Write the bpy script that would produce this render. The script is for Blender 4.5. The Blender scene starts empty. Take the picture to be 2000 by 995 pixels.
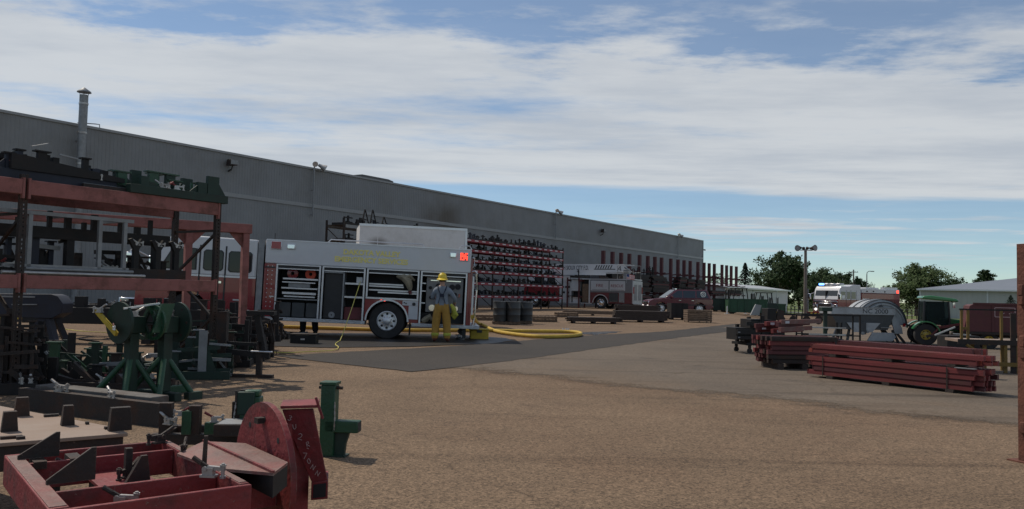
import bpy, bmesh, math, random
from mathutils import Vector, Matrix
random.seed(11)
scene = bpy.context.scene
C = scene.collection
R = math.radians

# ------------------------------------------------------------------ camera
FPX, CX, CY, CAM_H = 1570.0, 1000.0, 497.5, 1.37
PITCH, ROLL = math.atan(76.5 / FPX), R(1.26)
_f = Vector((0, math.cos(PITCH), math.sin(PITCH)))
_r0, _u0 = Vector((1, 0, 0)), Vector((0, -math.sin(PITCH), math.cos(PITCH)))
_r = _r0 * math.cos(ROLL) + _u0 * math.sin(ROLL)
_u = _u0 * math.cos(ROLL) - _r0 * math.sin(ROLL)
cam_d = bpy.data.cameras.new('camera')
cam_d.sensor_fit = 'HORIZONTAL'; cam_d.sensor_width = 36.0
cam_d.lens = 36.0 * FPX / 2000.0
cam_d.clip_start = 0.05; cam_d.clip_end = 6000
cam = bpy.data.objects.new('camera', cam_d); C.objects.link(cam)
m = Matrix.Identity(4)
for i, a in enumerate((_r, _u, -_f)):
    for k in range(3): m[k][i] = a[k]
m[2][3] = CAM_H
cam.matrix_world = m
scene.camera = cam

# ------------------------------------------------------------------ sky, sun, exposure
SUN_AZ, SUN_EL = math.atan2(-0.80, 0.60), R(54)
world = bpy.data.worlds.new('World'); scene.world = world; world.use_nodes = True
nt = world.node_tree; N = nt.nodes; L = nt.links
for n in list(N): N.remove(n)
out = N.new('ShaderNodeOutputWorld'); bg = N.new('ShaderNodeBackground')
sky = N.new('ShaderNodeTexSky'); sky.sky_type = 'NISHITA'; sky.sun_disc = False
sky.sun_elevation = SUN_EL; sky.sun_rotation = SUN_AZ % (2 * math.pi)
sky.air_density = 1.0; sky.dust_density = 0.0; sky.ozone_density = 2.2; sky.altitude = 1500
tc = N.new('ShaderNodeTexCoord')
sep = N.new('ShaderNodeSeparateXYZ'); L.new(tc.outputs['Generated'], sep.inputs[0])
def wmath(op, a, b=None, clamp=False):
    n = N.new('ShaderNodeMath'); n.operation = op; n.use_clamp = clamp
    for i, q in enumerate((a, b)):
        if q is None: continue
        if isinstance(q, (int, float)): n.inputs[i].default_value = q
        else: L.new(q, n.inputs[i])
    return n.outputs[0]
zc = wmath('MAXIMUM', sep.outputs[2], 0.02)
px_ = wmath('DIVIDE', sep.outputs[0], zc); py_ = wmath('DIVIDE', sep.outputs[1], zc)
def wnoise(sx, sy, ox, oy, detail, rough, dist=0.0):
    cb = N.new('ShaderNodeCombineXYZ')
    L.new(wmath('ADD', wmath('MULTIPLY', px_, sx), ox), cb.inputs[0])
    L.new(wmath('ADD', wmath('MULTIPLY', py_, sy), oy), cb.inputs[1])
    n = N.new('ShaderNodeTexNoise'); n.noise_dimensions = '2D'
    n.inputs['Scale'].default_value = 1.0; n.inputs['Detail'].default_value = detail
    n.inputs['Roughness'].default_value = rough; n.inputs['Distortion'].default_value = dist
    L.new(cb.outputs[0], n.inputs['Vector']); return n.outputs['Fac']
def wramp(v, a, b):
    n = N.new('ShaderNodeMapRange'); n.interpolation_type = 'SMOOTHSTEP'
    n.inputs['From Min'].default_value = a; n.inputs['From Max'].default_value = b
    L.new(v, n.inputs['Value']); return n.outputs['Result']
n1 = wnoise(0.20, 0.48, 3.6, 7.4, 7, 0.58, 0.0)        # broad streaky bands
n2 = wnoise(1.0, 1.5, 1.7, 0.3, 7, 0.62, 0.0)          # ripples in the deck
n3 = wnoise(0.10, 0.20, 9.2, 4.4, 3, 0.5)               # large openings
mix_n = wmath('ADD', wmath('ADD', wmath('MULTIPLY', n1, 0.52), wmath('MULTIPLY', n2, 0.33)), wmath('MULTIPLY', n3, 0.28))
edge_in = wmath('ADD', wmath('ADD', py_, wmath('MULTIPLY', px_, -0.10)), wmath('MULTIPLY', wmath('SUBTRACT', n2, 0.5), 1.6))
deck = wmath('MULTIPLY', wramp(edge_in, 2.75, 3.7), wmath('SUBTRACT', 1.0, wramp(edge_in, 6.6, 8.2)))  # the deck overhead ends in a far edge
thr = wmath('SUBTRACT', mix_n, wmath('SUBTRACT', 0.60, wmath('MULTIPLY', deck, 0.205)))
far = wramp(sep.outputs[2], 0.015, 0.075)
mask = wmath('MULTIPLY', wmath('MAXIMUM', wramp(thr, -0.11, 0.13), 0.20), far)   # thin veil of cirrus between the bands
shade = wramp(wnoise(0.45, 1.0, 5.5, 2.2, 7, 0.60, 0.0), 0.28, 0.66)
ccol = N.new('ShaderNodeMixRGB'); ccol.inputs[1].default_value = (4.9, 5.25, 5.7, 1); ccol.inputs[2].default_value = (6.3, 6.5, 6.65, 1)
L.new(shade, ccol.inputs[0])
tint = N.new('ShaderNodeMixRGB'); tint.blend_type = 'MULTIPLY'; tint.inputs[0].default_value = 1.0; tint.inputs[2].default_value = (0.80, 0.91, 0.94, 1)
L.new(sky.outputs[0], tint.inputs[1])
mx = N.new('ShaderNodeMixRGB'); L.new(wmath('MULTIPLY', mask, 0.90), mx.inputs[0])
L.new(tint.outputs[0], mx.inputs[1]); L.new(ccol.outputs[0], mx.inputs[2])
L.new(mx.outputs[0], bg.inputs[0]); bg.inputs[1].default_value = 0.125
L.new(bg.outputs[0], out.inputs[0])

sd = bpy.data.lights.new('sun', 'SUN'); sd.energy = 3.9; sd.angle = R(0.6); sd.color = (1.0, 0.90, 0.76)
sun = bpy.data.objects.new('sun', sd); C.objects.link(sun)
sv = Vector((math.sin(SUN_AZ) * math.cos(SUN_EL), math.cos(SUN_AZ) * math.cos(SUN_EL), math.sin(SUN_EL)))
sun.rotation_euler = sv.to_track_quat('Z', 'Y').to_euler()
sun.location = sv * 60
vs = scene.view_settings
vs.view_transform = 'Standard'; vs.look = 'None'; vs.exposure = -0.3; vs.gamma = 1.0; vs.use_curve_mapping = False
scene.cycles.max_bounces = 6; scene.cycles.use_denoising = True

# ------------------------------------------------------------------ where a pixel of the photograph lies in the place
def ray(px, py): return _f + _r * ((px - CX) / FPX) + _u * ((CY - py) / FPX)
def at(px, py, Y):
    d = ray(px, py); return Vector((0, 0, CAM_H)) + d * (Y / d.y)
def atz(px, py, z):
    d = ray(px, py); return Vector((0, 0, CAM_H)) + d * ((z - CAM_H) / d.z)
def ss(a, b, t):
    t = min(1, max(0, (t - a) / (b - a))); return t * t * (3 - 2 * t)
def g(x, y):                                   # gentle falls of the yard
    u = x - 0.27 * y
    return (0.2 * ss(30, 55, y) * (1 - ss(-3, 6, u)) - 0.6 * ss(18, 36, y) * ss(0, 6, u)
            + 0.2 * ss(-3, -13, x) * ss(14, 22, y))
def gp(px, py):
    z = 0.0
    for _ in range(12):
        p = atz(px, py, z); z = 0.5 * z + 0.5 * g(p.x, p.y)
    return Vector((p.x, p.y, g(p.x, p.y)))
def gat(px, Y):                                # ground point under pixel column px at distance Y
    p = at(px, 574, Y); return Vector((p.x, p.y, g(p.x, p.y)))

# ------------------------------------------------------------------ materials
MATS = {}
def mat(name, col, rough=0.6, metal=0.0, var=0.18, scale=6.0, bump=0.0, bscale=40.0, dirt=None, damt=0.35, dscale=2.5, spec=None, emit=None, estr=0.0, alpha=None, coat=0.0, edge=None):
    if name in MATS: return MATS[name]
    mt = bpy.data.materials.new(name); mt.use_nodes = True
    t = mt.node_tree; n = t.nodes; l = t.links; b = n['Principled BSDF']
    b.inputs['Roughness'].default_value = rough; b.inputs['Metallic'].default_value = metal
    if spec is not None: b.inputs['Specular IOR Level'].default_value = spec
    if coat: b.inputs['Coat Weight'].default_value = coat
    tcn = n.new('ShaderNodeTexCoord')
    gi = n.new('ShaderNodeObjectInfo')
    off = n.new('ShaderNodeVectorMath'); off.operation = 'ADD'
    sc = n.new('ShaderNodeVectorMath'); sc.operation = 'SCALE'; sc.inputs['Scale'].default_value = 17.0
    cmb = n.new('ShaderNodeCombineXYZ')
    for i in range(3): l.new(gi.outputs['Random'], cmb.inputs[i])
    l.new(cmb.outputs[0], sc.inputs[0]); l.new(tcn.outputs['Object'], off.inputs[0]); l.new(sc.outputs[0], off.inputs[1])
    nz = n.new('ShaderNodeTexNoise'); nz.inputs['Scale'].default_value = scale; nz.inputs['Detail'].default_value = 8; nz.inputs['Roughness'].default_value = 0.65
    l.new(off.outputs[0], nz.inputs['Vector'])
    rp = n.new('ShaderNodeValToRGB')
    rp.color_ramp.elements[0].position = 0.3; rp.color_ramp.elements[1].position = 0.72
    rp.color_ramp.elements[0].color = tuple(c * (1 - var) for c in col) + (1,)
    rp.color_ramp.elements[1].color = tuple(min(1, c * (1 + var)) for c in col) + (1,)
    l.new(nz.outputs['Fac'], rp.inputs[0]); res = rp.outputs[0]
    if dirt:
        n2_ = n.new('ShaderNodeTexNoise'); n2_.inputs['Scale'].default_value = dscale; n2_.inputs['Detail'].default_value = 10; n2_.inputs['Roughness'].default_value = 0.7
        l.new(off.outputs[0], n2_.inputs['Vector'])
        mr = n.new('ShaderNodeMapRange'); mr.inputs['From Min'].default_value = 0.48; mr.inputs['From Max'].default_value = 0.66
        mr.inputs['To Max'].default_value = damt; l.new(n2_.outputs['Fac'], mr.inputs['Value'])
        mxn = n.new('ShaderNodeMixRGB'); l.new(mr.outputs[0], mxn.inputs[0]); l.new(res, mxn.inputs[1])
        mxn.inputs[2].default_value = tuple(dirt) + (1,); res = mxn.outputs[0]
        rr = n.new('ShaderNodeMapRange'); rr.inputs['To Min'].default_value = rough; rr.inputs['To Max'].default_value = min(1, rough + 0.3)
        l.new(n2_.outputs['Fac'], rr.inputs['Value']); l.new(rr.outputs[0], b.inputs['Roughness'])
    l.new(res, b.inputs['Base Color'])
    if bump:
        n3_ = n.new('ShaderNodeTexNoise'); n3_.inputs['Scale'].default_value = bscale; n3_.inputs['Detail'].default_value = 4
        l.new(off.outputs[0], n3_.inputs['Vector'])
        bp = n.new('ShaderNodeBump'); bp.inputs['Strength'].default_value = bump; bp.inputs['Distance'].default_value = 0.02
        l.new(n3_.outputs['Fac'], bp.inputs['Height']); l.new(bp.outputs[0], b.inputs['Normal'])
    if emit:
        b.inputs['Emission Color'].default_value = tuple(emit) + (1,); b.inputs['Emission Strength'].default_value = estr
    if edge:                                        # paint worn through along the edges
        bv = n.new('ShaderNodeBevel'); bv.samples = 4; bv.inputs['Radius'].default_value = 0.007
        ge = n.new('ShaderNodeNewGeometry'); dt = n.new('ShaderNodeVectorMath'); dt.operation = 'DOT_PRODUCT'; l.new(bv.outputs[0], dt.inputs[0]); l.new(ge.outputs['Normal'], dt.inputs[1])
        m1 = n.new('ShaderNodeMapRange'); m1.inputs['From Min'].default_value = 0.985; m1.inputs['From Max'].default_value = 0.86; l.new(dt.outputs['Value'], m1.inputs['Value'])
        wz = n.new('ShaderNodeTexNoise'); wz.inputs['Scale'].default_value = 26; wz.inputs['Detail'].default_value = 6; l.new(off.outputs[0], wz.inputs['Vector'])
        m2 = n.new('ShaderNodeMapRange'); m2.inputs['From Min'].default_value = 0.40; m2.inputs['From Max'].default_value = 0.60; l.new(wz.outputs['Fac'], m2.inputs['Value'])
        mm = n.new('ShaderNodeMath'); mm.operation = 'MULTIPLY'; l.new(m1.outputs[0], mm.inputs[0]); l.new(m2.outputs[0], mm.inputs[1])
        # small chips scattered over the faces
        ch = n.new('ShaderNodeTexNoise'); ch.inputs['Scale'].default_value = 45; ch.inputs['Detail'].default_value = 8; ch.inputs['Roughness'].default_value = 0.75; l.new(off.outputs[0], ch.inputs['Vector'])
        m3 = n.new('ShaderNodeMapRange'); m3.inputs['From Min'].default_value = 0.62; m3.inputs['From Max'].default_value = 0.66; m3.inputs['To Max'].default_value = 0.8; l.new(ch.outputs['Fac'], m3.inputs['Value'])
        ma = n.new('ShaderNodeMath'); ma.operation = 'MAXIMUM'; l.new(mm.outputs[0], ma.inputs[0]); l.new(m3.outputs[0], ma.inputs[1])
        me_ = n.new('ShaderNodeMixRGB'); l.new(ma.outputs[0], me_.inputs[0]); l.new(res, me_.inputs[1]); me_.inputs[2].default_value = tuple(edge) + (1,); l.new(me_.outputs[0], b.inputs['Base Color'])
    MATS[name] = mt
    return mt
RUST = (0.065, 0.030, 0.018); GRIME = (0.02, 0.018, 0.017)
mat('rack_orange', (0.27, 0.10, 0.088), 0.6, dirt=RUST, damt=0.7, bump=0.2, edge=(0.10, 0.05, 0.035))
mat('rack_red', (0.26, 0.030, 0.045), 0.5, dirt=RUST, damt=0.4)
mat('rack_maroon', (0.12, 0.025, 0.028), 0.55, dirt=RUST, damt=0.5)
mat('fixture_red', (0.205, 0.022, 0.025), 0.5, dirt=(0.05, 0.022, 0.02), damt=0.8, dscale=4, bump=0.25, edge=(0.20, 0.13, 0.11))
mat('fixture_top', (0.17, 0.095, 0.08), 0.5, var=0.3, dirt=(0.24, 0.045, 0.04), damt=0.55, dscale=5, bump=0.25, edge=(0.30, 0.22, 0.19))
mat('jig_green', (0.010, 0.062, 0.027), 0.38, dirt=(0.02, 0.035, 0.025), damt=0.6, bump=0.2, coat=0.1, edge=(0.10, 0.11, 0.09))
mat('jig_dkgreen', (0.008, 0.029, 0.019), 0.5, dirt=GRIME, damt=0.6)
mat('jig_navy', (0.011, 0.015, 0.030), 0.5, dirt=GRIME, damt=0.6)
mat('jig_black', (0.014, 0.0135, 0.014), 0.55, spec=0.35, dirt=(0.035, 0.024, 0.02), damt=0.6)
mat('steel_dark', (0.028, 0.022, 0.020), 0.55, spec=0.35, dirt=RUST, damt=0.7, dscale=4, bump=0.2, edge=(0.12, 0.085, 0.07))
mat('steel_bare', (0.42, 0.41, 0.40), 0.35, 0.9, dirt=(0.15, 0.11, 0.09), damt=0.5)
mat('steel_tan', (0.27, 0.20, 0.155), 0.55, var=0.12, scale=2, dirt=(0.24, 0.15, 0.10), damt=0.5, dscale=1.6, bump=0.08)
mat('galv', (0.25, 0.26, 0.27), 0.45, 0.5, dirt=(0.2, 0.19, 0.18), damt=0.5)
mat('panel_grey', (0.20, 0.20, 0.21), 0.4, 0.5, var=0.08)
mat('alum', (0.62, 0.63, 0.65), 0.38, 0.7, var=0.06)
mat('diamond', (0.45, 0.46, 0.47), 0.4, 0.8, bump=0.6, bscale=60)
mat('chrome', (0.75, 0.76, 0.78), 0.12, 1.0, var=0.03)
mat('white_paint', (0.54, 0.555, 0.58), 0.32, var=0.03, dirt=(0.55, 0.53, 0.50), damt=0.3, dscale=1.2, coat=0.3)
mat('box_white', (0.66, 0.66, 0.66), 0.5, var=0.05, dirt=(0.42, 0.41, 0.39), damt=0.4, dscale=0.9)
mat('truck_red', (0.20, 0.016, 0.022), 0.25, var=0.06, coat=0.5)
mat('suv_red', (0.10, 0.012, 0.022), 0.22, var=0.05, coat=0.6)
mat('rubber', (0.022, 0.022, 0.023), 0.75, var=0.2, dirt=(0.08, 0.07, 0.06), damt=0.3)
mat('black_trim', (0.02, 0.02, 0.022), 0.5)
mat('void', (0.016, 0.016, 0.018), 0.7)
mat('glass', (0.02, 0.025, 0.028), 0.06, 0.0, var=0.0, spec=0.9)
mat('glass_cab', (0.012, 0.016, 0.018), 0.05, 0.0, var=0.0, spec=0.4)
mat('hose_yellow', (0.50, 0.34, 0.045), 0.6, dirt=(0.3, 0.2, 0.06), damt=0.4)
mat('cord_yellow', (0.60, 0.52, 0.13), 0.6)
mat('safety_yellow', (0.48, 0.34, 0.03), 0.5, dirt=(0.25, 0.16, 0.04), damt=0.4)
mat('wood', (0.16, 0.11, 0.075), 0.85, var=0.35, scale=9, dirt=(0.10, 0.075, 0.06), damt=0.6, bump=0.3)
mat('wood_dark', (0.045, 0.032, 0.026), 0.85, var=0.35, scale=9, bump=0.3)
mat('drum_grey', (0.035, 0.040, 0.043), 0.4, dirt=(0.09, 0.08, 0.07), damt=0.3)
mat('lamp_red', (0.6, 0.02, 0.02), 0.3, emit=(1.0, 0.06, 0.03), estr=3.2)
mat('lamp_red_dim', (0.35, 0.02, 0.04), 0.3, emit=(1.0, 0.05, 0.05), estr=0.08)
mat('lamp_blue', (0.1, 0.3, 0.9), 0.3, emit=(0.12, 0.35, 1.0), estr=6.0)
mat('lamp_white', (0.9, 0.9, 0.9), 0.3, emit=(1.0, 0.97, 0.9), estr=3.0)
mat('lens_red', (0.30, 0.012, 0.02), 0.2, coat=0.5)
mat('letter_gold', (0.78, 0.68, 0.22), 0.5, var=0.05)
mat('letter_black', (0.02, 0.02, 0.022), 0.5)
mat('chalk', (0.50, 0.36, 0.35), 0.9)

# ------------------------------------------------------------------ mesh helpers
class MB:
    def __init__(s): s.v = []; s.f = []
    def add(s, vs, fs):
        o = len(s.v); s.v += [tuple(v) for v in vs]; s.f += [tuple(i + o for i in f) for f in fs]; return s
    def box(s, x0, x1, y0, y1, z0, z1):
        return s.add([(x0,y0,z0),(x1,y0,z0),(x1,y1,z0),(x0,y1,z0),(x0,y0,z1),(x1,y0,z1),(x1,y1,z1),(x0,y1,z1)],
                     [(3,2,1,0),(4,5,6,7),(0,1,5,4),(1,2,6,5),(2,3,7,6),(3,0,4,7)])
    def beam(s, p, q, w, h, up=(0, 0, 1)):
        p, q = Vector(p), Vector(q); d = (q - p).normalized(); upv = Vector(up)
        if abs(d.dot(upv)) > 0.98: upv = Vector((0, 1, 0)) if abs(d.y) < 0.9 else Vector((1, 0, 0))
        a = d.cross(upv).normalized() * (w / 2); b = a.normalized().cross(d).normalized() * (h / 2)
        vs = []
        for c in (p, q): vs += [c - a - b, c + a - b, c + a + b, c - a + b]
        return s.add(vs, [(3,2,1,0),(4,5,6,7),(0,1,5,4),(1,2,6,5),(2,3,7,6),(3,0,4,7)])
    def tube(s, p, q, r, n=10, r2=None):
        p, q = Vector(p), Vector(q); r2 = r if r2 is None else r2; d = (q - p).normalized()
        a = d.orthogonal().normalized(); b = d.cross(a); vs = []
        for c, rr in ((p, r), (q, r2)):
            vs += [c + (a * math.cos(2*math.pi*i/n) + b * math.sin(2*math.pi*i/n)) * rr for i in range(n)]
        return s.add(vs, [(i, (i+1) % n, n + (i+1) % n, n + i) for i in range(n)] + [tuple(range(n-1, -1, -1)), tuple(range(n, 2*n))])
    def path(s, pts, r, n=8, flat=1.0):
        pts = [Vector(p) for p in pts]; vs = []; m_ = len(pts)
        for i, p in enumerate(pts):
            d = (pts[min(i+1, m_-1)] - pts[max(i-1, 0)]).normalized()
            a = d.cross(Vector((0, 0, 1)))
            a = a.normalized() if a.length > 1e-4 else Vector((1, 0, 0)); b = a.cross(d).normalized()
            rr = r[i] if isinstance(r, (list, tuple)) else r
            vs += [p + a * math.cos(2*math.pi*k/n) * rr + b * math.sin(2*math.pi*k/n) * rr * flat for k in range(n)]
        fs = [(i*n+k, i*n+(k+1) % n, (i+1)*n+(k+1) % n, (i+1)*n+k) for i in range(m_-1) for k in range(n)]
        return s.add(vs, fs + [tuple(range(n-1, -1, -1)), tuple(range((m_-1)*n, m_*n))])
    def lathe(s, prof, n=20, origin=(0, 0, 0), axis='z', a0=0.0, a1=2*math.pi):
        full = abs(a1 - a0 - 2*math.pi) < 1e-6; cnt = n if full else n + 1; vs = []
        for (r, h) in prof:
            for i in range(cnt):
                a = a0 + (a1 - a0) * i / n; c, q = r*math.cos(a), r*math.sin(a)
                v = {'z': (c, q, h), 'y': (c, h, q), 'x': (h, c, q)}[axis]
                vs.append((v[0]+origin[0], v[1]+origin[1], v[2]+origin[2]))
        fs = []
        for j in range(len(prof) - 1):
            for i in range(n):
                k = (i+1) % cnt; fs.append((j*cnt+i, j*cnt+k, (j+1)*cnt+k, (j+1)*cnt+i))
        return s.add(vs, fs)
    def prism(s, poly, axis, a, b):
        n = len(poly); vs = []
        for h in (a, b):
            for (p, q) in poly: vs.append({'x': (h, p, q), 'y': (p, h, q), 'z': (p, q, h)}[axis])
        return s.add(vs, [(i, (i+1) % n, n+(i+1) % n, n+i) for i in range(n)] + [tuple(range(n-1, -1, -1)), tuple(range(n, 2*n))])
    def rbox(s, M, x0, x1, y0, y1, z0, z1):
        t = MB().box(x0, x1, y0, y1, z0, z1); return s.add([M @ Vector(v) for v in t.v], t.f)
    def xf(s, M): s.v = [tuple(M @ Vector(v)) for v in s.v]; return s
    def mesh(s, name, material, smooth=True):
        me = bpy.data.meshes.new(name); me.from_pydata(s.v, [], s.f); me.update()
        bm = bmesh.new(); bm.from_mesh(me); bmesh.ops.recalc_face_normals(bm, faces=bm.faces); bm.to_mesh(me); bm.free()
        if smooth:
            me.polygons.foreach_set('use_smooth', [True] * len(me.polygons)); me.set_sharp_from_angle(angle=R(38))
        me.materials.append(MATS[material]); return me
    def build(s, name, material, parent=None, bevel=0.0, kind=None, label=None):
        o = bpy.data.objects.new(name, s.mesh(name, material)); C.objects.link(o)
        if parent is not None: o.parent = parent
        if bevel:
            bv = o.modifiers.new('bevel', 'BEVEL'); bv.width = bevel; bv.segments = 2; bv.limit_method = 'ANGLE'; bv.angle_limit = R(40)
        if kind: o['kind'] = kind
        if label: o['label'] = label
        return o
def tag(o, label, cat, group=None):
    o['label'] = label; o['category'] = cat
    if group: o['group'] = group
    return o
def thing(name, label, cat, loc=(0, 0, 0), rz=0.0, group=None, M=None):
    o = bpy.data.objects.new(name, None); C.objects.link(o); o.empty_display_size = 0.2
    if M is not None: o.matrix_world = M
    else: o.location = loc; o.rotation_euler = (0, 0, rz)
    return tag(o, label, cat, group)
def dup(root, loc=None, rz=None, label=None, group=None):
    r = root.copy(); C.objects.link(r)
    if loc is not None: r.location = loc
    if rz is not None: r.rotation_euler = (0, 0, rz)
    if label: r['label'] = label
    if group: r['group'] = group
    for ch in list(root.children):
        c = ch.copy(); C.objects.link(c); c.parent = r
        for gch in ch.children:
            d = gch.copy(); C.objects.link(d); d.parent = c
    return r
def text(body, name, material, parent, loc, rot, size, depth=0.004, shear=0.0, align='CENTER', sx=1.0, bold=0.0):
    cu = bpy.data.curves.new(name, 'FONT'); cu.body = body; cu.size = size; cu.extrude = depth; cu.align_x = align; cu.shear = shear; cu.offset = bold
    to = bpy.data.objects.new(name, cu); C.objects.link(to)
    dg = bpy.context.evaluated_depsgraph_get(); dg.update()
    me = bpy.data.meshes.new_from_object(to.evaluated_get(dg)); bpy.data.objects.remove(to); bpy.data.curves.remove(cu)
    o = bpy.data.objects.new(name, me); C.objects.link(o); me.materials.clear(); me.materials.append(MATS[material])
    o.parent = parent; o.location = loc; o.rotation_euler = rot; o.scale = (sx, 1, 1)
    return o
def frame(o, xdir, z=(0, 0, 1)):
    x = Vector(xdir).normalized(); zz = Vector(z); y = zz.cross(x).normalized(); zz = x.cross(y)
    M = Matrix.Identity(4)
    for i, a in enumerate((x, y, zz)):
        for k in range(3): M[k][i] = a[k]
    M.translation = Vector(o); return M

# ------------------------------------------------------------------ ground sheets
GXS = [-900, -500, -300, -200, -140, -100, -80, -65, -55] + [-48 + 1.5*i for i in range(76)] + [70, 80, 95, 120, 160, 220, 300, 450, 700, 1200]
GYS = [-40, -20, -8, 0, 3, 6, 9, 12, 14] + [15 + i for i in range(48)] + [63 + 2*i for i in range(25)] + [116, 125, 140, 160, 190, 240, 320, 450, 700, 1100, 1800, 3000]
def ground_sheet():
    mb = MB(); nx = len(GXS)
    mb.v = [(x, y, g(x, y)) for y in GYS for x in GXS]
    mb.f = [(j*nx+i, j*nx+i+1, (j+1)*nx+i+1, (j+1)*nx+i) for j in range(len(GYS)-1) for i in range(nx-1)]
    return mb
def clip(poly, ax, val, keep_ge):
    o = []
    for i in range(len(poly)):
        a, b = poly[i-1], poly[i]
        ia = (a[ax] >= val) == keep_ge or a[ax] == val; ib = (b[ax] >= val) == keep_ge or b[ax] == val
        if ia != ib:
            t = (val - a[ax]) / (b[ax] - a[ax]); o.append((a[0] + (b[0]-a[0])*t, a[1] + (b[1]-a[1])*t))
        if ib: o.append(b)
    return o
def sheet(name, poly, dz, material, jitter=0.05, step=0.6, **kw):
    pts = []
    for i in range(len(poly)):
        a, b = Vector(poly[i][:2]), Vector(poly[(i+1) % len(poly)][:2]); k = max(1, min(60, int((b-a).length / step)))
        for j in range(k):
            p = a.lerp(b, j / k); pts.append((p.x + random.uniform(-jitter, jitter), p.y + random.uniform(-jitter, jitter)))
    mb = MB(); x0, x1 = min(p[0] for p in pts), max(p[0] for p in pts)
    for i in range(len(GXS)-1):
        if GXS[i+1] < x0 or GXS[i] > x1: continue
        col = clip(clip(pts, 0, GXS[i], True), 0, GXS[i+1], False)
        if len(col) < 3: continue
        y0, y1 = min(p[1] for p in col), max(p[1] for p in col)
        for j in range(len(GYS)-1):
            if GYS[j+1] < y0 or GYS[j] > y1: continue
            c = clip(clip(col, 1, GYS[j], True), 1, GYS[j+1], False)
            if len(c) < 3: continue
            mb.add([(x, y, g(x, y) + dz) for x, y in c], [tuple(range(len(c)))])
    me = bpy.data.meshes.new(name); me.from_pydata(mb.v, [], mb.f); me.update()
    bm = bmesh.new(); bm.from_mesh(me); bmesh.ops.remove_doubles(bm, verts=bm.verts, dist=0.0005); bmesh.ops.recalc_face_normals(bm, faces=bm.faces)
    for f in bm.faces:
        if f.normal.z < 0: f.normal_flip()
    bm.to_mesh(me); bm.free(); me.materials.append(material)
    o = bpy.data.objects.new(name, me); C.objects.link(o); o['kind'] = kw.get('kind', 'structure')
    return o
def ground_mat(name, c_lo, c_hi, c_patch, rough=0.9, grit=0.55, stain=None, wet=0.0, tyre=0.0):
    mt = bpy.data.materials.new(name); mt.use_nodes = True; t = mt.node_tree; n = t.nodes; l = t.links; b = n['Principled BSDF']
    b.inputs['Roughness'].default_value = rough; b.inputs['Specular IOR Level'].default_value = 0.3
    tcn = n.new('ShaderNodeTexCoord'); O = tcn.outputs['Object']
    def nz(s, d, r=0.6, dist=0.0):
        q = n.new('ShaderNodeTexNoise'); q.inputs['Scale'].default_value = s; q.inputs['Detail'].default_value = d; q.inputs['Roughness'].default_value = r; q.inputs['Distortion'].default_value = dist
        l.new(O, q.inputs['Vector']); return q.outputs['Fac']
    def mr(v, a, b_, lo=0.0, hi=1.0):
        q = n.new('ShaderNodeMapRange'); q.inputs['From Min'].default_value = a; q.inputs['From Max'].default_value = b_; q.inputs['To Min'].default_value = lo; q.inputs['To Max'].default_value = hi
        l.new(v, q.inputs['Value']); return q.outputs[0]
    def mix(f, a, b_, mode='MIX'):
        q = n.new('ShaderNodeMixRGB'); q.blend_type = mode
        for i, k in enumerate((f, a, b_)):
            if isinstance(k, (float, int)): q.inputs[i].default_value = k
            elif isinstance(k, tuple): q.inputs[i].default_value = k + (1,)
            else: l.new(k, q.inputs[i])
        return q.outputs[0]
    c = mix(mr(nz(0.30, 8, 0.68, 0.5), 0.32, 0.66), c_lo, c_hi)
    c = mix(mr(nz(0.11, 5, 0.65), 0.5, 0.68, 0, 0.7), c, c_patch)
    if stain: c = mix(mr(nz(0.8, 8, 0.7, 0.5), 0.56, 0.70, 0, 0.7), c, stain)
    vo = n.new('ShaderNodeTexVoronoi'); vo.inputs['Scale'].default_value = 75; l.new(O, vo.inputs['Vector'])
    sepc = n.new('ShaderNodeSeparateColor'); l.new(vo.outputs['Color'], sepc.inputs[0])
    c = mix(grit, c, mix(1.0, c, mr(sepc.outputs[0], 0, 1, 0.35, 1.75), 'MULTIPLY'))
    c = mix(0.5, c, mix(1.0, c, mr(nz(16, 6, 0.75), 0.3, 0.7, 0.45, 1.5), 'MULTIPLY'))
    if tyre:
        mp = n.new('ShaderNodeMapping'); mp.inputs['Rotation'].default_value = (0, 0, R(58)); mp.inputs['Scale'].default_value = (0.10, 1.0, 1.0); l.new(O, mp.inputs['Vector'])
        q = n.new('ShaderNodeTexNoise'); q.inputs['Scale'].default_value = 1.5; q.inputs['Detail'].default_value = 7; q.inputs['Roughness'].default_value = 0.62; q.inputs['Distortion'].default_value = 0.6; l.new(mp.outputs[0], q.inputs['Vector'])
        c = mix(mr(q.outputs['Fac'], 0.54, 0.70, 0, tyre), c, mix(1.0, c, (0.45, 0.43, 0.42), 'MULTIPLY'))
        vc = n.new('ShaderNodeTexVoronoi'); vc.feature = 'DISTANCE_TO_EDGE'; vc.inputs['Scale'].default_value = 0.22
        wv = n.new('ShaderNodeMixRGB'); wv.inputs[0].default_value = 0.35; l.new(O, wv.inputs[1]); q2 = n.new('ShaderNodeTexNoise'); q2.inputs['Scale'].default_value = 1.2; q2.inputs['Detail'].default_value = 6; l.new(O, q2.inputs['Vector']); l.new(q2.outputs['Color'], wv.inputs[2]); l.new(wv.outputs[0], vc.inputs['Vector'])
        c = mix(mr(vc.outputs['Distance'], 0.0, 0.006, 0.30, 0.0), c, mix(1.0, c, (0.35, 0.33, 0.32), 'MULTIPLY'))
    l.new(c, b.inputs['Base Color'])
    bp = n.new('ShaderNodeBump'); bp.inputs['Strength'].default_value = 0.5; bp.inputs['Distance'].default_value = 0.012
    hh = mix(0.4, vo.outputs['Distance'], nz(9, 6, 0.7)); l.new(hh, bp.inputs['Height']); l.new(bp.outputs[0], b.inputs['Normal'])
    if wet: b.inputs['Roughness'].default_value = wet
    MATS[name] = mt; return mt
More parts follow.
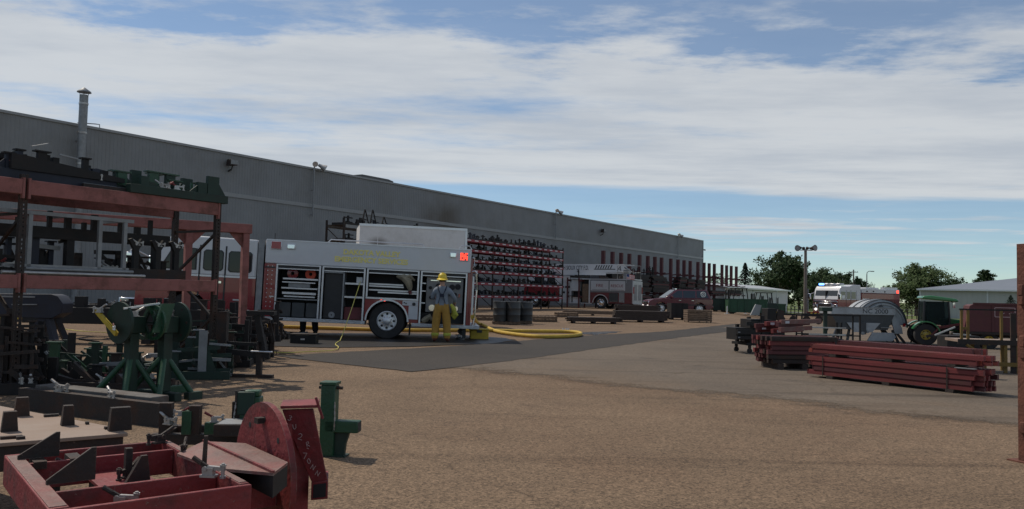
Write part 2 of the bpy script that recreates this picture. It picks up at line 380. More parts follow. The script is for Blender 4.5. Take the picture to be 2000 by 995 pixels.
ground_mat('gravel', (0.128, 0.087, 0.055), (0.190, 0.130, 0.083), (0.135, 0.080, 0.048), 0.95, 0.8, (0.11, 0.074, 0.050), tyre=0.5)
ground_mat('asphalt_grey', (0.112, 0.089, 0.068), (0.150, 0.119, 0.090), (0.165, 0.112, 0.070), 0.9, 0.35, (0.07, 0.058, 0.05), tyre=0.8)
ground_mat('asphalt_dark', (0.036, 0.031, 0.027), (0.048, 0.041, 0.035), (0.058, 0.047, 0.038), 0.85, 0.35)
ground_mat('asphalt_wet_shadow', (0.022, 0.02, 0.019), (0.034, 0.031, 0.029), (0.05, 0.043, 0.038), 0.45, 0.15)  # wetness and the fire engine's shadow share this dark colour
ground_mat('puddle', (0.02, 0.02, 0.02), (0.025, 0.025, 0.025), (0.03, 0.028, 0.026), 0.08, 0.0, wet=0.06)
ground_mat('grass_mat', (0.075, 0.105, 0.03), (0.11, 0.15, 0.045), (0.13, 0.14, 0.06), 0.95, 0.5)
ground_mat('concrete', (0.36, 0.34, 0.30), (0.42, 0.40, 0.36), (0.33, 0.31, 0.27), 0.9, 0.2)
def fray(name, pa, pb, width):
    mt = MATS[name]; t = mt.node_tree; n = t.nodes; l = t.links; b = n['Principled BSDF']; o = n['Material Output']
    pa, pb = Vector((pa[0], pa[1], 0)), Vector((pb[0], pb[1], 0)); d = (pb - pa).normalized(); nn = Vector((-d.y, d.x, 0))
    tcn = n.new('ShaderNodeTexCoord'); dt = n.new('ShaderNodeVectorMath'); dt.operation = 'DOT_PRODUCT'; l.new(tcn.outputs['Object'], dt.inputs[0]); dt.inputs[1].default_value = nn
    sb_ = n.new('ShaderNodeMath'); sb_.operation = 'SUBTRACT'; l.new(dt.outputs['Value'], sb_.inputs[0]); sb_.inputs[1].default_value = pa.dot(nn)
    mr = n.new('ShaderNodeMapRange'); mr.inputs['From Max'].default_value = width; l.new(sb_.outputs[0], mr.inputs['Value']); mr.inputs['To Min'].default_value = -0.32; mr.inputs['To Max'].default_value = 0.15
    ads = []
    for (sc_, w_) in ((0.45, 0.55), (3.0, 0.3), (22.0, 0.25)):
        q = n.new('ShaderNodeTexNoise'); q.inputs['Scale'].default_value = sc_; q.inputs['Detail'].default_value = 6; q.inputs['Roughness'].default_value = 0.65; l.new(tcn.outputs['Object'], q.inputs['Vector'])
        m_ = n.new('ShaderNodeMath'); m_.operation = 'MULTIPLY'; m_.inputs[1].default_value = w_; l.new(q.outputs['Fac'], m_.inputs[0]); ads.append(m_.outputs[0])
    cur = mr.outputs[0]
    for x_ in ads:
        m_ = n.new('ShaderNodeMath'); m_.operation = 'ADD'; l.new(cur, m_.inputs[0]); l.new(x_, m_.inputs[1]); cur = m_.outputs[0]
    th = n.new('ShaderNodeMapRange'); th.inputs['From Min'].default_value = 0.46; th.inputs['From Max'].default_value = 0.60; l.new(cur, th.inputs['Value'])
    tr = n.new('ShaderNodeBsdfTransparent'); mx_ = n.new('ShaderNodeMixShader'); l.new(th.outputs[0], mx_.inputs[0]); l.new(tr.outputs[0], mx_.inputs[1]); l.new(b.outputs[0], mx_.inputs[2]); l.new(mx_.outputs[0], o.inputs['Surface'])
gnd = ground_sheet().build('ground', 'gravel', kind='structure')
P = lambda px, py: tuple(gp(px, py)[:2])
fray('asphalt_grey', P(806, 727), P(1990, 868), 2.2)
# worn grey asphalt lane with the dark fresh strip along it
sheet('asphalt_lane', [P(806, 727), P(900, 741), P(1010, 756), P(1130, 771), P(1250, 789), P(1400, 810), P(1550, 832), P(1760, 856), P(2010, 878), (18, 6.5), (40, 12), (60, 40), P(1700, 632), P(1560, 632), P(1478, 634), P(1300, 655), P(1000, 700)], 0.005, MATS['asphalt_grey'], 0.10, 0.35)
sheet('asphalt_strip', [P(535, 696), P(640, 709), P(805, 727), P(980, 708), P(1160, 683), P(1320, 661), P(1480, 643), P(1545, 634), P(1480, 633), P(1300, 648), P(1130, 657), P(1000, 668), P(900, 676), P(760, 684)], 0.010, MATS['asphalt_dark'], 0.05, 0.35)
sheet('wet_shadow_pavement', [P(470, 676), P(640, 680), P(800, 678), P(960, 672), P(1005, 666), P(985, 661), P(900, 655), P(760, 651), P(600, 652), P(480, 655)], 0.015, MATS['asphalt_wet_shadow'], 0.05, 0.5)  # dark sheet: wet ground with the truck's cast shadow painted in
sheet('puddle', [P(1130, 653), P(1165, 655), P(1200, 651), P(1213, 648), P(1185, 648), P(1140, 650)], 0.009, MATS['puddle'], 0.12, 0.5)
sheet('grass_field', [(-60, 150), (14, 120), (28, 112), (38, 98), (62, 92), (120, 84), (300, 70), (900, 200), (900, 1600), (-600, 1600)], 0.012, MATS['grass_mat'], 0.3, 3)
sheet('road', [(20, 132), (60, 116), (140, 100), (400, 80), (400, 86), (140, 107), (60, 124), (20, 140)], 0.022, MATS['concrete'], 0.1, 4)

# ================================================================== factory building
mat('wall_metal', (0.215, 0.222, 0.23), 0.5, 0.15, var=0.10, scale=0.6, dirt=(0.18, 0.175, 0.165), damt=0.5, dscale=0.25)
mat('wall_trim', (0.255, 0.26, 0.265), 0.5, 0.1, var=0.08)
mat('roof_dark', (0.10, 0.10, 0.10), 0.7)
# a brown smoke stain on the sheeting over the red pallet rack
def smoke_stain(mt, cx, cz, rx, rz_):
    t = mt.node_tree; n = t.nodes; l = t.links; b = n['Principled BSDF']; src = b.inputs['Base Color'].links[0].from_socket
    tcn = n.new('ShaderNodeTexCoord'); mp = n.new('ShaderNodeMapping'); l.new(tcn.outputs['Object'], mp.inputs['Vector'])
    mp.inputs['Location'].default_value = (-cx / rx, 0, -cz / rz_); mp.inputs['Scale'].default_value = (1 / rx, 0, 1 / rz_)
    ln = n.new('ShaderNodeVectorMath'); ln.operation = 'LENGTH'; l.new(mp.outputs[0], ln.inputs[0])
    nz = n.new('ShaderNodeTexNoise'); nz.inputs['Scale'].default_value = 0.5; nz.inputs['Detail'].default_value = 5; l.new(tcn.outputs['Object'], nz.inputs['Vector'])
    ad = n.new('ShaderNodeMath'); ad.operation = 'ADD'; l.new(ln.outputs['Value'], ad.inputs[0]); l.new(nz.outputs['Fac'], ad.inputs[1])
    mr = n.new('ShaderNodeMapRange'); mr.interpolation_type = 'SMOOTHSTEP'; mr.inputs['From Min'].default_value = 0.55; mr.inputs['From Max'].default_value = 1.5; mr.inputs['To Min'].default_value = 0.75; mr.inputs['To Max'].default_value = 0
    l.new(ad.outputs[0], mr.inputs['Value'])
    mx_ = n.new('ShaderNodeMixRGB'); l.new(mr.outputs[0], mx_.inputs[0]); l.new(src, mx_.inputs[1]); mx_.inputs[2].default_value = (0.085, 0.065, 0.045, 1)
    l.new(mx_.outputs[0], b.inputs['Base Color'])
ZR = 10.17
wa, wb = atz(0, 214, ZR), atz(1373, 470, ZR)
wdir = Vector((wb.x - wa.x, wb.y - wa.y, 0)); wlen = wdir.length; wdir.normalize()
wnorm = Vector((wdir.y, -wdir.x, 0))
LEFT = 30.0
fac = thing('factory_building', 'long grey corrugated metal factory building with flat roofline', 'building',
            M=frame((wa.x - wdir.x*LEFT, wa.y - wdir.y*LEFT, 0), wdir))
WL = wlen + LEFT
Minv = fac.matrix_world.inverted()
def wall_at(px, py):                            # point on the factory wall, in the wall's own frame
    d = ray(px, py); o = Vector((0, 0, CAM_H)); t = (wa - o).dot(wnorm) / d.dot(wnorm)
    return Minv @ (o + d * t)
# profiled sheeting
mb = MB(); prof = []; x = 0.0
while x < WL:
    prof += [(x, 0.0), (x + 0.15, 0.0), (x + 0.165, -0.014), (x + 0.205, -0.014)]; x += 0.22
prof = [p for p in prof if p[0] < WL] + [(WL, 0.0)]
for i in range(len(prof) - 1):
    (xa, ya), (xb, yb) = prof[i], prof[i+1]
    mb.add([(xa, ya, -0.3), (xb, yb, -0.3), (xb, yb, ZR - 0.12), (xa, ya, ZR - 0.12)], [(0, 1, 2, 3)])
st = wall_at(868, 428)
wall_o = mb.build('wall', 'wall_metal', fac)
smoke_stain(MATS['wall_metal'], st.x, st.z, 4.2, 2.2)
MB().box(0.01, WL - 0.01, 0.1, 48, -0.3, ZR - 0.25).build('core', 'roof_dark', fac)
MB().box(0, WL + 0.05, -0.09, 0.10, ZR - 0.14, ZR).build('roof_edge', 'wall_trim', fac)
sb = [wall_at(640, 405.6).z, wall_at(911, 443).z, wall_at(1370, 505.5).z]; sbz = sum(sb) / 3
MB().box(0, WL - 0.02, -0.075, -0.03, sbz - 0.13, sbz + 0.13).build('trim_band', 'wall_trim', fac)
MB().box(WL - 0.06, WL + 0.06, -0.085, 0.2, -0.3, ZR - 0.15).build('corner_trim', 'wall_trim', fac)
a_, b_ = wall_at(708, 346), wall_at(781, 358)
MB().prism([(a_.x, ZR - 0.24), (b_.x, ZR - 0.24), (b_.x, ZR + 0.25), (b_.x - 0.6, ZR + 0.35), (a_.x + 0.7, ZR + 0.35), (a_.x, ZR + 0.22)], 'y', 0.7, 3.2).build('roof_vent', 'roof_dark', fac, 0.03)
# overflow elbow on the roof edge
a_ = wall_at(195, 252)
MB().path([(a_.x - 1.1, 0.3, ZR + 0.12), (a_.x - 0.2, 0.12, ZR + 0.2), (a_.x, 0.05, ZR + 0.2), (a_.x, 0.02, ZR - 0.05)], 0.03, 6).build('vent_pipe', 'galv', fac)
# exhaust stack standing clear of the wall on brackets
s0 = fac.matrix_world @ wall_at(147, 300); s0 = s0 + wnorm * 0.62
stk = thing('exhaust_stack', 'tall round galvanized exhaust stack with rain cap up the factory wall', 'chimney', (s0.x, s0.y, 0))
ztop = atz(164, 184, 5).z
dst = s0.y; ztop = at(164, 186, dst).z
r0 = 8.0 / FPX * dst
zz = 0.0; cuts = [0.0, 2.4, 4.8, 6.3, 7.9, 9.6, 11.2, ztop]
cuts = sorted(c for c in cuts if c < ztop - 0.4) + [ztop]
for i in range(len(cuts) - 1):
    MB().lathe([(0.01, cuts[i] + 0.004), (r0, cuts[i] + 0.004), (r0, cuts[i+1] - 0.004), (0.01, cuts[i+1] - 0.004)], 18).build('pipe_section', 'galv', stk)
    if i: MB().lathe([(r0 + 0.002, cuts[i] - 0.06), (r0 + 0.022, cuts[i] - 0.05), (r0 + 0.022, cuts[i] + 0.05), (r0 + 0.002, cuts[i] + 0.06)], 18).build('joint_band', 'steel_bare', stk)
cp_ = MB().lathe([(r0 * 1.65, ztop + 0.14), (r0 * 1.55, ztop + 0.20), (0.02, ztop + 0.42)], 18).lathe([(r0*1.64, ztop + 0.135), (0.02, ztop + 0.16)], 18).build('rain_cap', 'galv', stk)
for k in range(3):
    a = k * 2.1; MB().beam((r0*0.95*math.cos(a), r0*0.95*math.sin(a), ztop - 0.15), (r0*1.2*math.cos(a), r0*1.2*math.sin(a), ztop + 0.18), 0.03, 0.01).build('cap_strut', 'galv', cp_)
for z_ in (3.5, 6.9, 9.2):
    MB().beam((0, 0, z_), tuple(Vector((0, 0, z_)) - wnorm * 0.62), 0.08, 0.06).build('bracket', 'galv', stk)

def flood_head(parent, p, d, s=1.0, name='lamp_head', m_='steel_bare'):
    p = Vector(p); d = Vector(d).normalized()
    h = MB().tube(p, p + d * 0.30 * s, 0.13 * s, 12, 0.24 * s).tube(p - d * 0.18 * s, p, 0.09 * s, 10, 0.12 * s).build(name, m_, parent)
    MB().tube(p + d * 0.300 * s, p + d * 0.315 * s, 0.22 * s, 12).build('lens', 'alum' if m_ == 'steel_bare' else 'galv', h)
    return h
# floodlight masts fixed to the wall
FL = [(606, 424, 611, 320, 'floodlights on a thin mast on the factory wall nearest the exhaust stack'),
      (1081, 466, 1085, 411, 'floodlights on a thin mast on the wall above the red pallet rack'),
      (1321, 505, 1322, 458, 'small floodlights on a mast near the far corner of the factory')]
for (xb, yb_, xt, yt, lab) in FL:
    b0 = fac.matrix_world @ wall_at(xb, yb_) + wnorm * 0.25; zt = at(xt, yt, b0.y).z
    t_ = thing('floodlight_mast', 'pair of ' + lab, 'floodlight', tuple(b0), math.atan2(wdir.y, wdir.x), 'floodlight masts on the factory wall')
    h_ = zt - b0.z
    MB().tube((0, 0, 0), (0, 0, h_), 0.05, 8).build('mast', 'galv', t_)
    for z_ in (0.15, min(h_ * 0.5, ZR - b0.z - 0.4)): MB().beam((0, 0, z_), (0, 0.25, z_), 0.06, 0.04).build('bracket', 'galv', t_)
    MB().beam((-0.15, 0, h_ - 0.03), (0.55, -0.05, h_ - 0.1), 0.05, 0.05).build('cross_arm', 'galv', t_)
    flood_head(t_, (0.0, -0.05, h_ + 0.02), (-0.5, -0.7, -0.35), 0.85); flood_head(t_, (0.55, -0.1, h_ - 0.12), (0.6, -0.6, -0.45), 1.15)
# wall pack lamps
for (px, py, lab) in ((453, 323, 'boxy wall lamp on the factory wall above the racked green jigs'), (1180, 448, 'boxy wall lamp high on the factory wall over the ladder truck')):
    b0 = fac.matrix_world @ wall_at(px - 8, py + 12) + wnorm * 0.05
    t_ = thing('wall_lamp', lab, 'wall lamp', tuple(b0), math.atan2(wdir.y, wdir.x), 'wall lamps on the factory')
    MB().beam((0, 0, 0), (0.0, -0.3, 0.1), 0.08, 0.08).tube((0, -0.3, 0.06), (0.05, -0.38, 0.4), 0.04, 8).build('bracket', 'black_trim', t_)
    hd = MB().prism([(-0.35, 0.30), (0.22, 0.36), (0.34, 0.62), (0.30, 0.72), (-0.30, 0.72)], 'y', -0.62, -0.2).build('housing', 'steel_dark', t_, 0.02)
    MB().prism([(-0.30, 0.70), (0.28, 0.70), (0.30, 0.42), (-0.28, 0.40)], 'y', -0.632, -0.622).build('lens', 'galv', hd)
# small camera at the far corner
c0 = fac.matrix_world @ Vector((WL + 0.1, 0.0, wall_at(1373, 487).z))
t_ = thing('security_camera', 'small dark camera bracket at the far corner of the factory', 'camera', tuple(c0), math.atan2(wdir.y, wdir.x))
MB().beam((-0.04, 0, 0), (0.45, -0.05, -0.05), 0.07, 0.07).build('arm', 'black_trim', t_); MB().tube((0.45, -0.2, -0.12), (0.45, 0.15, -0.05), 0.1, 8).build('head', 'black_trim', t_)

# ================================================================== far buildings
def gable_shed(name, label, p0, p1, depth, eave, ridge, wall_m, roof_m, nbay, doors=(), group=None, hip=0.0):
    d = Vector((p1[0]-p0[0], p1[1]-p0[1], 0)); ln = d.length; z0 = min(g(p0[0], p0[1]), g(p1[0], p1[1]))
    t = thing(name, label, 'building', group=group, M=frame((p0[0], p0[1], z0), d))
    w = MB(); x = 0.0
    w.prism([(0, -0.2), (depth, -0.2), (depth, eave), (depth/2, ridge - 0.08), (0, eave)] if not hip else [(0, -0.2), (depth, -0.2), (depth, eave), (0, eave)], 'x', 0, ln)
    wo = w.build('wall', wall_m, t)
    n = int(ln / 0.6); rb = MB()
    for i in range(1, n): rb.box(i*0.6 - 0.03, i*0.6 + 0.03, -0.03, 0.0, -0.1, eave - 0.05)
    rb.build('rib_sheeting', wall_m, wo)
    for i in range(nbay + 1):
        xx = ln * i / nbay; MB().box(xx - 0.09, xx + 0.09, -0.07, -0.001, -0.2, eave - 0.02).build('bay_trim', 'white_paint', wo)
    th = 0.12; k = (ridge - eave) / (depth / 2)
    if hip:
        e = 0.45; zl = eave - e*k
        vs_ = [(-e, -e, zl), (ln + e, -e, zl), (ln + e, depth + e, zl), (-e, depth + e, zl), (hip, depth/2, ridge), (ln - hip, depth/2, ridge)]
        for fc in ((0, 1, 5, 4), (2, 3, 4, 5), (3, 0, 4), (1, 2, 5)):
            q = [Vector(vs_[i]) for i in fc]; m2_ = len(q)
            MB().add(q + [v + Vector((0, 0, th)) for v in q], [tuple(range(m2_)), tuple(range(2*m2_-1, m2_-1, -1))] + [(i, (i+1) % m2_, m2_+(i+1) % m2_, m2_+i) for i in range(m2_)]).build('roof', roof_m, t)
    else:
        for s_ in (0, 1):
            y0, y1 = (-0.45, depth/2) if s_ == 0 else (depth/2, depth + 0.45)
            z_a, z_b = (eave - 0.45*k, ridge) if s_ == 0 else (ridge, eave - 0.45*k)
            MB().prism([(y0, z_a + 0.01), (y1, z_b + 0.01), (y1, z_b + th), (y0, z_a + th)], 'x', -0.4, ln + 0.4).build('roof', roof_m, t)
    MB().box(-0.4, ln + 0.4, -0.53, -0.455, eave - 0.45*k - 0.06, eave - 0.45*k + 0.14).build('gutter', 'alum', t)
    for (xa, xb, zb, mm) in doors:
        dr = MB().box(xa, xb, -0.06, -0.032, 0.0, zb).build('door', mm, t)
        MB().box(xa - 0.1, xa, -0.075, -0.03, 0, zb + 0.1).box(xb, xb + 0.1, -0.075, -0.03, 0, zb + 0.1).build('door_frame', 'black_trim', dr)
    return t
mat('shed_white', (0.60, 0.61, 0.60), 0.5, var=0.05, scale=0.5)
mat('shed_grey', (0.40, 0.40, 0.38), 0.55, var=0.08, scale=0.5)
mat('roof_blue', (0.22, 0.24, 0.27), 0.45, 0.3, var=0.06, scale=0.4)
mat('roof_pale', (0.45, 0.47, 0.48), 0.45, 0.3, var=0.06, scale=0.4)
q0 = at(1797, 600, 106); q1 = q0 + Vector((0.88, -0.47, 0)) * 46
gable_shed('pole_barn', 'long low grey barn with pale blue-grey metal roof behind the tractor', q0, q1, 26, 3.75, 6.0, 'shed_grey', 'roof_blue', 6, hip=15.0)
q0, q1 = at(1415, 585, 104), at(1537, 585, 128)
gable_shed('white_shed', 'low white metal shed with dark doors behind the cantilever rack', q0, q1, 9, 3.4, 4.0, 'shed_white', 'roof_pale', 5,
           [(11.0, 12.2, 2.7, 'void'), (15.5, 16.5, 2.4, 'void'), (19.5, 20.4, 2.2, 'void'), (23.0, 24.0, 2.2, 'void')])

# ================================================================== trees
def leafmat(name, c):
    mt = mat(name, c, 0.75, var=0.45, scale=0.9); b = mt.node_tree.nodes['Principled BSDF']
    b.inputs['Specular IOR Level'].default_value = 0.2
    return name
leafmat('leaf_dark', (0.036, 0.062, 0.024)); leafmat('leaf_mid', (0.055, 0.085, 0.028)); leafmat('leaf_fir', (0.018, 0.036, 0.022))
mat('bark', (0.09, 0.07, 0.055), 0.9, var=0.3, bump=0.3)
def tree(name, label, px, ytop, Y, wpx, lm, group, rnd, n=2600, crown_lo=0.12, lobes=9, xoff=0.0):
    b0 = gat(px, Y); zt = at(px, ytop, Y).z; h = zt - b0.z; w = 1.75 * wpx / FPX * Y; n = int(n * 3.2); lobes += 4; rr = random.Random(rnd)
    t = thing(name, label, 'tree', tuple(b0), rr.uniform(0, 6), group)
    tr = MB().path([(0, 0, -0.2), (0.05*w, 0, h*0.25), (0.0, 0.03*w, h*0.5), (0.02*w, 0, h*0.8)], [h*0.035, h*0.028, h*0.018, h*0.005], 8)
    for k in range(6):
        a = rr.uniform(0, 6.28); z0 = h * rr.uniform(0.2, 0.5); rad = w * rr.uniform(0.2, 0.38)
        tr.path([(0.02*w, 0, z0), (rad*0.5*math.cos(a), rad*0.5*math.sin(a), z0 + h*0.12), (rad*math.cos(a), rad*math.sin(a), z0 + h*0.3)], [h*0.014, h*0.009, h*0.003], 6)
    tr.build('trunk', 'bark', t)
    cl = []
    for k in range(lobes):                           # uneven masses that make up the crown
        u = rr.random(); zc_ = h * (crown_lo + 0.12 + (0.76 - crown_lo) * u)
        env = math.sin(math.pi * min(1, 0.25 + 0.72 * u)) ** 0.7
        a = rr.uniform(0, 6.28); rad = w * 0.5 * env * rr.uniform(0.25, 0.72)
        r__ = w * rr.uniform(0.13, 0.24); cl.append((rad*math.cos(a), rad*math.sin(a), min(zc_, h - r__ * rr.uniform(0.7, 1.3)), r__))
    cl.append((0, 0, h - w*0.15, w*0.14)); cl.append((0, 0, h*0.55, w*0.26))
    clumps = []
    for (x, y, z, r_) in cl:                         # each mass holds twig clumps, mostly towards its outside
        for k in range(16):
            d = Vector((rr.gauss(0, 1), rr.gauss(0, 1), rr.gauss(0, 1))).normalized() * r_ * (rr.random() ** 0.4) * rr.uniform(0.75, 1.15)
            clumps.append((x + d.x, y + d.y, z + d.z * 0.85, r_ * rr.uniform(0.2, 0.38)))
    mb = MB(); per = max(6, n // len(clumps)); s0_ = max(0.10, h * 0.020)
    for (x, y, z, r_) in clumps:
        for k in range(per):
            p = Vector((x, y, z)) + Vector((rr.gauss(0, .55), rr.gauss(0, .55), rr.gauss(0, .45))) * r_
            if p.z > h: p.z = h - rr.random() * 0.3
            a = Vector((rr.gauss(0, 1), rr.gauss(0, 1), rr.gauss(0, 1))).normalized(); b = a.orthogonal().normalized(); s_ = s0_ * rr.uniform(0.6, 1.5)
            mb.add([p - a*s_, p + b*s_*0.55, p + a*s_, p - b*s_*0.55], [(0, 1, 2, 3)])
    me = bpy.data.meshes.new('crown'); me.from_pydata(mb.v, [], mb.f); me.materials.append(MATS[lm])
    o = bpy.data.objects.new('crown', me); C.objects.link(o); o.parent = t
    return t
def conifer(label, px, ytop, Y, wpx, rnd, group, n=2200, ybase=None):
    b0 = gat(px, Y); h = at(px, ytop, Y).z - b0.z; w = wpx / FPX * Y; rr = random.Random(rnd)
    t = thing('spruce_tree', label, 'tree', tuple(b0), 0, group)
    MB().tube((0, 0, -0.1), (0, 0, h*0.95), h*0.025, 8, 0.02).build('trunk', 'bark', t)
    mb = MB()
    for k in range(n):
        u = rr.random() ** 0.75; z = h * (0.08 + 0.92 * u); lay = (u * 9) % 1
        rad = w * 0.62 * (1 - u) * (0.55 + 0.55 * (1 - lay)) * (rr.random() ** 0.35) + 0.03; a = rr.uniform(0, 6.28)
        p = Vector((rad*math.cos(a), rad*math.sin(a), z - 0.18 * rad)); d = Vector((math.cos(a), math.sin(a), -0.35)).normalized(); b = Vector((-math.sin(a), math.cos(a), rr.uniform(-.5, .5)))
        s_ = h * 0.03 * rr.uniform(0.6, 1.4)
        mb.add([p - d*s_, p + b*s_*0.4, p + d*s_, p - b*s_*0.4], [(0, 1, 2, 3)])
    me = bpy.data.meshes.new('crown'); me.from_pydata(mb.v, [], mb.f); me.materials.append(MATS['leaf_fir'])
    o = bpy.data.objects.new('crown', me); C.objects.link(o); o.parent = t
GT = 'trees beyond the yard'
tree('broadleaf_tree', 'tallest dark broadleaf tree behind the twin lamp pole', 1527, 489, 165, 74, 'leaf_dark', GT, 3, 4200, 0.06, 13)
tree('broadleaf_tree', 'rounded tree against the tall tree, beside the lamp pole', 1562, 517, 158, 52, 'leaf_dark', GT, 5, 2600, 0.03, 9)
tree('broadleaf_tree', 'small low tree between the white shed and the tall tree', 1500, 532, 170, 42, 'leaf_mid', GT, 6, 1800, 0.0, 7)
tree('broadleaf_tree', 'broad tree over the cab of the arriving fire engine', 1608, 522, 175, 62, 'leaf_dark', GT, 8, 3000, 0.0, 10)
tree('broadleaf_tree', 'dark tree behind the thin utility pole', 1645, 526, 180, 56, 'leaf_dark', GT, 9, 2800, 0.0, 9)
tree('broadleaf_tree', 'rounded tree filling the row behind the fire engine windscreen', 1590, 534, 150, 44, 'leaf_dark', GT, 51, 2200, 0.0, 9)
tree('broadleaf_tree', 'low bushy tree in the row behind the fire engine roof', 1627, 535, 165, 44, 'leaf_mid', GT, 52, 2200, 0.0, 9)
tree('broadleaf_tree', 'low tree just beyond the utility pole in the row', 1676, 540, 190, 44, 'leaf_dark', GT, 12, 2200, 0.0, 8)
tree('broadleaf_tree', 'smallest trailing tree at the end of the row by the street lamp', 1703, 556, 215, 34, 'leaf_dark', GT, 14, 1500, 0.0, 7)
tree('broadleaf_tree', 'distant bush row end beside the large lone tree', 1733, 563, 235, 30, 'leaf_dark', GT, 17, 1200, 0.0, 6)
tree('broadleaf_tree', 'large lone bushy tree beside the grey barn', 1789, 510, 118, 76, 'leaf_mid', GT, 21, 4600, 0.0, 13)
tree('broadleaf_tree', 'low tree peeping over the left end of the barn roof', 1862, 538, 150, 52, 'leaf_dark', GT, 24, 2000, 0.0, 8)
tree('broadleaf_tree', 'small round treetop rising over the barn ridge', 1925, 524, 165, 32, 'leaf_dark', GT, 27, 1600, 0.4, 7)
tree('broadleaf_tree', 'treetop between the end posts of the cantilever rack', 1398, 531, 175, 36, 'leaf_dark', GT, 31, 1500, 0.2, 7)
tree('broadleaf_tree', 'low bush beside the spruce behind the white shed', 1480, 540, 180, 34, 'leaf_mid', GT, 33, 1200, 0.0, 7)
conifer('dark conical spruce rising behind the white shed', 1455, 514, 150, 62, 41, GT)
conifer('young spruce standing in front of the grey barn', 1974, 577, 88, 60, 43, GT, 1600)

# ================================================================== poles
mat('pole_wood', (0.16, 0.14, 0.12), 0.85, var=0.2, bump=0.2)
b0 = gat(1573, 92); zt = at(1571, 487, 92).z - b0.z
t = thing('yard_light_pole', 'tall wooden pole with a cross arm and four round floodlights', 'lamp post', tuple(b0))
MB().tube((0, 0, -0.3), (0, 0, zt), 0.22, 12, 0.15).build('pole', 'pole_wood', t)
MB().tube((0.28, 0, -0.3), (0.28, 0, zt*0.42), 0.09, 8).build('conduit', 'galv', t)
MB().beam((-0.75, -0.1, zt - 0.12), (0.75, -0.1, zt - 0.12), 0.1, 0.1).build('cross_arm', 'galv', t)
for (x, d, s_) in ((-0.72, (-0.75, -0.6, -0.1), 1.5), (0.72, (0.45, -0.9, 0.05), 1.5), (-0.35, (0.5, 0.6, -0.1), 0.8), (0.3, (-0.3, 0.7, 0), 0.8)):
    flood_head(t, (x, -0.1, zt + 0.12), d, s_, m_='steel_dark')
b0 = gat(1693, 150); zt = at(1693, 530, 150).z - b0.z
t = thing('street_lamp', 'thin grey street lamp with one curved arm beyond the fire engine', 'street lamp', tuple(b0))
MB().tube((0, 0, -0.2), (0, 0, zt - 0.6), 0.16, 8, 0.09).build('pole', 'galv', t)
MB().path([(0, 0, zt - 0.7), (0.05, 0, zt - 0.25), (0.35, 0, zt), (0.9, 0, zt)], 0.07, 6).build('arm', 'galv', t)
MB().box(0.75, 1.35, -0.14, 0.14, zt - 0.1, zt + 0.06).build('lamp_head', 'galv', t, 0.03)
b0 = gat(1667, 160); zt = at(1667, 527, 160).z - b0.z
t = thing('utility_pole', 'weathered utility pole standing before the row of trees', 'utility pole', tuple(b0))
MB().tube((0, 0, -0.2), (0, 0, zt), 0.2, 8, 0.13).build('pole', 'pole_wood', t)
MB().beam((-0.9, 0, zt - 0.5), (0.9, 0, zt - 0.5), 0.1, 0.12).build('cross_arm', 'pole_wood', t)
for x in (-0.8, -0.3, 0.3, 0.8): MB().tube((x, 0, zt - 0.44), (x, 0, zt - 0.26), 0.05, 6, 0.03).build('insulator', 'steel_bare', t)
# wire fence at the edge of the grass
for i, (pa, pb) in enumerate((((1744, 96), (1800, 94)), ((1530, 108), (1575, 106)))):
    A, B = gat(*pa), gat(*pb)
    t = thing('wire_fence', ('post and wire fence along the grass between fire engine and barn', 'post and wire fence along the grass behind the lamp pole')[i], 'fence', tuple(A), group='field fences')
    d = B - A
    n = 6
    for k in range(n + 1):
        p = d * (k / n); MB().tube((p.x, p.y, p.z - 0.1), (p.x, p.y, p.z + 1.15), 0.06, 6).build('post', 'steel_dark', t)
    for z_ in (0.4, 0.75, 1.1): MB().tube((0, 0, z_), (d.x, d.y, d.z + z_), 0.02, 4).build('wire', 'galv', t)

# ================================================================== fire engine with open compartments
def wheel(parent, c, r, w, rim, rim_m='alum', out=-1, holes=8, name='wheel'):
    x, y, z = c
    def Y(v): return v * out
    prof = [(rim*0.98, Y(-w*0.5)), (r*0.93, Y(-w*0.5)), (r, Y(-w*0.36)), (r, Y(w*0.36)), (r*0.93, Y(w*0.5)), (rim*1.02, Y(w*0.46)), (rim*0.98, Y(w*0.3)), (rim*0.98, Y(-w*0.5))]
    ty = MB().lathe(prof, 28, c, 'y').build(name, 'rubber', parent)
    rp = [(rim*0.985, Y(w*0.44)), (rim*0.92, Y(w*0.46)), (rim*0.86, Y(w*0.22)), (rim*0.55, Y(w*0.20)), (rim*0.38, Y(w*0.26)), (rim*0.36, Y(w*0.42)), (rim*0.2, Y(w*0.5)), (0.001, Y(w*0.5))]
    MB().lathe(rp, 24, c, 'y').build('rim', rim_m, ty)
    hl = MB()
    for k in range(holes):
        a = 2*math.pi*k/holes; hx, hz = x + rim*0.7*math.cos(a), z + rim*0.7*math.sin(a)
        hl.tube((hx, y + Y(w*0.225), hz), (hx, y + Y(w*0.200), hz), rim*0.13, 8)
    hl.build('hand_holes', 'void', ty, kind='stuff')
    nut = MB()
    for k in range(10):
        a = 2*math.pi*(k+.5)/10; hx, hz = x + rim*0.47*math.cos(a), z + rim*0.47*math.sin(a)
        nut.tube((hx, y + Y(w*0.22), hz), (hx, y + Y(w*0.32), hz), rim*0.05, 6)
    nut.build('lug_nuts', 'chrome', ty, kind='stuff')
    return ty
def arc_poly(cx, cz, r, a0, a1, n):
    return [(cx + r*math.cos(a0 + (a1-a0)*i/n), cz + r*math.sin(a0 + (a1-a0)*i/n)) for i in range(n+1)]
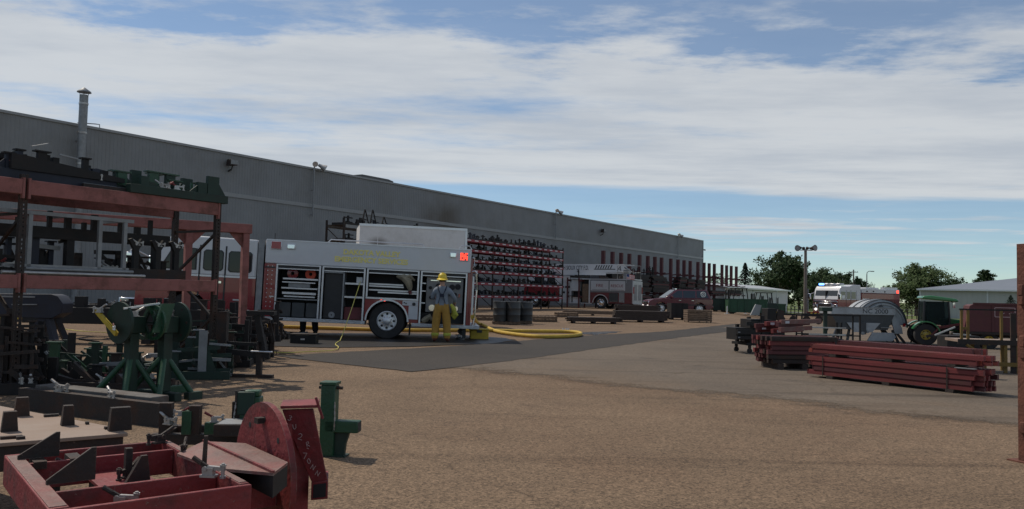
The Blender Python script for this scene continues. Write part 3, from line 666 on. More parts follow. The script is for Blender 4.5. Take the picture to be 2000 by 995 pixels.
def fender(parent, cx, cz, r, t, y0, y1, m_, name='fender_trim'):
    o_, i_ = arc_poly(cx, cz, r + t, 0.0, math.pi, 20), arc_poly(cx, cz, r, 0.0, math.pi, 20); mb = MB()
    for k in range(20):
        mb.prism([i_[k], o_[k], o_[k+1], i_[k+1]], 'y', y0, y1)
    return mb.build(name, m_, parent)

W0 = gp(753, 663.5)
T = thing('fire_engine', 'white over red fire engine with open side compartments and a lit red rear lamp', 'fire truck',
          M=frame(W0 + Vector((0, 0.0, 0)), (1, 0.085, -0.026), (0.026, 0, 1)))
T_fe = T
# chassis
MB().box(-6.6, 2.1, 0.75, 1.05, 0.55, 0.82).box(-6.6, 2.1, 1.45, 1.75, 0.55, 0.82).build('chassis_rail', 'black_trim', T)
MB().tube((0, 0.4, 0.52), (0, 2.0, 0.52), 0.09, 10).box(-0.16, 0.16, 1.05, 1.40, 0.36, 0.70).build('rear_axle', 'black_trim', T)
MB().box(-3.0, -1.4, 0.8, 1.7, 0.42, 0.56).build('fuel_tank', 'black_trim', T)
for (x, y, o_) in ((0, 0.20, -1), (0, 0.52, -1), (0, 2.25, 1), (0, 1.93, 1)): wheel(T, (x, y, 0.52), 0.52, 0.29, 0.285, 'alum', o_)
for (y, o_) in ((0.22, -1), (2.22, 1)): wheel(T, (-5.55, y, 0.52), 0.52, 0.30, 0.30, 'chrome', o_)
# upper body
ub = MB().box(-3.46, 2.30, 0.0, 2.45, 1.985, 2.66).build('upper_body', 'white_paint', T, 0.03)
MB().box(-3.44, 2.28, -0.012, 0.03, 2.635, 2.665).build('top_moulding', 'alum', ub)
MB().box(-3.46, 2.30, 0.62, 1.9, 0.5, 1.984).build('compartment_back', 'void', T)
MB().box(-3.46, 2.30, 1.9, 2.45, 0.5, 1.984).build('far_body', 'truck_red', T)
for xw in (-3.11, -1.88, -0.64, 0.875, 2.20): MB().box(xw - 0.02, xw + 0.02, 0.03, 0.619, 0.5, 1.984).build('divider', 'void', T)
lp = MB().box(-3.46, -3.135, 0.0, 0.61, 0.5, 1.982).build('side_panel', 'truck_red', T, 0.01)
for z_ in [0.66 + 0.125*k for k in range(11)]:
    for x_ in (-3.36, -3.24): MB().tube((x_, -0.012, z_), (x_, 0.0, z_), 0.014, 6).build('rivet', 'alum', lp)
MB().box(-3.44, -3.16, -0.012, 0.0, 1.86, 1.90).build('vent_slot', 'black_trim', lp)
MB().box(-3.30, -3.18, -0.015, 0.0, 0.62, 0.65).build('marker', 'alum', lp); MB().box(-3.28, -3.16, -0.015, 0.0, 1.05, 1.08).build('marker', 'alum', lp)
MB().box(2.225, 2.298, 0.0, 0.61, 0.5, 1.982).build('rear_corner_panel', 'truck_red', T, 0.01)
# door frames
def doorframe(x0, x1, z0, z1, parent=T):
    fr = MB().box(x0, x0 + 0.045, -0.02, 0.03, z0, z1).box(x1 - 0.045, x1, -0.02, 0.03, z0, z1).box(x0 + 0.045, x1 - 0.045, -0.02, 0.03, z1 - 0.03, z1).build('door_frame', 'alum', parent)
    MB().box(x0 + 0.05, x1 - 0.05, 0.02, 0.10, z1 - 0.13, z1 - 0.035).build('rolled_door', 'black_trim', fr)
    MB().box(x0 + 0.05, x1 - 0.05, 0.005, 0.02, z1 - 0.135, z1 - 0.11).build('door_bar', 'alum', fr)
    return fr
doorframe(-3.13, -1.90, 0.5, 1.98); doorframe(-1.86, -0.66, 0.5, 1.98); doorframe(-0.62, 0.855, 1.18, 1.98); doorframe(0.895, 2.215, 0.5, 1.98)
def part(name, m_, x0, x1, y0, y1, z0, z1, bev=0.0, parent=T): return MB().box(x0, x1, y0, y1, z0, z1).build(name, m_, parent, bev)
# first compartment: stacked trays, coils, crates below
for i, (z_, xa, xb) in enumerate(((1.56, -2.95, -1.98), (1.47, -2.97, -2.05), (1.30, -2.98, -1.98), (1.15, -2.95, -2.02), (1.07, -2.90, -2.04))):
    part('tray', 'alum', xa, xb, 0.08, 0.5, z_, z_ + (0.045, 0.03, 0.04, 0.06, 0.035)[i])
part('tool_case', 'galv', -2.8, -2.2, 0.12, 0.45, 1.345, 1.465, 0.01)
part('shelf', 'galv', -3.08, -1.92, 0.06, 0.6, 1.0, 1.03)
for (x_, m_, r_) in ((-2.72, 'truck_red', 0.15), (-2.22, 'lens_orange', 0.15)):
    if m_ not in MATS: mat('lens_orange', (0.55, 0.06, 0.02), 0.5)
    MB().lathe([(r_*0.35, -0.08), (r_, -0.07), (r_*1.06, 0.0), (r_, 0.07), (r_*0.35, 0.08)], 16, (x_, 0.30, 1.735), 'y').build('hose_coil', m_, T)
for i in range(3): part('storage_bin', 'drum_grey', -3.05 + 0.385*i, -2.70 + 0.385*i, 0.1, 0.5, 0.51, 0.92, 0.02)
# second compartment
part('gear_locker', 'black_trim', -1.80, -1.28, 0.10, 0.6, 0.52, 1.80, 0.01)
MB().box(-1.28, -1.24, 0.02, 0.6, 0.51, 1.84).box(-1.80, -1.24, 0.02, 0.06, 1.80, 1.84).build('locker_frame', 'galv', T)
MB().lathe([(0.02, -0.02), (0.09, -0.02), (0.09, 0.02), (0.02, 0.02)], 12, (-1.55, 0.08, 0.62), 'y').build('cylinder_base', 'galv', T)
for z_ in (1.50, 1.12): part('shelf', 'alum', -1.22, -0.69, 0.05, 0.6, z_, z_ + 0.05)
part('white_case', 'white_paint', -0.92, -0.74, 0.15, 0.4, 1.552, 1.72, 0.01)
part('red_case', 'rack_maroon', -1.22, -0.72, 0.12, 0.58, 0.51, 0.86, 0.02)
# third compartment, above the wheel
part('floor_plate', 'alum', -0.62, 0.86, -0.03, 0.6, 1.13, 1.175)
for (z_, xa, xb) in ((1.47, -0.56, 0.42), (1.53, -0.56, 0.40), (1.36, -0.56, 0.80), (1.30, -0.3, 0.8)): part('hand_tool_bar', 'alum', xa, xb, 0.15, 0.22, z_, z_ + 0.04)
mat('canvas', (0.24, 0.21, 0.15), 0.9, var=0.25, bump=0.4)
cb = MB().path([(0.22, 0.1, 1.80), (0.40, 0.06, 1.78), (0.55, 0.04, 1.66), (0.60, 0.03, 1.50), (0.62, 0.03, 1.40)], [0.06, 0.15, 0.17, 0.12, 0.05], 10, 0.7).path([(0.40, 0.05, 1.76), (0.58, 0.06, 1.82), (0.72, 0.08, 1.70)], [0.10, 0.11, 0.05], 8, 0.6).build('canvas_bag', 'canvas', T)
MB().path([(0.60, 0.0, 1.40), (0.63, 0.0, 1.31)], [0.055, 0.04], 8).build('bag_end', 'rack_maroon', cb)
# red panel around the rear wheel
arch = arc_poly(0.0, 0.52, 0.66, math.pi, 0.0, 24)
lo = MB(); top = 1.125
ar = arc_poly(0.0, 0.52, 0.575, math.pi, 0.0, 24)
for k in range(24):
    (xa, za), (xb, zb) = ar[k], ar[k+1]; lo.add([(xa, 0, za), (xb, 0, zb), (xb, 0, top), (xa, 0, top), (xa, 0.6, za), (xb, 0.6, zb), (xb, 0.6, top), (xa, 0.6, top)], [(0,1,2,3),(4,7,6,5),(0,4,5,1),(3,2,6,7)])
lo.box(0.575, 0.872, 0, 0.6, 0.5, top).box(-0.638, -0.575, 0, 0.6, 0.5, top); lo.build('wheel_panel', 'truck_red', T)
fender(T, 0, 0.52, 0.570, 0.045, -0.05, 0.02, 'alum')
part('marker_lamp', 'lamp_red', -0.20, -0.06, -0.02, 0.0, 1.075, 1.115, 0.006)
cpn = part('control_panel', 'white_paint', 0.42, 0.86, -0.012, 0.0, 0.985, 1.12); 
cpn2 = part('control_panel', 'white_paint', 0.60, 0.86, -0.013, -0.001, 0.60, 0.98)
for (x_, z_, s_) in ((0.47, 1.06, 0.02), (0.52, 1.04, 0.02), (0.74, 1.03, 0.05)): MB().tube((x_, -0.03, z_), (x_, -0.012, z_), s_, 10).build('gauge', 'black_trim', cpn)
# pump panel
pp = part('pump_panel', 'panel_grey', 1.06, 2.12, 0.22, 0.6, 0.82, 1.83, 0.01)
part('panel_lamp', 'lamp_white_off', 1.18, 2.04, 0.17, 0.215, 1.72, 1.745, 0, pp) if 'lamp_white_off' in MATS else MB().box(1.18, 2.04, 0.17, 0.215, 1.72, 1.745).build('panel_lamp', 'chrome', pp)
for (x_, z_, r_) in ((1.40, 1.58, .075), (1.18, 1.52, .05), (1.80, 1.56, .085), (1.96, 1.58, .085), (1.30, 1.40, .05), (1.75, 1.36, .05), (1.9, 1.36, .05), (1.2, 1.24, .05)):
    gg = MB().tube((x_, 0.18, z_), (x_, 0.219, z_), r_, 14).build('gauge', 'black_trim', pp); MB().tube((x_, 0.172, z_), (x_, 0.179, z_), r_*0.8, 14).build('dial', 'void', gg)
MB().box(1.99, 2.04, 0.15, 0.21, 1.28, 1.38).build('switch', 'lens_red', pp)
for (x_, z_) in ((1.25, 0.95), (1.55, 0.98), (1.9, 0.95)): MB().tube((x_, 0.05, z_), (x_, 0.219, z_), 0.09, 14).build('hose_outlet', 'chrome', pp)
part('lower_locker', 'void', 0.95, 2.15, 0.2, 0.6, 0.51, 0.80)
for z_ in (1.62, 1.40, 1.06): part('shelf_edge', 'alum', 0.92, 1.05, 0.03, 0.5, z_, z_ + 0.03)
MB().path([(1.0, 0.05, 0.56), (1.1, 0.03, 0.62), (1.2, 0.05, 0.70), (1.28, 0.06, 0.60)], [0.06, 0.09, 0.08, 0.04], 8).build('folded_glove', 'canvas', T)
# running boards, flaps, tail
MB().box(-3.55, -0.60, -0.10, 0.45, 0.40, 0.497).build('running_board', 'diamond', T, 0.01)
MB().box(0.70, 2.62, -0.10, 0.45, 0.40, 0.497).build('running_board', 'diamond', T, 0.01)
MB().box(2.305, 2.62, 0.46, 2.4, 0.40, 0.497).build('tailboard', 'diamond', T, 0.01)
MB().box(0.63, 0.66, 0.05, 0.6, 0.14, 0.52).build('mud_flap', 'rubber', T)
MB().box(2.15, 2.25, 0.1, 0.2, 0.12, 0.40).build('tail_support', 'black_trim', T)
rear = MB().box(2.302, 2.36, 0.05, 2.4, 0.5, 2.4).build('rear_panel', 'truck_red', T)
for (xa, ya) in ((2.50, -0.05), (2.50, 0.45)):
    MB().path([(2.34, ya, 2.03), (2.42, ya, 2.05), (2.49, ya, 1.98), (2.50, ya, 1.5), (2.48, ya, 0.8), (2.44, ya, 0.5)], 0.022, 8).build('grab_rail', 'chrome', rear)
MB().path([(2.34, 0.02, 2.42), (2.40, 0.0, 2.42), (2.40, 0.0, 2.2), (2.36, 0.02, 2.14)], 0.02, 8).build('grab_rail', 'chrome', rear)
MB().box(2.37, 2.42, 0.1, 0.2, 0.8, 1.9).build('step_ladder', 'alum', rear)
# red band seam, lettering, lamps, roof rails
text('DAKOTA VALLEY', 'lettering', 'letter_gold', T, (-0.52, -0.004, 2.345), (math.pi/2, 0, 0), 0.20, 0.003, sx=1.02, bold=0.008)
text('EMERGENCY SERVICES', 'lettering', 'letter_gold', T, (-0.52, -0.004, 2.135), (math.pi/2, 0, 0), 0.20, 0.003, sx=1.02, bold=0.008)
def lamp(x0, x1, z0, z1, m_, bez='alum'):
    b = MB().box(x0 - 0.02, x1 + 0.02, -0.025, 0.0, z0 - 0.02, z1 + 0.02).build('lamp_bezel', bez, T, 0.01)
    MB().box(x0, x1, -0.045, -0.026, z0, z1).build('lamp_lens', m_, b, 0.01); return b
lamp(-3.30, -3.04, 2.40, 2.60, 'lens_red'); lamp(-2.86, -2.66, 2.42, 2.54, 'chrome'); lamp(1.70, 1.86, 2.42, 2.54, 'chrome')
b = lamp(1.98, 2.20, 2.34, 2.56, 'lens_red')
gr = MB()
for i in range(5):
    for k in range(5):
        if (i + k*2) % 7 != 3: gr.box(1.985 + i*0.043, 2.02 + i*0.043, -0.055, -0.046, 2.347 + k*0.043, 2.378 + k*0.043)
gr.build('lit_cells', 'lamp_red', b)
MB().path([(-1.75, 0.05, 2.66), (-1.68, 0.05, 2.74), (-0.2, 0.05, 2.74), (0.9, 0.05, 2.74), (0.95, 0.05, 2.66)], 0.018, 6).build('roof_rail', 'alum', T)
MB().path([(1.95, 0.05, 2.66), (2.0, 0.05, 2.76), (2.25, 0.05, 2.76), (2.3, 0.05, 2.66)], 0.018, 6).build('roof_rail', 'alum', T)
MB().tube((-3.28, 0.3, 2.66), (-3.28, 0.3, 2.85), 0.012, 5).build('antenna', 'black_trim', T)
# cab
MB().box(-3.62, -3.465, 0.2, 2.3, 0.6, 2.5).build('cab_gap', 'black_trim', T)
MB().box(-3.66, -3.50, 0.02, 0.2, 0.55, 2.62).build('gap_pillar', 'galv', T)
cabw = MB().prism([(-3.68, 1.562), (-3.68, 2.62), (-5.90, 2.66), (-6.05, 2.62), (-6.72, 1.562)], 'y', 0.0, 2.4).build('cab_upper', 'white_paint', T, 0.05)
ar = arc_poly(-5.55, 0.52, 0.62, 0.0, math.pi, 16)
cabr = MB(); tp = 1.56
for k in range(16):
    (xb, zb), (xa, za) = ar[k], ar[k+1]; cabr.add([(xa, 0, za), (xb, 0, zb), (xb, 0, tp), (xa, 0, tp), (xa, 2.4, za), (xb, 2.4, zb), (xb, 2.4, tp), (xa, 2.4, tp)], [(0,1,2,3),(4,7,6,5),(0,4,5,1),(3,2,6,7)])
cabr.box(-4.928, -3.68, 0, 2.4, 0.50, tp).box(-6.90, -6.172, 0, 2.4, 0.50, tp)
cabr.build('cab_lower', 'truck_red', T)
MB().box(-6.95, -3.68, -0.012, 0.0, 1.53, 1.58).build('belt_moulding', 'alum', T)
def cabwin(poly, bev=0.03):
    fr = MB().prism(poly, 'y', -0.010, 0.0).build('window_frame', 'black_trim', T)
    cx_, cz_ = sum(p[0] for p in poly)/len(poly), sum(p[1] for p in poly)/len(poly)
    MB().prism([(cx_ + (p[0]-cx_)*0.9, cz_ + (p[1]-cz_)*0.92) for p in poly], 'y', -0.016, -0.0105).build('pane', 'glass_cab', fr)
def rr_(x0, x1, z0, z1, c=0.06): return [(x0+c, z0), (x1-c, z0), (x1, z0+c), (x1, z1-c), (x1-c, z1), (x0+c, z1), (x0, z1-c), (x0, z0+c)]
cabwin(rr_(-4.45, -3.80, 1.68, 2.27)); cabwin(rr_(-5.13, -4.58, 1.70, 2.28)); cabwin([(-6.30, 1.70), (-5.30, 1.70), (-5.30, 2.30), (-5.95, 2.34)])
MB().add([(-6.745, 0.15, 1.62), (-6.745, 2.25, 1.62), (-6.095, 2.2, 2.56), (-6.095, 0.2, 2.56), (-6.72, 0.15, 1.62), (-6.72, 2.25, 1.62), (-6.07, 2.2, 2.56), (-6.07, 0.2, 2.56)], [(0,1,2,3),(7,6,5,4),(0,4,5,1),(1,5,6,2),(2,6,7,3),(3,7,4,0)]).build('windshield', 'glass_cab', T)
MB().box(-4.54, -4.50, -0.012, 0.0, 0.6, 2.4).build('door_seam', 'black_trim', T); MB().box(-5.24, -5.20, -0.012, 0.0, 1.0, 2.4).build('door_seam', 'black_trim', T)
MB().box(-4.72, -4.60, -0.05, -0.012, 1.36, 1.42).build('door_handle', 'chrome', T)
for x_ in (-3.95, -4.15): part('cab_step', 'diamond', x_ - 0.1, x_ + 0.15, -0.08, 0.3, 0.62 if x_ > -4 else 0.9, 0.66 if x_ > -4 else 0.94)
for (x_, y_) in ((-7.05, -0.18), (-7.38, 2.5)):
    mr_ = MB().path([(-6.6, 0.05 if y_ < 0 else 2.35, 2.0), (x_ + 0.1, y_, 2.2), (x_ + 0.02, y_, 2.15), (x_ + 0.1, y_, 1.62), (-6.7, 0.1 if y_ < 0 else 2.3, 1.6)], 0.02, 6).build('mirror_arm', 'alum', T)
    MB().box(x_ - 0.08, x_ + 0.10, y_ - 0.1, y_ + 0.1, 1.72, 2.10).build('mirror', 'chrome', mr_, 0.03)
MB().box(-7.35, -6.905, 0.05, 2.35, 0.5, 0.85).build('front_bumper', 'chrome', T, 0.03)

# ================================================================== ladder truck behind the red rack
LT0 = gat(1173, 72); c30 = R(28)
T = thing('ladder_truck', 'red fire department ladder truck with white lettered boom behind the red pallet rack', 'fire truck',
          M=frame(LT0, (math.cos(c30), -math.sin(c30), 0)))
T_lt = T
for x_ in (0.0,): 
    for (y_, o_) in ((0.2, -1), (2.25, 1)): wheel(T, (x_, y_, 0.54), 0.54, 0.32, 0.33, 'chrome', o_)
for (y_, o_) in ((0.2, -1), (2.25, 1)): wheel(T, (-6.6, y_, 0.54), 0.54, 0.32, 0.33, 'chrome', o_)
MB().box(-8.2, 2.8, 0.8, 1.7, 0.6, 0.9).build('chassis_rail', 'black_trim', T)
arl = arc_poly(0.0, 0.54, 0.68, math.pi, 0.0, 20); lo = MB(); top = 1.45
for k in range(20):
    (xa, za), (xb, zb) = arl[k], arl[k+1]; lo.add([(xa, 0, za), (xb, 0, zb), (xb, 0, top), (xa, 0, top), (xa, 2.5, za), (xb, 2.5, zb), (xb, 2.5, top), (xa, 2.5, top)], [(0,1,2,3),(4,7,6,5),(0,4,5,1),(3,2,6,7)])
lo.box(0.68, 2.95, 0, 2.5, 0.5, top).box(-1.0, -0.68, 0, 2.5, 0.5, top)
lo.build('lower_body', 'rack_maroon', T)
part('upper_body', 'panel_grey', -1.0, 2.95, 0.01, 2.49, 1.452, 2.60, 0.02, T)
part('front_locker', 'void', -2.85, -1.0, 0.5, 2.49, 0.5, 2.60, 0.0, T)
part('locker_door', 'alum', -2.85, -2.05, 0.0, 0.5, 1.55, 2.60, 0.0, T); part('white_box', 'white_paint', -2.75, -2.1, 0.1, 0.49, 0.5, 1.0, 0.0, T)
part('open_door', 'alum', -1.15, -1.02, 0.0, 0.5, 0.5, 2.58, 0.0, T); part('locker_goods', 'wood', -1.85, -1.25, 0.2, 0.49, 0.55, 2.2, 0.0, T)
part('roof_moulding', 'alum', -2.9, 3.0, -0.04, 2.54, 2.605, 2.68, 0.0, T)
for (xa, xb, z0, z1, m_) in ((-0.95, 0.75, 1.62, 2.50, 'alum'), (0.85, 2.3, 1.62, 2.50, 'alum'), (1.75, 2.25, 0.6, 1.5, 'galv'), (0.8, 1.65, 0.62, 1.42, 'drum_grey')):
    d_ = part('roll_up_door', m_, xa, xb, -0.02, 0.009 if z0 > 1.5 else -0.001, z0, z1, 0.0, T)
    MB().box(xa + 0.1, xb - 0.1, -0.035, -0.021, z0 + 0.05, z0 + 0.09).build('door_bar', 'chrome', d_)
text('FIRE', 'lettering', 'truck_red', T, (-0.1, -0.024, 1.95), (math.pi/2, 0, 0), 0.38, 0.003)
text('RESCUE', 'lettering', 'truck_red', T, (1.55, -0.024, 1.95), (math.pi/2, 0, 0), 0.34, 0.003)
fender(T, 0, 0.54, 0.68, 0.07, -0.05, 0.02, 'alum')
rp_ = part('rear_panel', 'diamond', 2.952, 3.05, 0.0, 2.5, 0.5, 2.5, 0.02, T)
for (y0_, y1_) in ((0.25, 1.0), (1.4, 2.2)): MB().box(3.051, 3.07, y0_, y1_, 0.8, 2.2).build('rear_door', 'galv', rp_, 0.02)
for y_ in (0.12, 2.38): MB().box(3.051, 3.09, y_ - 0.08, y_ + 0.08, 1.4, 2.0).build('tail_lamp', 'lens_red', rp_)
part('tailboard', 'diamond', 3.05, 3.5, 0.1, 2.4, 0.45, 0.52, 0.0, T)
part('running_board', 'diamond', -4.2, -0.8, -0.06, 0.5, 0.42, 0.498, 0.0, T)
part('pump_house', 'alum', -4.05, -2.86, 0.05, 2.45, 0.5, 2.3, 0.0, T)
for (x_, z_) in ((-3.7, 1.9), (-3.4, 1.9), (-3.1, 1.9), (-3.6, 1.4), (-3.2, 1.4)): MB().tube((x_, 0.0, z_), (x_, 0.049, z_), 0.1, 10).build('gauge', 'black_trim', T)
cb_ = MB().prism([(-4.15, 0.55), (-4.15, 2.95), (-7.2, 2.95), (-7.7, 1.7), (-7.85, 0.55), (-7.25, 0.55), (-7.1, 1.0), (-6.6, 1.2), (-6.1, 1.0), (-5.95, 0.55)], 'y', 0.0, 2.5).build('cab', 'truck_red', T, 0.05)
MB().prism([(-4.12, 2.0), (-4.12, 2.94), (-7.16, 2.94), (-7.55, 2.0)], 'y', -0.01, 2.51).build('cab_top', 'white_paint', cb_)
for (xa, xb) in ((-5.3, -4.5), (-6.6, -5.6)): MB().box(xa, xb, -0.025, -0.011, 2.05, 2.75).build('window', 'glass', cb_)
MB().box(-6.9, -5.9, 0.2, 2.3, 2.951, 3.16).build('light_bar', 'chrome', cb_, 0.03)
MB().box(-8.3, -7.72, 0.05, 2.45, 0.5, 0.9).build('front_bumper', 'chrome', T, 0.03)
# turntable and boom
MB().lathe([(0.01, 2.68), (0.75, 2.68), (0.75, 2.95), (0.5, 3.0), (0.45, 3.35), (0.01, 3.35)], 16, (2.1, 1.25, 0)).build('turntable', 'steel_dark', T)
bm_ = MB()
for y_ in (0.78, 1.72):
    bm_.beam((2.5, y_, 3.25), (-7.6, y_, 3.25), 0.08, 0.12).beam((2.5, y_, 3.95), (-7.6, y_, 3.88), 0.08, 0.08)
    for k in range(12): bm_.beam((2.4 - k*0.83, y_, 3.28), (2.4 - (k+1)*0.83, y_, 3.90), 0.05, 0.05)
bm_.build('boom', 'alum', T)
for k in range(26): MB().tube((2.2 - k*0.38, 0.82, 3.25), (2.2 - k*0.38, 1.68, 3.25), 0.025, 6).build('rung', 'alum', T)
bd = MB().box(-4.95, 1.95, 0.68, 0.72, 3.30, 4.02).box(-4.3, 0.2, 0.68, 0.72, 3.02, 3.297).build('sign_board', 'white_paint', T)
text('NORTH SIOUX CITY F.D.', 'lettering', 'letter_black', bd, (-4.85, 0.676, 3.50), (math.pi/2, 0, 0), 0.54, 0.003, align='LEFT', sx=0.56, bold=0.006)
text('A', 'lettering', 'letter_black', bd, (1.45, 0.676, 3.42), (math.pi/2, 0, 0), 0.62, 0.003, shear=0.3)
for k in range(7): MB().prism([(-0.85 + k*0.24, 3.62), (-0.75 + k*0.24, 3.62), (-0.60 + k*0.24, 3.92), (-0.72 + k*0.24, 3.92)], 'y', 0.672, 0.679).build('stripe_mark', 'drum_grey', bd)
MB().box(-0.95, 1.1, 0.674, 0.679, 3.52, 3.60).build('stripe_mark', 'drum_grey', bd)
part('control_box', 'galv', 2.0, 2.5, 0.3, 0.72, 2.69, 3.55, 0.02, T)
for (xa, ya) in ((2.75, 0.2), (2.75, 2.2)):
    MB().path([(1.5, ya, 2.68), (1.5, ya, 3.85), (1.6, ya, 3.92), (2.9, ya, 3.92), (2.98, ya, 3.85), (2.98, ya, 2.68)], 0.025, 6).build('guard_rail', 'galv', T)
    MB().tube((1.5, ya, 3.3), (2.98, ya, 3.3), 0.02, 6).build('guard_rail', 'galv', T)
# flag on the rear rail
mat('flag_red', (0.42, 0.04, 0.05), 0.8); mat('flag_white', (0.7, 0.7, 0.7), 0.8); mat('flag_blue', (0.03, 0.05, 0.18), 0.8)
fw = T.matrix_world @ Vector((3.0, -0.05, 2.45))
fl = thing('flag', 'small striped flag hanging at the rear of the ladder truck', 'flag', M=frame(fw, (math.cos(c30), -math.sin(c30), 0)) @ Matrix.Scale(0.55, 4))
MB().tube((-1.0, 0, -0.2), (-1.0, 0, 1.25), 0.02, 6).build('staff', 'alum', fl)
for k in range(9):
    mb = MB(); z1_, z0_ = 1.2 - k*0.085, 1.2 - (k+1)*0.085 + 0.002; x0_ = -0.98 if k > 4 else -0.58
    pts = [(x0_ + (0.35 - x0_) * i / 8) for i in range(9)]
    for i in range(8):
        ya, yb = 0.05*math.sin(pts[i]*9), 0.05*math.sin(pts[i+1]*9); da, db = -0.25*(pts[i]+1)**1.5*0.5, -0.25*(pts[i+1]+1)**1.5*0.5
        mb.add([(pts[i], ya, z0_+da), (pts[i+1], yb, z0_+db), (pts[i+1], yb, z1_+db), (pts[i], ya, z1_+da), (pts[i], ya+.01, z0_+da), (pts[i+1], yb+.01, z0_+db), (pts[i+1], yb+.01, z1_+db), (pts[i], ya+.01, z1_+da)], [(0,1,2,3),(7,6,5,4),(0,4,5,1),(2,6,7,3)])
    mb.build('stripe', 'flag_red' if k % 2 == 0 else 'flag_white', fl)
MB().box(-0.98, -0.60, 0.0, 0.01, 0.72, 1.17).build('canton', 'flag_blue', fl)

# ================================================================== arriving fire engine on the right
p0 = gat(1637, 76); ang = math.atan2(p0.x, p0.y) + R(34)
T = thing('fire_engine', 'fire engine with white cab top, lit blue lamp and chrome nose facing the yard', 'fire truck', M=frame(p0, (math.sin(ang), math.cos(ang), 0)) @ Matrix.Scale(1.09, 4))
for x_ in (1.45, 6.9):
    for (y_, o_) in ((0.2, -1), (2.3, 1)): wheel(T, (x_, y_, 0.53), 0.53, 0.32, 0.32, 'chrome', o_)
MB().box(0.2, 9.2, 0.8, 1.7, 0.55, 0.85).build('chassis_rail', 'black_trim', T)
def arch_side(x0, x1, wx, wz, wr, top, y0, y1):
    mb = MB(); a_ = arc_poly(wx, wz, wr, math.pi, 0.0, 14)
    for k in range(14):
        (xa, za), (xb, zb) = a_[k], a_[k+1]; mb.add([(xa, y0, za), (xb, y0, zb), (xb, y0, top), (xa, y0, top), (xa, y1, za), (xb, y1, zb), (xb, y1, top), (xa, y1, top)], [(0,1,2,3),(4,7,6,5),(0,4,5,1),(3,2,6,7)])
    return mb.box(x0, wx - wr, y0, y1, 0.5, top).box(wx + wr, x1, y0, y1, 0.5, top)
arch_side(0.0, 3.35, 1.45, 0.53, 0.66, 1.88, 0.0, 2.5).build('cab_lower', 'truck_red', T)
cu = MB().prism([(0.0, 1.882), (0.25, 2.78), (0.5, 3.08), (1.7, 3.10), (2.2, 3.25), (3.30, 3.25), (3.35, 3.1), (3.35, 1.882)], 'y', 0.0, 2.5).build('cab_upper', 'white_paint', T, 0.05)
MB().add([(-0.012, 0.12, 1.80), (-0.012, 2.38, 1.80), (0.215, 2.34, 2.70), (0.215, 0.16, 2.70), (0.03, 0.12, 1.80), (0.03, 2.38, 1.80), (0.255, 2.34, 2.70), (0.255, 0.16, 2.70)], [(0,1,2,3),(7,6,5,4),(0,4,5,1),(1,5,6,2),(2,6,7,3),(3,7,4,0)]).build('windshield', 'glass', T)
MB().box(0.02, 0.22, 1.22, 1.28, 1.85, 2.7).build('windshield_bar', 'black_trim', T)
for (xa, xb) in ((0.42, 1.05), (1.30, 1.75), (1.95, 2.55)):
    fr = MB().box(xa, xb, -0.012, 0.0, 2.0, 2.62).build('window', 'glass', cu)
MB().box(0.55, 0.95, -0.02, -0.0125, 2.02, 2.3).build('visible_seat', 'alum', cu)
for x_ in (1.17, 1.85, 2.65): MB().box(x_ - 0.015, x_ + 0.015, -0.012, 0.0, 0.7, 2.75).build('door_seam', 'black_trim', T)
MB().box(-0.05, 0.0, 0.05, 2.45, 1.60, 1.78).build('chrome_brow', 'chrome', T, 0.02)
gr = MB().box(-0.08, -0.001, 0.55, 1.95, 0.75, 1.58).build('grille', 'chrome', T, 0.02)
for k in range(7): MB().box(-0.10, -0.081, 0.65, 1.85, 0.82 + k*0.105, 0.87 + k*0.105).build('grille_bar', 'black_trim', gr)
for y_ in (0.05, 2.0):
    hb = MB().box(-0.09, -0.001, y_, y_ + 0.45, 0.85, 1.50).build('headlamp_bezel', 'chrome', T, 0.02)
    for z_ in (0.92, 1.22):
        MB().tube((-0.12, y_ + 0.14, z_ + 0.12), (-0.091, y_ + 0.14, z_ + 0.12), 0.10, 12).build('headlamp', 'lamp_white' if (y_ > 1 and z_ < 1) else 'chrome', hb)
        MB().tube((-0.12, y_ + 0.36, z_ + 0.12), (-0.091, y_ + 0.36, z_ + 0.12), 0.08, 12).build('headlamp', 'lamp_red' if (y_ < 1 and z_ < 1) else 'alum', hb)
bp_ = MB().box(-0.85, 0.0, 0.0, 2.5, 0.42, 0.74).build('front_bumper', 'black_trim', T, 0.02)
for k in range(6):
    yb = 0.1 + k*0.4; s_ = 0.2 if k < 3 else -0.2
    MB().prism([(yb, 0.45), (yb + 0.2, 0.45), (yb + 0.2 + s_, 0.72), (yb + s_, 0.72)], 'x', -0.862, -0.8505).build('chevron', 'safety_yellow', bp_)
MB().box(-0.87, 0.05, -0.02, 2.52, 0.745, 0.79).build('bumper_deck', 'truck_red', bp_)
lb = MB().box(0.45, 1.2, 0.15, 2.35, 3.12, 3.17).build('light_bar', 'chrome', T)
MB().box(0.6, 0.9, 2.0, 2.35, 3.172, 3.34).build('beacon', 'lamp_blue', lb, 0.03)
for y_ in (0.15, 0.75, 1.3): MB().box(0.5, 1.1, y_, y_ + 0.45, 3.172, 3.34).build('beacon', 'alum', lb, 0.03)
for y_ in (-0.25, 2.75):
    ma = MB().tube((0.2, 0.02 if y_ < 0 else 2.48, 2.5), (-0.15, y_, 2.35), 0.03, 6).build('mirror_arm', 'alum', T); MB().box(-0.25, -0.08, y_ - 0.12, y_ + 0.12, 1.9, 2.4).build('mirror', 'chrome', ma, 0.03)
arch_side(3.5, 9.5, 6.9, 0.53, 0.68, 2.55, 0.0, 2.5).build('body_lower', 'truck_red', T)
MB().box(3.5, 9.5, 0.0, 2.5, 2.552, 2.95).build('body_upper', 'white_paint', T, 0.03)
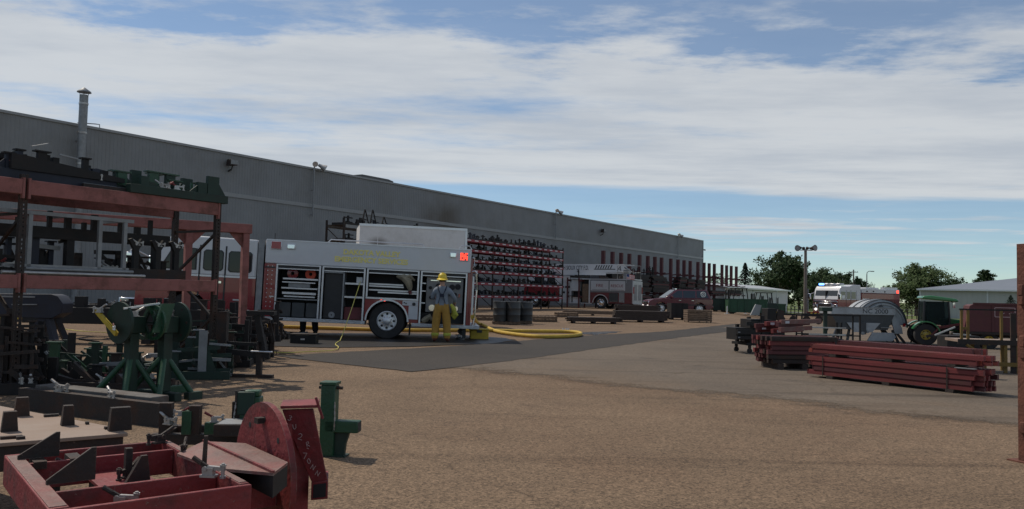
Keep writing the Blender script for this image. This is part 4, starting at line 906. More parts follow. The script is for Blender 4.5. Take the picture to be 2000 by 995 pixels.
MB().box(3.36, 3.499, 0.1, 2.4, 0.6, 2.9).build('pump_gap', 'alum', T)
MB().box(3.52, 9.48, -0.012, 0.0, 2.50, 2.58).build('red_stripe', 'rack_maroon', T)
for (xa, xb) in ((3.6, 4.6), (4.75, 6.0), (7.7, 8.5), (8.6, 9.35)): MB().box(xa, xb, -0.02, -0.001, 0.62 if not 4.7 < xa < 6 else 1.3, 2.05).build('roll_up_door', 'alum' if xa < 4 else 'rack_maroon', T)
MB().box(6.1, 7.6, -0.02, -0.001, 1.35, 2.05).build('roll_up_door', 'rack_maroon', T)
fender(T, 6.9, 0.53, 0.68, 0.06, -0.05, 0.0, 'chrome'); fender(T, 1.45, 0.53, 0.66, 0.06, -0.05, 0.0, 'chrome')
MB().box(9.0, 9.3, -0.04, -0.001, 2.62, 2.88).build('corner_lamp', 'lamp_red', T, 0.02)
for x_ in (4.2, 5.2, 7.0): MB().box(x_, x_ + 0.15, -0.03, -0.001, 2.66, 2.78).build('scene_lamp', 'black_trim', T)
MB().box(4.6, 6.6, 0.3, 2.2, 2.951, 3.08).build('hose_cover', 'white_paint', T, 0.03); MB().box(7.2, 9.3, 0.1, 0.5, 2.951, 3.15).build('ladder_rack', 'alum', T)

# ================================================================== red sport utility vehicle
p0 = gat(1392, 60)
T = thing('red_suv', 'dark red sport utility vehicle with round door badge and roof rack', 'car', M=frame(p0 , (-math.cos(R(6)), -math.sin(R(6)), 0)))
# local x runs forward from the tail, near side is y = 0 going to +y towards the viewer, so the body lies at negative y
prof = [(0.05, 0.45), (0.0, 0.75), (0.06, 1.05), (4.05, 1.08), (4.55, 1.00), (4.78, 0.88), (4.88, 0.62), (4.84, 0.40)]
WB = [(0.98, 0.37), (3.92, 0.37)]
def wheelcut(poly_top, x0, x1, zlow, y0, y1):
    # side skin built in columns so that the wheel arches stay open
    mb = MB(); xs = sorted(set([x0, x1] + [x0 + (x1-x0)*i/60 for i in range(61)]))
    def ztop(x):
        for i in range(len(poly_top)-1):
            (xa, za), (xb, zb) = poly_top[i], poly_top[i+1]
            if xa <= x <= xb: return za + (zb-za)*(x-xa)/(xb-xa+1e-9)
        return poly_top[-1][1]
    def zbot(x):
        z = zlow + (0.12 if x < 0.15 or x > x1-0.15 else 0)
        for (wx, wz) in WB:
            if abs(x-wx) < 0.44: z = max(z, wz + math.sqrt(0.44**2-(x-wx)**2))
        return z
    for i in range(len(xs)-1):
        xa, xb = xs[i], xs[i+1]; mb.add([(xa, y0, zbot(xa)), (xb, y0, zbot(xb)), (xb, y0, ztop(xb)), (xa, y0, ztop(xa)), (xa, y1, zbot(xa)), (xb, y1, zbot(xb)), (xb, y1, ztop(xb)), (xa, y1, ztop(xa))], [(0,1,2,3),(4,7,6,5),(0,4,5,1),(3,2,6,7)] + ([(0,3,7,4)] if i == 0 else []) + ([(1,5,6,2)] if i == len(xs)-2 else []))
    return mb
bo = wheelcut([(0.0, 1.02), (0.1, 1.10), (3.55, 1.12), (4.5, 1.02), (4.80, 0.90), (4.86, 0.78)], 0.0, 4.86, 0.30, -1.86, 0.0)
bm = bo.build('body', 'suv_red', T, 0.04)
gh = MB(); low = [(0.10, 1.10), (3.60, 1.11)]; 
gh.add([(0.08, -0.05, 1.10), (3.62, -0.05, 1.11), (2.72, -0.20, 1.76), (0.35, -0.20, 1.78), (0.08, -1.81, 1.10), (3.62, -1.81, 1.11), (2.72, -1.66, 1.76), (0.35, -1.66, 1.78)], [(0,1,2,3),(4,7,6,5),(0,3,7,4),(1,5,6,2),(3,2,6,7),(0,4,5,1)])
gh.build('cabin', 'suv_red', T, 0.04)
def gl(poly, nm='window', m_='glass'):                # glass on the sloping cabin side
    vs = [];
    for (x, z) in poly: yy = -0.05 - 0.15*(z-1.10)/0.67 + 0.012; vs.append((x, yy, z))
    vs += [(v[0], v[1]-0.02, v[2]) for v in vs]; n = len(poly)
    return MB().add(vs, [tuple(range(n)), tuple(range(2*n-1, n-1, -1))] + [(i, (i+1) % n, n+(i+1) % n, n+i) for i in range(n)]).build(nm, m_, T)
gl([(2.30, 1.17), (3.30, 1.17), (2.62, 1.68), (2.30, 1.68)]); gl([(1.30, 1.17), (2.22, 1.17), (2.22, 1.68), (1.30, 1.69)]); q = gl([(0.28, 1.18), (1.18, 1.17), (1.18, 1.69), (0.48, 1.69)])
ws = MB().add([(3.60, -0.20, 1.135), (3.60, -1.66, 1.135), (2.78, -1.56, 1.735), (2.78, -0.30, 1.735), (3.63, -0.20, 1.15), (3.63, -1.66, 1.15), (2.81, -1.56, 1.75), (2.81, -0.30, 1.75)], [(0,1,2,3),(7,6,5,4),(0,4,5,1),(1,5,6,2),(2,6,7,3),(3,7,4,0)]).build('windshield', 'glass', T)
bz = MB().tube((0.72, -0.0, 1.44), (0.72, -0.11, 1.44), 0.20, 20).build('round_badge', 'alum', T); MB().tube((0.72, 0.004, 1.44), (0.72, -0.001, 1.44), 0.15, 20).build('badge_centre', 'drum_grey', bz); MB().lathe([(0.09, 0.004), (0.09, 0.010), (0.05, 0.010), (0.05, 0.004)], 14, (0.72, 0.0, 1.44), 'y').build('badge_ring', 'alum', bz)
for (wx, wz) in WB:
    wheel(T, (wx, -0.13, wz), 0.37, 0.24, 0.25, 'alum', 1, 6); wheel(T, (wx, -1.73, wz), 0.37, 0.24, 0.25, 'alum', -1, 6)
MB().box(0.3, 4.6, -1.6, -0.26, 0.28, 0.5).build('underbody', 'black_trim', T)
for y_ in (-0.42, -1.72): 
    MB().box(4.80, 4.89, y_, y_ + 0.3, 0.70, 0.86).build('headlamp', 'chrome', T, 0.02)
    MB().box(4.84, 4.91, y_ + 0.05, y_ + 0.25, 0.50, 0.58).build('fog_lamp', 'lamp_white', T, 0.01)
MB().box(4.83, 4.90, -1.38, -0.48, 0.60, 0.84).build('grille', 'black_trim', T, 0.02)
MB().box(4.78, 4.98, -1.84, -0.02, 0.36, 0.56).build('front_bumper', 'suv_red', T, 0.05)
MB().box(-0.08, 0.12, -1.84, -0.02, 0.40, 0.62).build('rear_bumper', 'suv_red', T, 0.05)
MB().box(-0.02, 0.06, -0.2, -0.02, 0.75, 1.08).build('tail_lamp', 'lens_red', T)
for x_ in (1.25, 2.26): MB().box(x_ - 0.01, x_ + 0.01, 0.0, 0.006, 0.42, 1.10).build('door_seam', 'black_trim', T)
for x_ in (1.45, 2.42): MB().box(x_, x_ + 0.16, 0.0, 0.03, 0.95, 0.99).build('door_handle', 'chrome', T)
MB().box(3.05, 3.20, -0.02, 0.20, 1.14, 1.30).build('mirror', 'suv_red', T, 0.03)
MB().box(0.5, 4.3, 0.0, 0.025, 0.60, 0.67).build('side_moulding', 'black_trim', T)
for y_ in (-0.32, -1.54): MB().path([(0.6, y_, 1.77), (0.7, y_, 1.84), (2.4, y_, 1.83), (2.5, y_, 1.76)], 0.025, 6).build('roof_rail', 'black_trim', T)
MB().box(2.55, 2.72, -1.3, -0.6, 1.765, 1.86).build('roof_beacon', 'chrome', T, 0.02)

# ================================================================== jigs and storage racks on the left
def clamp(parent, p, d, s=1.0, m_='steel_bare', handle='steel_bare'):
    # toggle clamp: base, body, spindle and handle
    p = Vector(p); a = math.atan2(d[1], d[0]); M = Matrix.Translation(p) @ Matrix.Rotation(a, 4, 'Z') @ Matrix.Scale(s, 4)
    mb = MB().box(-0.035, 0.05, -0.024, 0.024, 0, 0.012).box(-0.025, 0.035, -0.018, 0.018, 0.012, 0.05).tube((-0.01, -0.024, 0.045), (-0.01, 0.024, 0.045), 0.014, 8)
    mb.beam((0.0, 0, 0.05), (0.095, 0, 0.045), 0.022, 0.02).tube((0.085, 0, 0.075), (0.085, 0, 0.0), 0.010, 8).tube((0.085, 0, -0.004), (0.085, 0, 0.008), 0.017, 8).tube((0.085, 0, 0.058), (0.085, 0, 0.068), 0.018, 6)
    o = mb.xf(M).build('clamp', m_, parent)
    MB().beam((0.0, 0, 0.05), (-0.045, 0, 0.075), 0.016, 0.020).tube((-0.04, 0, 0.072), (-0.085, 0, 0.10), 0.013, 8).xf(M).build('clamp_handle', handle, o)
    return o
def jig(label, M, Lx, Wy, H, m_, seed, group=None, name='welding_jig', posts=7, clamps=4, rail=0.09, m2=None, cat='jig', low=0.0, mess=0, pw=(0.05, 0.12)):
    rr = random.Random(seed); m2 = m2 or m_
    t = thing(name, label, cat, M=M, group=group)
    for y_ in (0.0, Wy): MB().beam((0, y_, low + rail/2), (Lx, y_, low + rail/2), rail, rail).build('base_rail', m_, t, 0.004)
    n = max(2, int(Lx / 0.55) + 1)
    for k in range(n):
        x_ = rail + (Lx - 2*rail) * k / (n - 1); MB().beam((x_, rail/2, low + rail/2), (x_, Wy - rail/2, low + rail/2), rail*0.8, rail*0.8).build('cross_member', m_, t)
    for k in range(posts):
        x_ = Lx * (k + 0.5 + rr.uniform(-.3, .3)) / posts; y_ = rr.choice((0.0, Wy, Wy*0.5)); h_ = H * rr.uniform(0.45, 1.0); w_ = rr.uniform(*pw)
        ps = MB().box(x_ - w_/2, x_ + w_/2, y_ - 0.03, y_ + 0.03, low + rail, h_).build('post', rr.choice((m_, m2)), t)
        if rr.random() < 0.6:
            s_ = rr.choice((-1, 1)); MB().prism([(x_ + s_*w_/2, low + rail), (x_ + s_*(w_/2 + 0.14), low + rail), (x_ + s_*w_/2, low + rail + (h_-low-rail)*0.7)], 'y', y_ - 0.008, y_ + 0.008).build('gusset', m_, ps)
        if rr.random() < 0.5: MB().box(x_ - w_*0.9, x_ + w_*0.9, y_ - 0.05, y_ + 0.05, h_ + 0.001, h_ + 0.02).build('rest_pad', m2, ps)
    for k in range(mess):
        xa, ya, za = rr.uniform(0, Lx), rr.uniform(0, Wy), rr.uniform(low + rail*0.5, H*0.8); ax = rr.randrange(4); l_ = rr.uniform(0.25, 0.8)
        xb, yb, zb = (min(Lx, xa + l_), ya, za + rr.uniform(-.05, .05)) if ax < 2 else ((xa, ya, max(low, za - l_)) if ax == 2 else (min(Lx, xa + l_*0.7), ya, max(low + 0.02, za - l_*0.6)))
        w_ = rr.uniform(0.025, 0.07); MB().beam((xa, ya, za), (xb, yb, zb), w_, w_).build('brace_bar', rr.choice((m_, m_, m2, 'steel_dark', 'galv') if rr.random() < .4 else (m_, m2)), t)
    for k in range(clamps): clamp(t, (Lx * rr.uniform(0.08, 0.92), rr.choice((0.0, Wy)), low + rail), (rr.uniform(-1, 1), rr.uniform(-1, 1)), 1.1, handle=rr.choice(('steel_bare', 'fixture_red')))
    return t
def post_slotted(parent, x, y, h, m_, w=0.085, d=0.07, name='upright_post'):
    mb = MB().box(x - w/2, x - 0.011, y, y + 0.006, 0, h).box(x + 0.011, x + w/2, y, y + 0.006, 0, h)
    mb.box(x - w/2, x - w/2 + 0.006, y + 0.006, y + d, 0, h).box(x + w/2 - 0.006, x + w/2, y + 0.006, y + d, 0, h)
    z = 0.0
    while z < h - 0.03: mb.box(x - 0.011, x + 0.011, y + 0.001, y + 0.005, z, z + 0.032); z += 0.055
    mb.box(x - 0.08, x + 0.08, y - 0.03, y + 0.12, -0.002, 0.006)
    return mb.build(name, m_, parent)
FRb, FLb = gp(415, 735), gp(28, 768)
rd = (FRb - FLb); RL = rd.length; rd.normalize()
RM = frame(FLb, rd); DEP = 1.08
rack = thing('pallet_rack', 'tall storage rack with faded red beams and dark slotted posts', 'rack', M=RM)
for x_ in (-RL, 0.0, RL):
    for y_ in (0.0, DEP): post_slotted(rack, x_, y_, 2.74, 'steel_dark')
    fz = [(0.25, 0.9), (0.9, 1.55), (1.55, 2.2)]
    for i, (za, zb) in enumerate(fz):
        ya, yb = (0.07, DEP) if i % 2 else (DEP, 0.07); MB().beam((x_, ya, za), (x_, yb, zb), 0.035, 0.035).build('diagonal_brace', 'steel_dark', rack)
    for z_ in (0.22, 2.25): MB().beam((x_, 0.07, z_), (x_, DEP, z_), 0.035, 0.035).build('horizontal_brace', 'steel_dark', rack)
for (xa, xb) in ((-RL, 0.0), (0.0, RL)):
    for (z_, hh) in ((2.67, 0.19), (1.47, 0.17)):
        for y_ in (-0.05, DEP + 0.05):
            bb = MB().box(xa + 0.045, xb - 0.045, y_ - 0.035 if y_ > 0 else y_, y_ if y_ > 0 else y_ + 0.045, z_ - hh, z_).build('load_beam', 'rack_orange', rack, 0.008)
            for xe in (xa + 0.02, xb - 0.05): MB().box(xe, xe + 0.03, y_ - 0.006, y_ + 0.05, z_ - hh - 0.05, z_ + 0.02).build('end_plate', 'rack_orange', bb)
    for k in range(5):
        x_ = xa + 0.3 + k*(xb-xa-0.6)/4
        for z_ in (2.665, 1.465): MB().box(x_ - 0.03, x_ + 0.03, 0.0, DEP, z_ - 0.03, z_).build('deck_support', 'steel_dark', rack)
def onrack(x, y, z, rz=0.0): return RM @ Matrix.Translation((x, y, z)) @ Matrix.Rotation(rz, 4, 'Z')
zz = 2.672
# the load on top
jig('long dark navy jig with stubby posts lying on top of the rack', onrack(-0.8, 0.25, zz), 2.1, 0.55, 0.42, 'jig_navy', 5, None, 'welding_jig', 11, 5, 0.14, 'jig_black', mess=10)
t = thing('steel_weldment', 'sloping dark steel weldment stacked at the top of the rack', 'weldment', M=onrack(-0.1, 0.1, zz + 0.141))
MB().prism([(0, 0.0), (1.5, 0.0), (1.5, 0.06), (0.9, 0.12), (0.15, 0.19), (0.0, 0.19)], 'y', 0.05, 0.12).build('side_plate', 'jig_black', t); MB().prism([(0, 0.0), (1.5, 0.0), (1.5, 0.06), (0.9, 0.12), (0.15, 0.19), (0.0, 0.19)], 'y', 0.45, 0.52).build('side_plate', 'jig_black', t)
for x_ in (0.1, 0.6, 1.2): MB().beam((x_, 0.121, 0.06), (x_, 0.449, 0.06), 0.08, 0.08).build('cross_member', 'jig_navy', t)
for (x_, h_) in ((0.15, 0.25), (0.5, 0.26), (0.62, 0.24), (1.05, 0.20), (1.3, 0.16)): MB().box(x_ - 0.04, x_ + 0.04, 0.2, 0.3, 0.1, h_).build('stub', 'jig_black', t)
MB().beam((0.25, 0.1, 0.32), (0.48, 0.16, 0.40), 0.03, 0.015).build('flat_bar', 'galv', t); MB().beam((0.6, 0.08, 0.27), (0.85, 0.1, 0.25), 0.02, 0.02).build('flat_bar', 'galv', t)
jig('green jig with square posts and silver toggle clamps on top of the rack', onrack(1.35, -0.02, zz), RL - 1.25, 0.5, 0.40, 'jig_dkgreen', 12, None, 'welding_jig', 17, 5, 0.12, 'jig_green', pw=(0.10, 0.20), mess=8)
t = thing('steel_plate_bundle', 'low bundle of dark flat steel bars on the top shelf', 'steel bars', M=onrack(0.75, 0.02, zz))
for k in range(5): MB().box(0.0 + k*0.03, 0.9 - k*0.05, 0.0 + k*0.06, 0.05 + k*0.06, k*0.012, 0.05 + k*0.012).build('flat_bar', ('steel_dark', 'jig_navy', 'galv')[k % 3], t)
# mid shelf
zm = 1.472
t = thing('galvanized_frame', 'grey galvanized tube frame standing on the middle shelf', 'frame', M=onrack(0.15, 0.12, zm))
for x_ in (0.0, 0.92, 1.28): MB().box(x_ - 0.025, x_ + 0.025, 0.0, 0.05, 0.0, 0.78).build('tube_post', 'galv', t)
MB().box(-0.35, 1.40, -0.002, 0.052, 0.781, 0.83).build('tube_rail', 'galv', t); MB().box(-0.3, 1.35, 0.0, 0.05, 0.10, 0.14).build('tube_rail', 'galv', t)
for x_ in (-0.3, 0.5, 1.3): MB().box(x_ - 0.02, x_ + 0.02, 0.053, 0.6, 0.785, 0.825).build('cross_tube', 'galv', t)
t = thing('peg_bar', 'long dark bar with a row of upright pegs on the middle shelf', 'jig', M=onrack(-0.6, 0.45, zm))
MB().box(0.0, 2.95, 0.0, 0.12, 0.50, 0.66).build('bar', 'jig_black', t, 0.005)
for k, x_ in enumerate((0.3, 0.75, 1.15, 1.38, 1.62, 1.75, 2.15, 2.4, 2.62)): MB().box(x_, x_ + (0.05, 0.08)[k % 2], 0.03, 0.09, 0.661, 0.66 + (0.16, 0.10, 0.22)[k % 3]).build('peg', 'jig_black', t)
for x_ in (0.1, 1.4, 2.7): MB().box(x_, x_ + 0.1, 0.01, 0.11, 0.0, 0.499).build('leg', 'jig_black', t)
t = thing('tube_bundle', 'bright silver tubes laid along the middle shelf', 'tubes', M=onrack(-0.2, 0.0, zm))
for k in range(6): MB().tube((0.05*k, 0.05 + k*0.07, 0.03 + 0.0*k), (1.9 - 0.1*k, 0.05 + k*0.07, 0.03), 0.026, 10).build('tube', 'steel_bare', t)
for k in range(3): MB().tube((0.3, 0.10 + k*0.07, 0.085), (1.75, 0.10 + k*0.07, 0.085), 0.024, 10).build('tube', 'galv', t)
t = thing('clamp_fixture', 'dark fixture with forked steel heads at the end of the middle shelf', 'jig', M=onrack(1.55, 0.25, zm))
MB().box(0, 0.95, 0, 0.1, 0, 0.14).build('base_rail', 'steel_dark', t); MB().box(0.05, 0.9, 0.35, 0.45, 0, 0.12).build('base_rail', 'jig_black', t)
for x_ in (0.15, 0.5, 0.8):
    ps = MB().box(x_ - 0.04, x_ + 0.04, 0.02, 0.08, 0.141, 0.42).build('post', 'jig_black', t)
    MB().prism([(x_ - 0.04, 0.42), (x_ + 0.04, 0.42), (x_ + 0.12, 0.56), (x_ + 0.07, 0.58), (x_, 0.46), (x_ - 0.07, 0.58), (x_ - 0.12, 0.56)], 'y', 0.025, 0.075).build('fork', 'jig_black', ps)
    clamp(ps, (x_ + 0.02, 0.05, 0.48), (1, -0.4), 0.9)
t = thing('angle_iron_bundle', 'rusty angle irons heaped on the middle shelf end', 'steel bars', M=onrack(1.7, 0.6, zm))
for k in range(4): MB().beam((0.0, k*0.07, 0.03), (1.0 - 0.06*k, k*0.07 + 0.05, 0.03 + 0.02*k), 0.06, 0.05).build('angle_iron', 'steel_dark', t)

# red portal frame behind the rack
pA, pB = gat(478, 15.5), gat(366, 14.9)
dd = (pA - pB); sp = dd.length
t = thing('portal_frame', 'faded red steel portal frame with gusseted corners behind the rack', 'frame', M=frame(pB, dd))
for x_ in (0.0, sp): MB().box(x_ - 0.06, x_ + 0.06, 0, 0.17, 0, 2.42).build('leg', 'rack_orange', t, 0.008); 
MB().box(-3.32, sp + 0.10, -0.01, 0.18, 2.421, 2.60).build('header_beam', 'rack_orange', t, 0.008)
for (x_, s_) in ((0.06, 1), (sp - 0.06, -1), (-0.06, -1)): MB().prism([(x_, 2.42), (x_ + s_*0.25, 2.42), (x_, 2.15)], 'y', 0.07, 0.10).build('gusset', 'rack_orange', t)
for x_ in (0.0, sp): MB().box(x_ - 0.15, x_ + 0.15, -0.06, 0.23, -0.01, 0.015).build('base_plate', 'rack_orange', t)
MB().box(-3.30, -3.13, 0, 0.17, 0, 2.42).build('leg', 'rack_orange', t)

# blue trestle with a heavy rounded head
p0 = gp(30, 694); t = thing('blue_trestle', 'dark blue trestle with heavy rounded head and splayed legs', 'stand', M=frame(p0, (1, 0.12, 0)))
MB().prism([(-0.9, 0.72), (0.62, 0.70), (0.78, 0.80), (0.80, 0.98), (0.70, 1.12), (0.58, 1.16), (-0.9, 1.14)], 'y', 0.0, 0.5).build('head', 'jig_navy', t, 0.01)
for (xa, xb) in ((0.45, -0.10), (0.52, 0.75), (-0.75, -1.1)): MB().beam((xa, 0.1, 0.72), (xb, 0.0, 0.02), 0.12, 0.10).build('leg', 'jig_navy', t); MB().beam((xa, 0.4, 0.72), (xb, 0.6, 0.02), 0.12, 0.10).build('leg', 'jig_navy', t)
MB().beam((-0.9, -0.01, 1.10), (0.3, -0.01, 1.10), 0.02, 0.03).build('edge_strip', 'galv', t); MB().beam((-0.1, -0.02, 0.95), (0.35, -0.02, 0.96), 0.02, 0.02).build('edge_strip', 'galv', t)

# jigs standing on the ground under and behind the rack
jig('dark jig with short pegs behind the blue trestle', frame(gp(60, 722) + Vector((0, 0, 0)), (1, 0.05, 0)), 2.3, 0.7, 0.62, 'jig_dkgreen', 21, None, 'welding_jig', 10, 3, 0.10, 'jig_black', mess=14)
jig('black jig on the ground under the rack shelf', frame(gp(300, 716), (1, 0.12, 0)), 1.6, 0.8, 0.95, 'jig_black', 25, None, 'welding_jig', 12, 4, 0.12, 'jig_dkgreen', mess=26)
jig('green grey jig with tall plates beside the green trunnion stands', frame(gp(322, 742), (1, 0.25, 0)), 0.9, 0.5, 0.8, 'jig_dkgreen', 29, None, 'welding_jig', 8, 3, 0.12, 'galv', mess=14)
jig('rusty jig low behind the steel channel under the rack', frame(gp(45, 760), (1, 0.02, 0)), 1.7, 0.6, 0.42, 'steel_dark', 33, None, 'welding_jig', 8, 4, 0.10, 'jig_black', mess=16)
jig('dark machine frame between the portal frame and fire engine', frame(gp(285, 672), (1, 0.06, 0)), 2.4, 0.9, 1.05, 'jig_black', 37, None, 'welding_jig', 14, 5, 0.14, 'steel_dark', low=0.35, mess=30)
jig('long dark rail jig with square blocks behind the trestle', frame(gp(20, 655), (1, 0.03, 0)), 3.8, 0.8, 1.0, 'jig_black', 39, None, 'welding_jig', 13, 5, 0.14, 'galv', low=0.62, mess=26)
jig('tangled black jig standing in shade behind the right rack post', frame(gp(382, 704), (1, 0.1, 0)), 1.25, 0.9, 1.0, 'jig_black', 45, None, 'welding_jig', 14, 6, 0.13, 'steel_dark', mess=30)
jig('dark jig on tall legs in front of the fire engine cab door', frame(gp(365, 688), (1, 0.05, 0)), 1.9, 0.8, 1.12, 'jig_black', 47, None, 'welding_jig', 16, 5, 0.14, 'steel_dark', low=0.25, mess=30)
jig('rusty jig of upright plates between the trunnion stands and rack post', frame(gp(330, 722), (1, 0.2, 0)), 1.0, 0.6, 0.78, 'steel_dark', 49, None, 'welding_jig', 12, 5, 0.12, 'jig_dkgreen', mess=22)
jig('low green jig of square posts beside the left rack post', frame(gp(70, 742), (1, 0.08, 0)), 1.4, 0.5, 0.55, 'jig_dkgreen', 53, None, 'welding_jig', 10, 4, 0.10, 'jig_green', mess=14)
t = thing('steel_box_beam', 'dark box beam propped on blocks behind the trestle', 'steel beam', M=frame(gp(40, 668), (1, 0.03, 0)))
MB().box(0, 5.2, 0, 0.35, 0.42, 0.78).build('beam', 'jig_black', t, 0.01)
for k in range(9): MB().box(0.6 + k*0.5, 0.6 + k*0.5 + (0.12, 0.2, 0.09)[k % 3], 0.05, 0.25, 0.781, 0.78 + (0.16, 0.24, 0.2)[k % 3]).build('lug', 'jig_black', t)
for x_ in (0.4, 2.6, 4.7): MB().box(x_, x_ + 0.2, 0.02, 0.33, 0, 0.419).build('block', 'steel_dark', t)
jig('dark upright jig hard against the left rack post', frame(gp(-30, 772), (1, 0.3, 0)), 0.55, 0.5, 1.05, 'jig_black', 57, None, 'welding_jig', 10, 4, 0.14, 'steel_dark', mess=24)
jig('black jig of stacked bars on the middle shelf behind the grey frame', onrack(-0.5, 0.55, zm), 1.3, 0.4, 0.6, 'jig_black', 59, None, 'welding_jig', 9, 3, 0.10, 'jig_navy', mess=20)
jig('dark weld jig on the middle shelf before the fire engine windscreen', onrack(1.0, 0.62, zm), 1.4, 0.4, 0.5, 'jig_black', 61, None, 'welding_jig', 8, 4, 0.10, 'steel_dark', mess=16)
# jig stand at the right end of the rack
p0 = gp(432, 737); t = thing('jig_stand', 'dark steel stand with a pin and ring beside the rack end', 'stand', M=frame(p0, (1, -0.02, 0)))
MB().box(0.0, 0.78, 0, 0.1, 0.0, 0.05).build('base_bar', 'steel_dark', t); MB().box(0.52, 0.60, 0.01, 0.09, 0.051, 0.55).build('post', 'steel_dark', t)
MB().beam((-0.1, 0.05, 0.40), (0.72, 0.05, 0.34), 0.07, 0.08).build('arm', 'jig_black', t); MB().beam((-0.1, 0.08, 0.52), (0.55, 0.08, 0.50), 0.04, 0.05).build('arm', 'jig_black', t)
MB().beam((0.5, 0.05, 0.95), (0.62, 0.05, 0.40), 0.08, 0.09).build('brace', 'jig_black', t); MB().tube((0.45, -0.02, 0.405), (0.78, -0.02, 0.40), 0.012, 8).build('pin', 'alum', t)
MB().lathe([(0.022, -0.006), (0.034, 0.0), (0.022, 0.006), (0.022, -0.006)], 14, (0.82, -0.02, 0.385), 'y').build('ring', 'steel_dark', t)
MB().box(0.35, 0.78, -0.02, 0.14, 0.96, 1.02).build('head_plate', 'jig_black', t); MB().box(-0.1, 0.05, 0.0, 0.1, 0.0, 1.0).build('post', 'steel_dark', t)

# green trunnion stands
def trunnion(label, base, ax, seed, strip):
    t = thing('trunnion_stand', label, 'stand', M=frame(base, ax), group='green trunnion stands under the rack')
    MB().box(-0.05, 0.05, -0.28, 0.42, 0.0, 0.10).build('foot', 'jig_dkgreen', t, 0.006)
    MB().box(-0.06, 0.06, -0.06, 0.06, 0.101, 0.80).build('column', 'jig_dkgreen', t, 0.006)
    for (xa, ya, za) in ((0.26, -0.22, 0.04), (-0.30, 0.30, 0.04), (-0.24, -0.24, 0.04)): MB().tube((0.0, 0, 0.55), (xa, ya, za), 0.034, 10).build('diagonal_strut', 'jig_green', t)
    MB().beam((0.16, -0.22, 0.045), (0.36, -0.22, 0.045), 0.09, 0.09).build('foot_pad', 'jig_dkgreen', t); MB().beam((-0.45, 0.30, 0.045), (-0.2, 0.30, 0.045), 0.09, 0.09).build('foot_pad', 'jig_dkgreen', t)
    MB().box(-0.13, 0.13, -0.07, 0.07, 0.801, 1.0).build('bearing_housing', 'jig_dkgreen', t, 0.01)
    d = MB().lathe([(0.001, -0.015), (0.245, -0.015), (0.245, 0.015), (0.001, 0.015)], 32, (strip*0.165, 0.0, 0.93), 'x').build('face_disc', 'jig_dkgreen', t)
    MB().lathe([(0.17, -0.012), (0.21, -0.012), (0.21, 0.012), (0.17, 0.012), (0.17, -0.012)], 28, (-strip*0.165, 0.0, 0.93), 'x').build('back_ring', 'jig_green', t)
    for k in range(3): MB().beam((-strip*0.165, 0.0, 0.93), (-strip*0.165, 0.19*math.cos(k*2.1), 0.93 + 0.19*math.sin(k*2.1)), 0.03, 0.02).build('ring_spoke', 'jig_dkgreen', t)
    for k in range(6):
        a = k*math.pi/3; MB().tube((strip*0.148 , 0.18*math.cos(a), 0.93 + 0.18*math.sin(a)), (strip*0.146, 0.18*math.cos(a), 0.93 + 0.18*math.sin(a)), 0.018, 8).build('bolt', 'steel_dark', d)
    s_ = -strip
    MB().prism([(s_*0.12 - 0.06, 1.16), (s_*0.12 + 0.12, 1.16), (s_*0.12 + 0.12 + s_*0.10, 0.82), (s_*0.12 + s_*0.16, 0.82)], 'y', -0.15, -0.125).build('cover_plate', 'jig_green', t)
    clamp(t, (0.0, -0.05, 1.001), (strip, 0.5), 1.1)
    return t
sa = Vector((0.5, 0.87, 0))
b1 = gp(252, 784); b2 = gp(318, 781)
t1 = trunnion('dark green trunnion stand with a yellow clamp bar on its disc', b1, sa, 1, -1)
MB().beam((-0.24, 0.34, 1.06), (-0.24, -0.06, 0.80), 0.035, 0.05).build('yellow_bar', 'safety_yellow', t1); clamp(t1, (-0.24, 0.27, 1.04), (-0.3, 1), 1.0); clamp(t1, (-0.25, -0.02, 0.85), (-0.5, -1), 0.7, 'alum', 'fixture_red')
t2 = trunnion('dark green trunnion stand with its disc turned away', b2, sa, 2, 1)
MB().box(0.2, 0.62, 0.35, 0.45, 0.0, 0.10).build('side_foot', 'jig_green', t2, 0.006)
for x_ in (0.42, 0.52): MB().tube((x_, 0.4, 0.10), (x_, 0.4, 0.15), 0.008, 6).build('stud', 'steel_dark', t2)
MB().beam((-0.55, 0.03, 1.10), (-0.1, 0.0, 1.16), 0.02, 0.02).build('tie_rod', 'alum', t2)

mat('lid_grey', (0.11, 0.105, 0.10), 0.6, 0.2, var=0.3, dirt=RUST, damt=0.6)
# long steel channel with a grey sheet lid
cA, cB = gp(34, 800), gp(308, 836)
t = thing('steel_channel', 'long dark steel channel with a grey sheet along its top', 'steel beam', M=frame(cA, cB - cA)); cl_ = (cB - cA).length
MB().box(0, cl_, 0, 0.02, 0.0, 0.23).build('web', 'steel_dark', t); MB().box(0, cl_, 0.021, 0.2, 0.0, 0.015).build('flange', 'steel_dark', t); MB().box(0, cl_, 0.021, 0.09, 0.215, 0.23).build('flange', 'steel_dark', t)
MB().box(0.1, cl_ - 0.25, 0.12, 0.34, 0.0, 0.26).build('sheet_lid', 'lid_grey', t, 0.01); clamp(t, (0.6, 0.05, 0.231), (1, 0.2), 1.2); clamp(t, (1.4, 0.05, 0.231), (1, -0.3), 1.0)

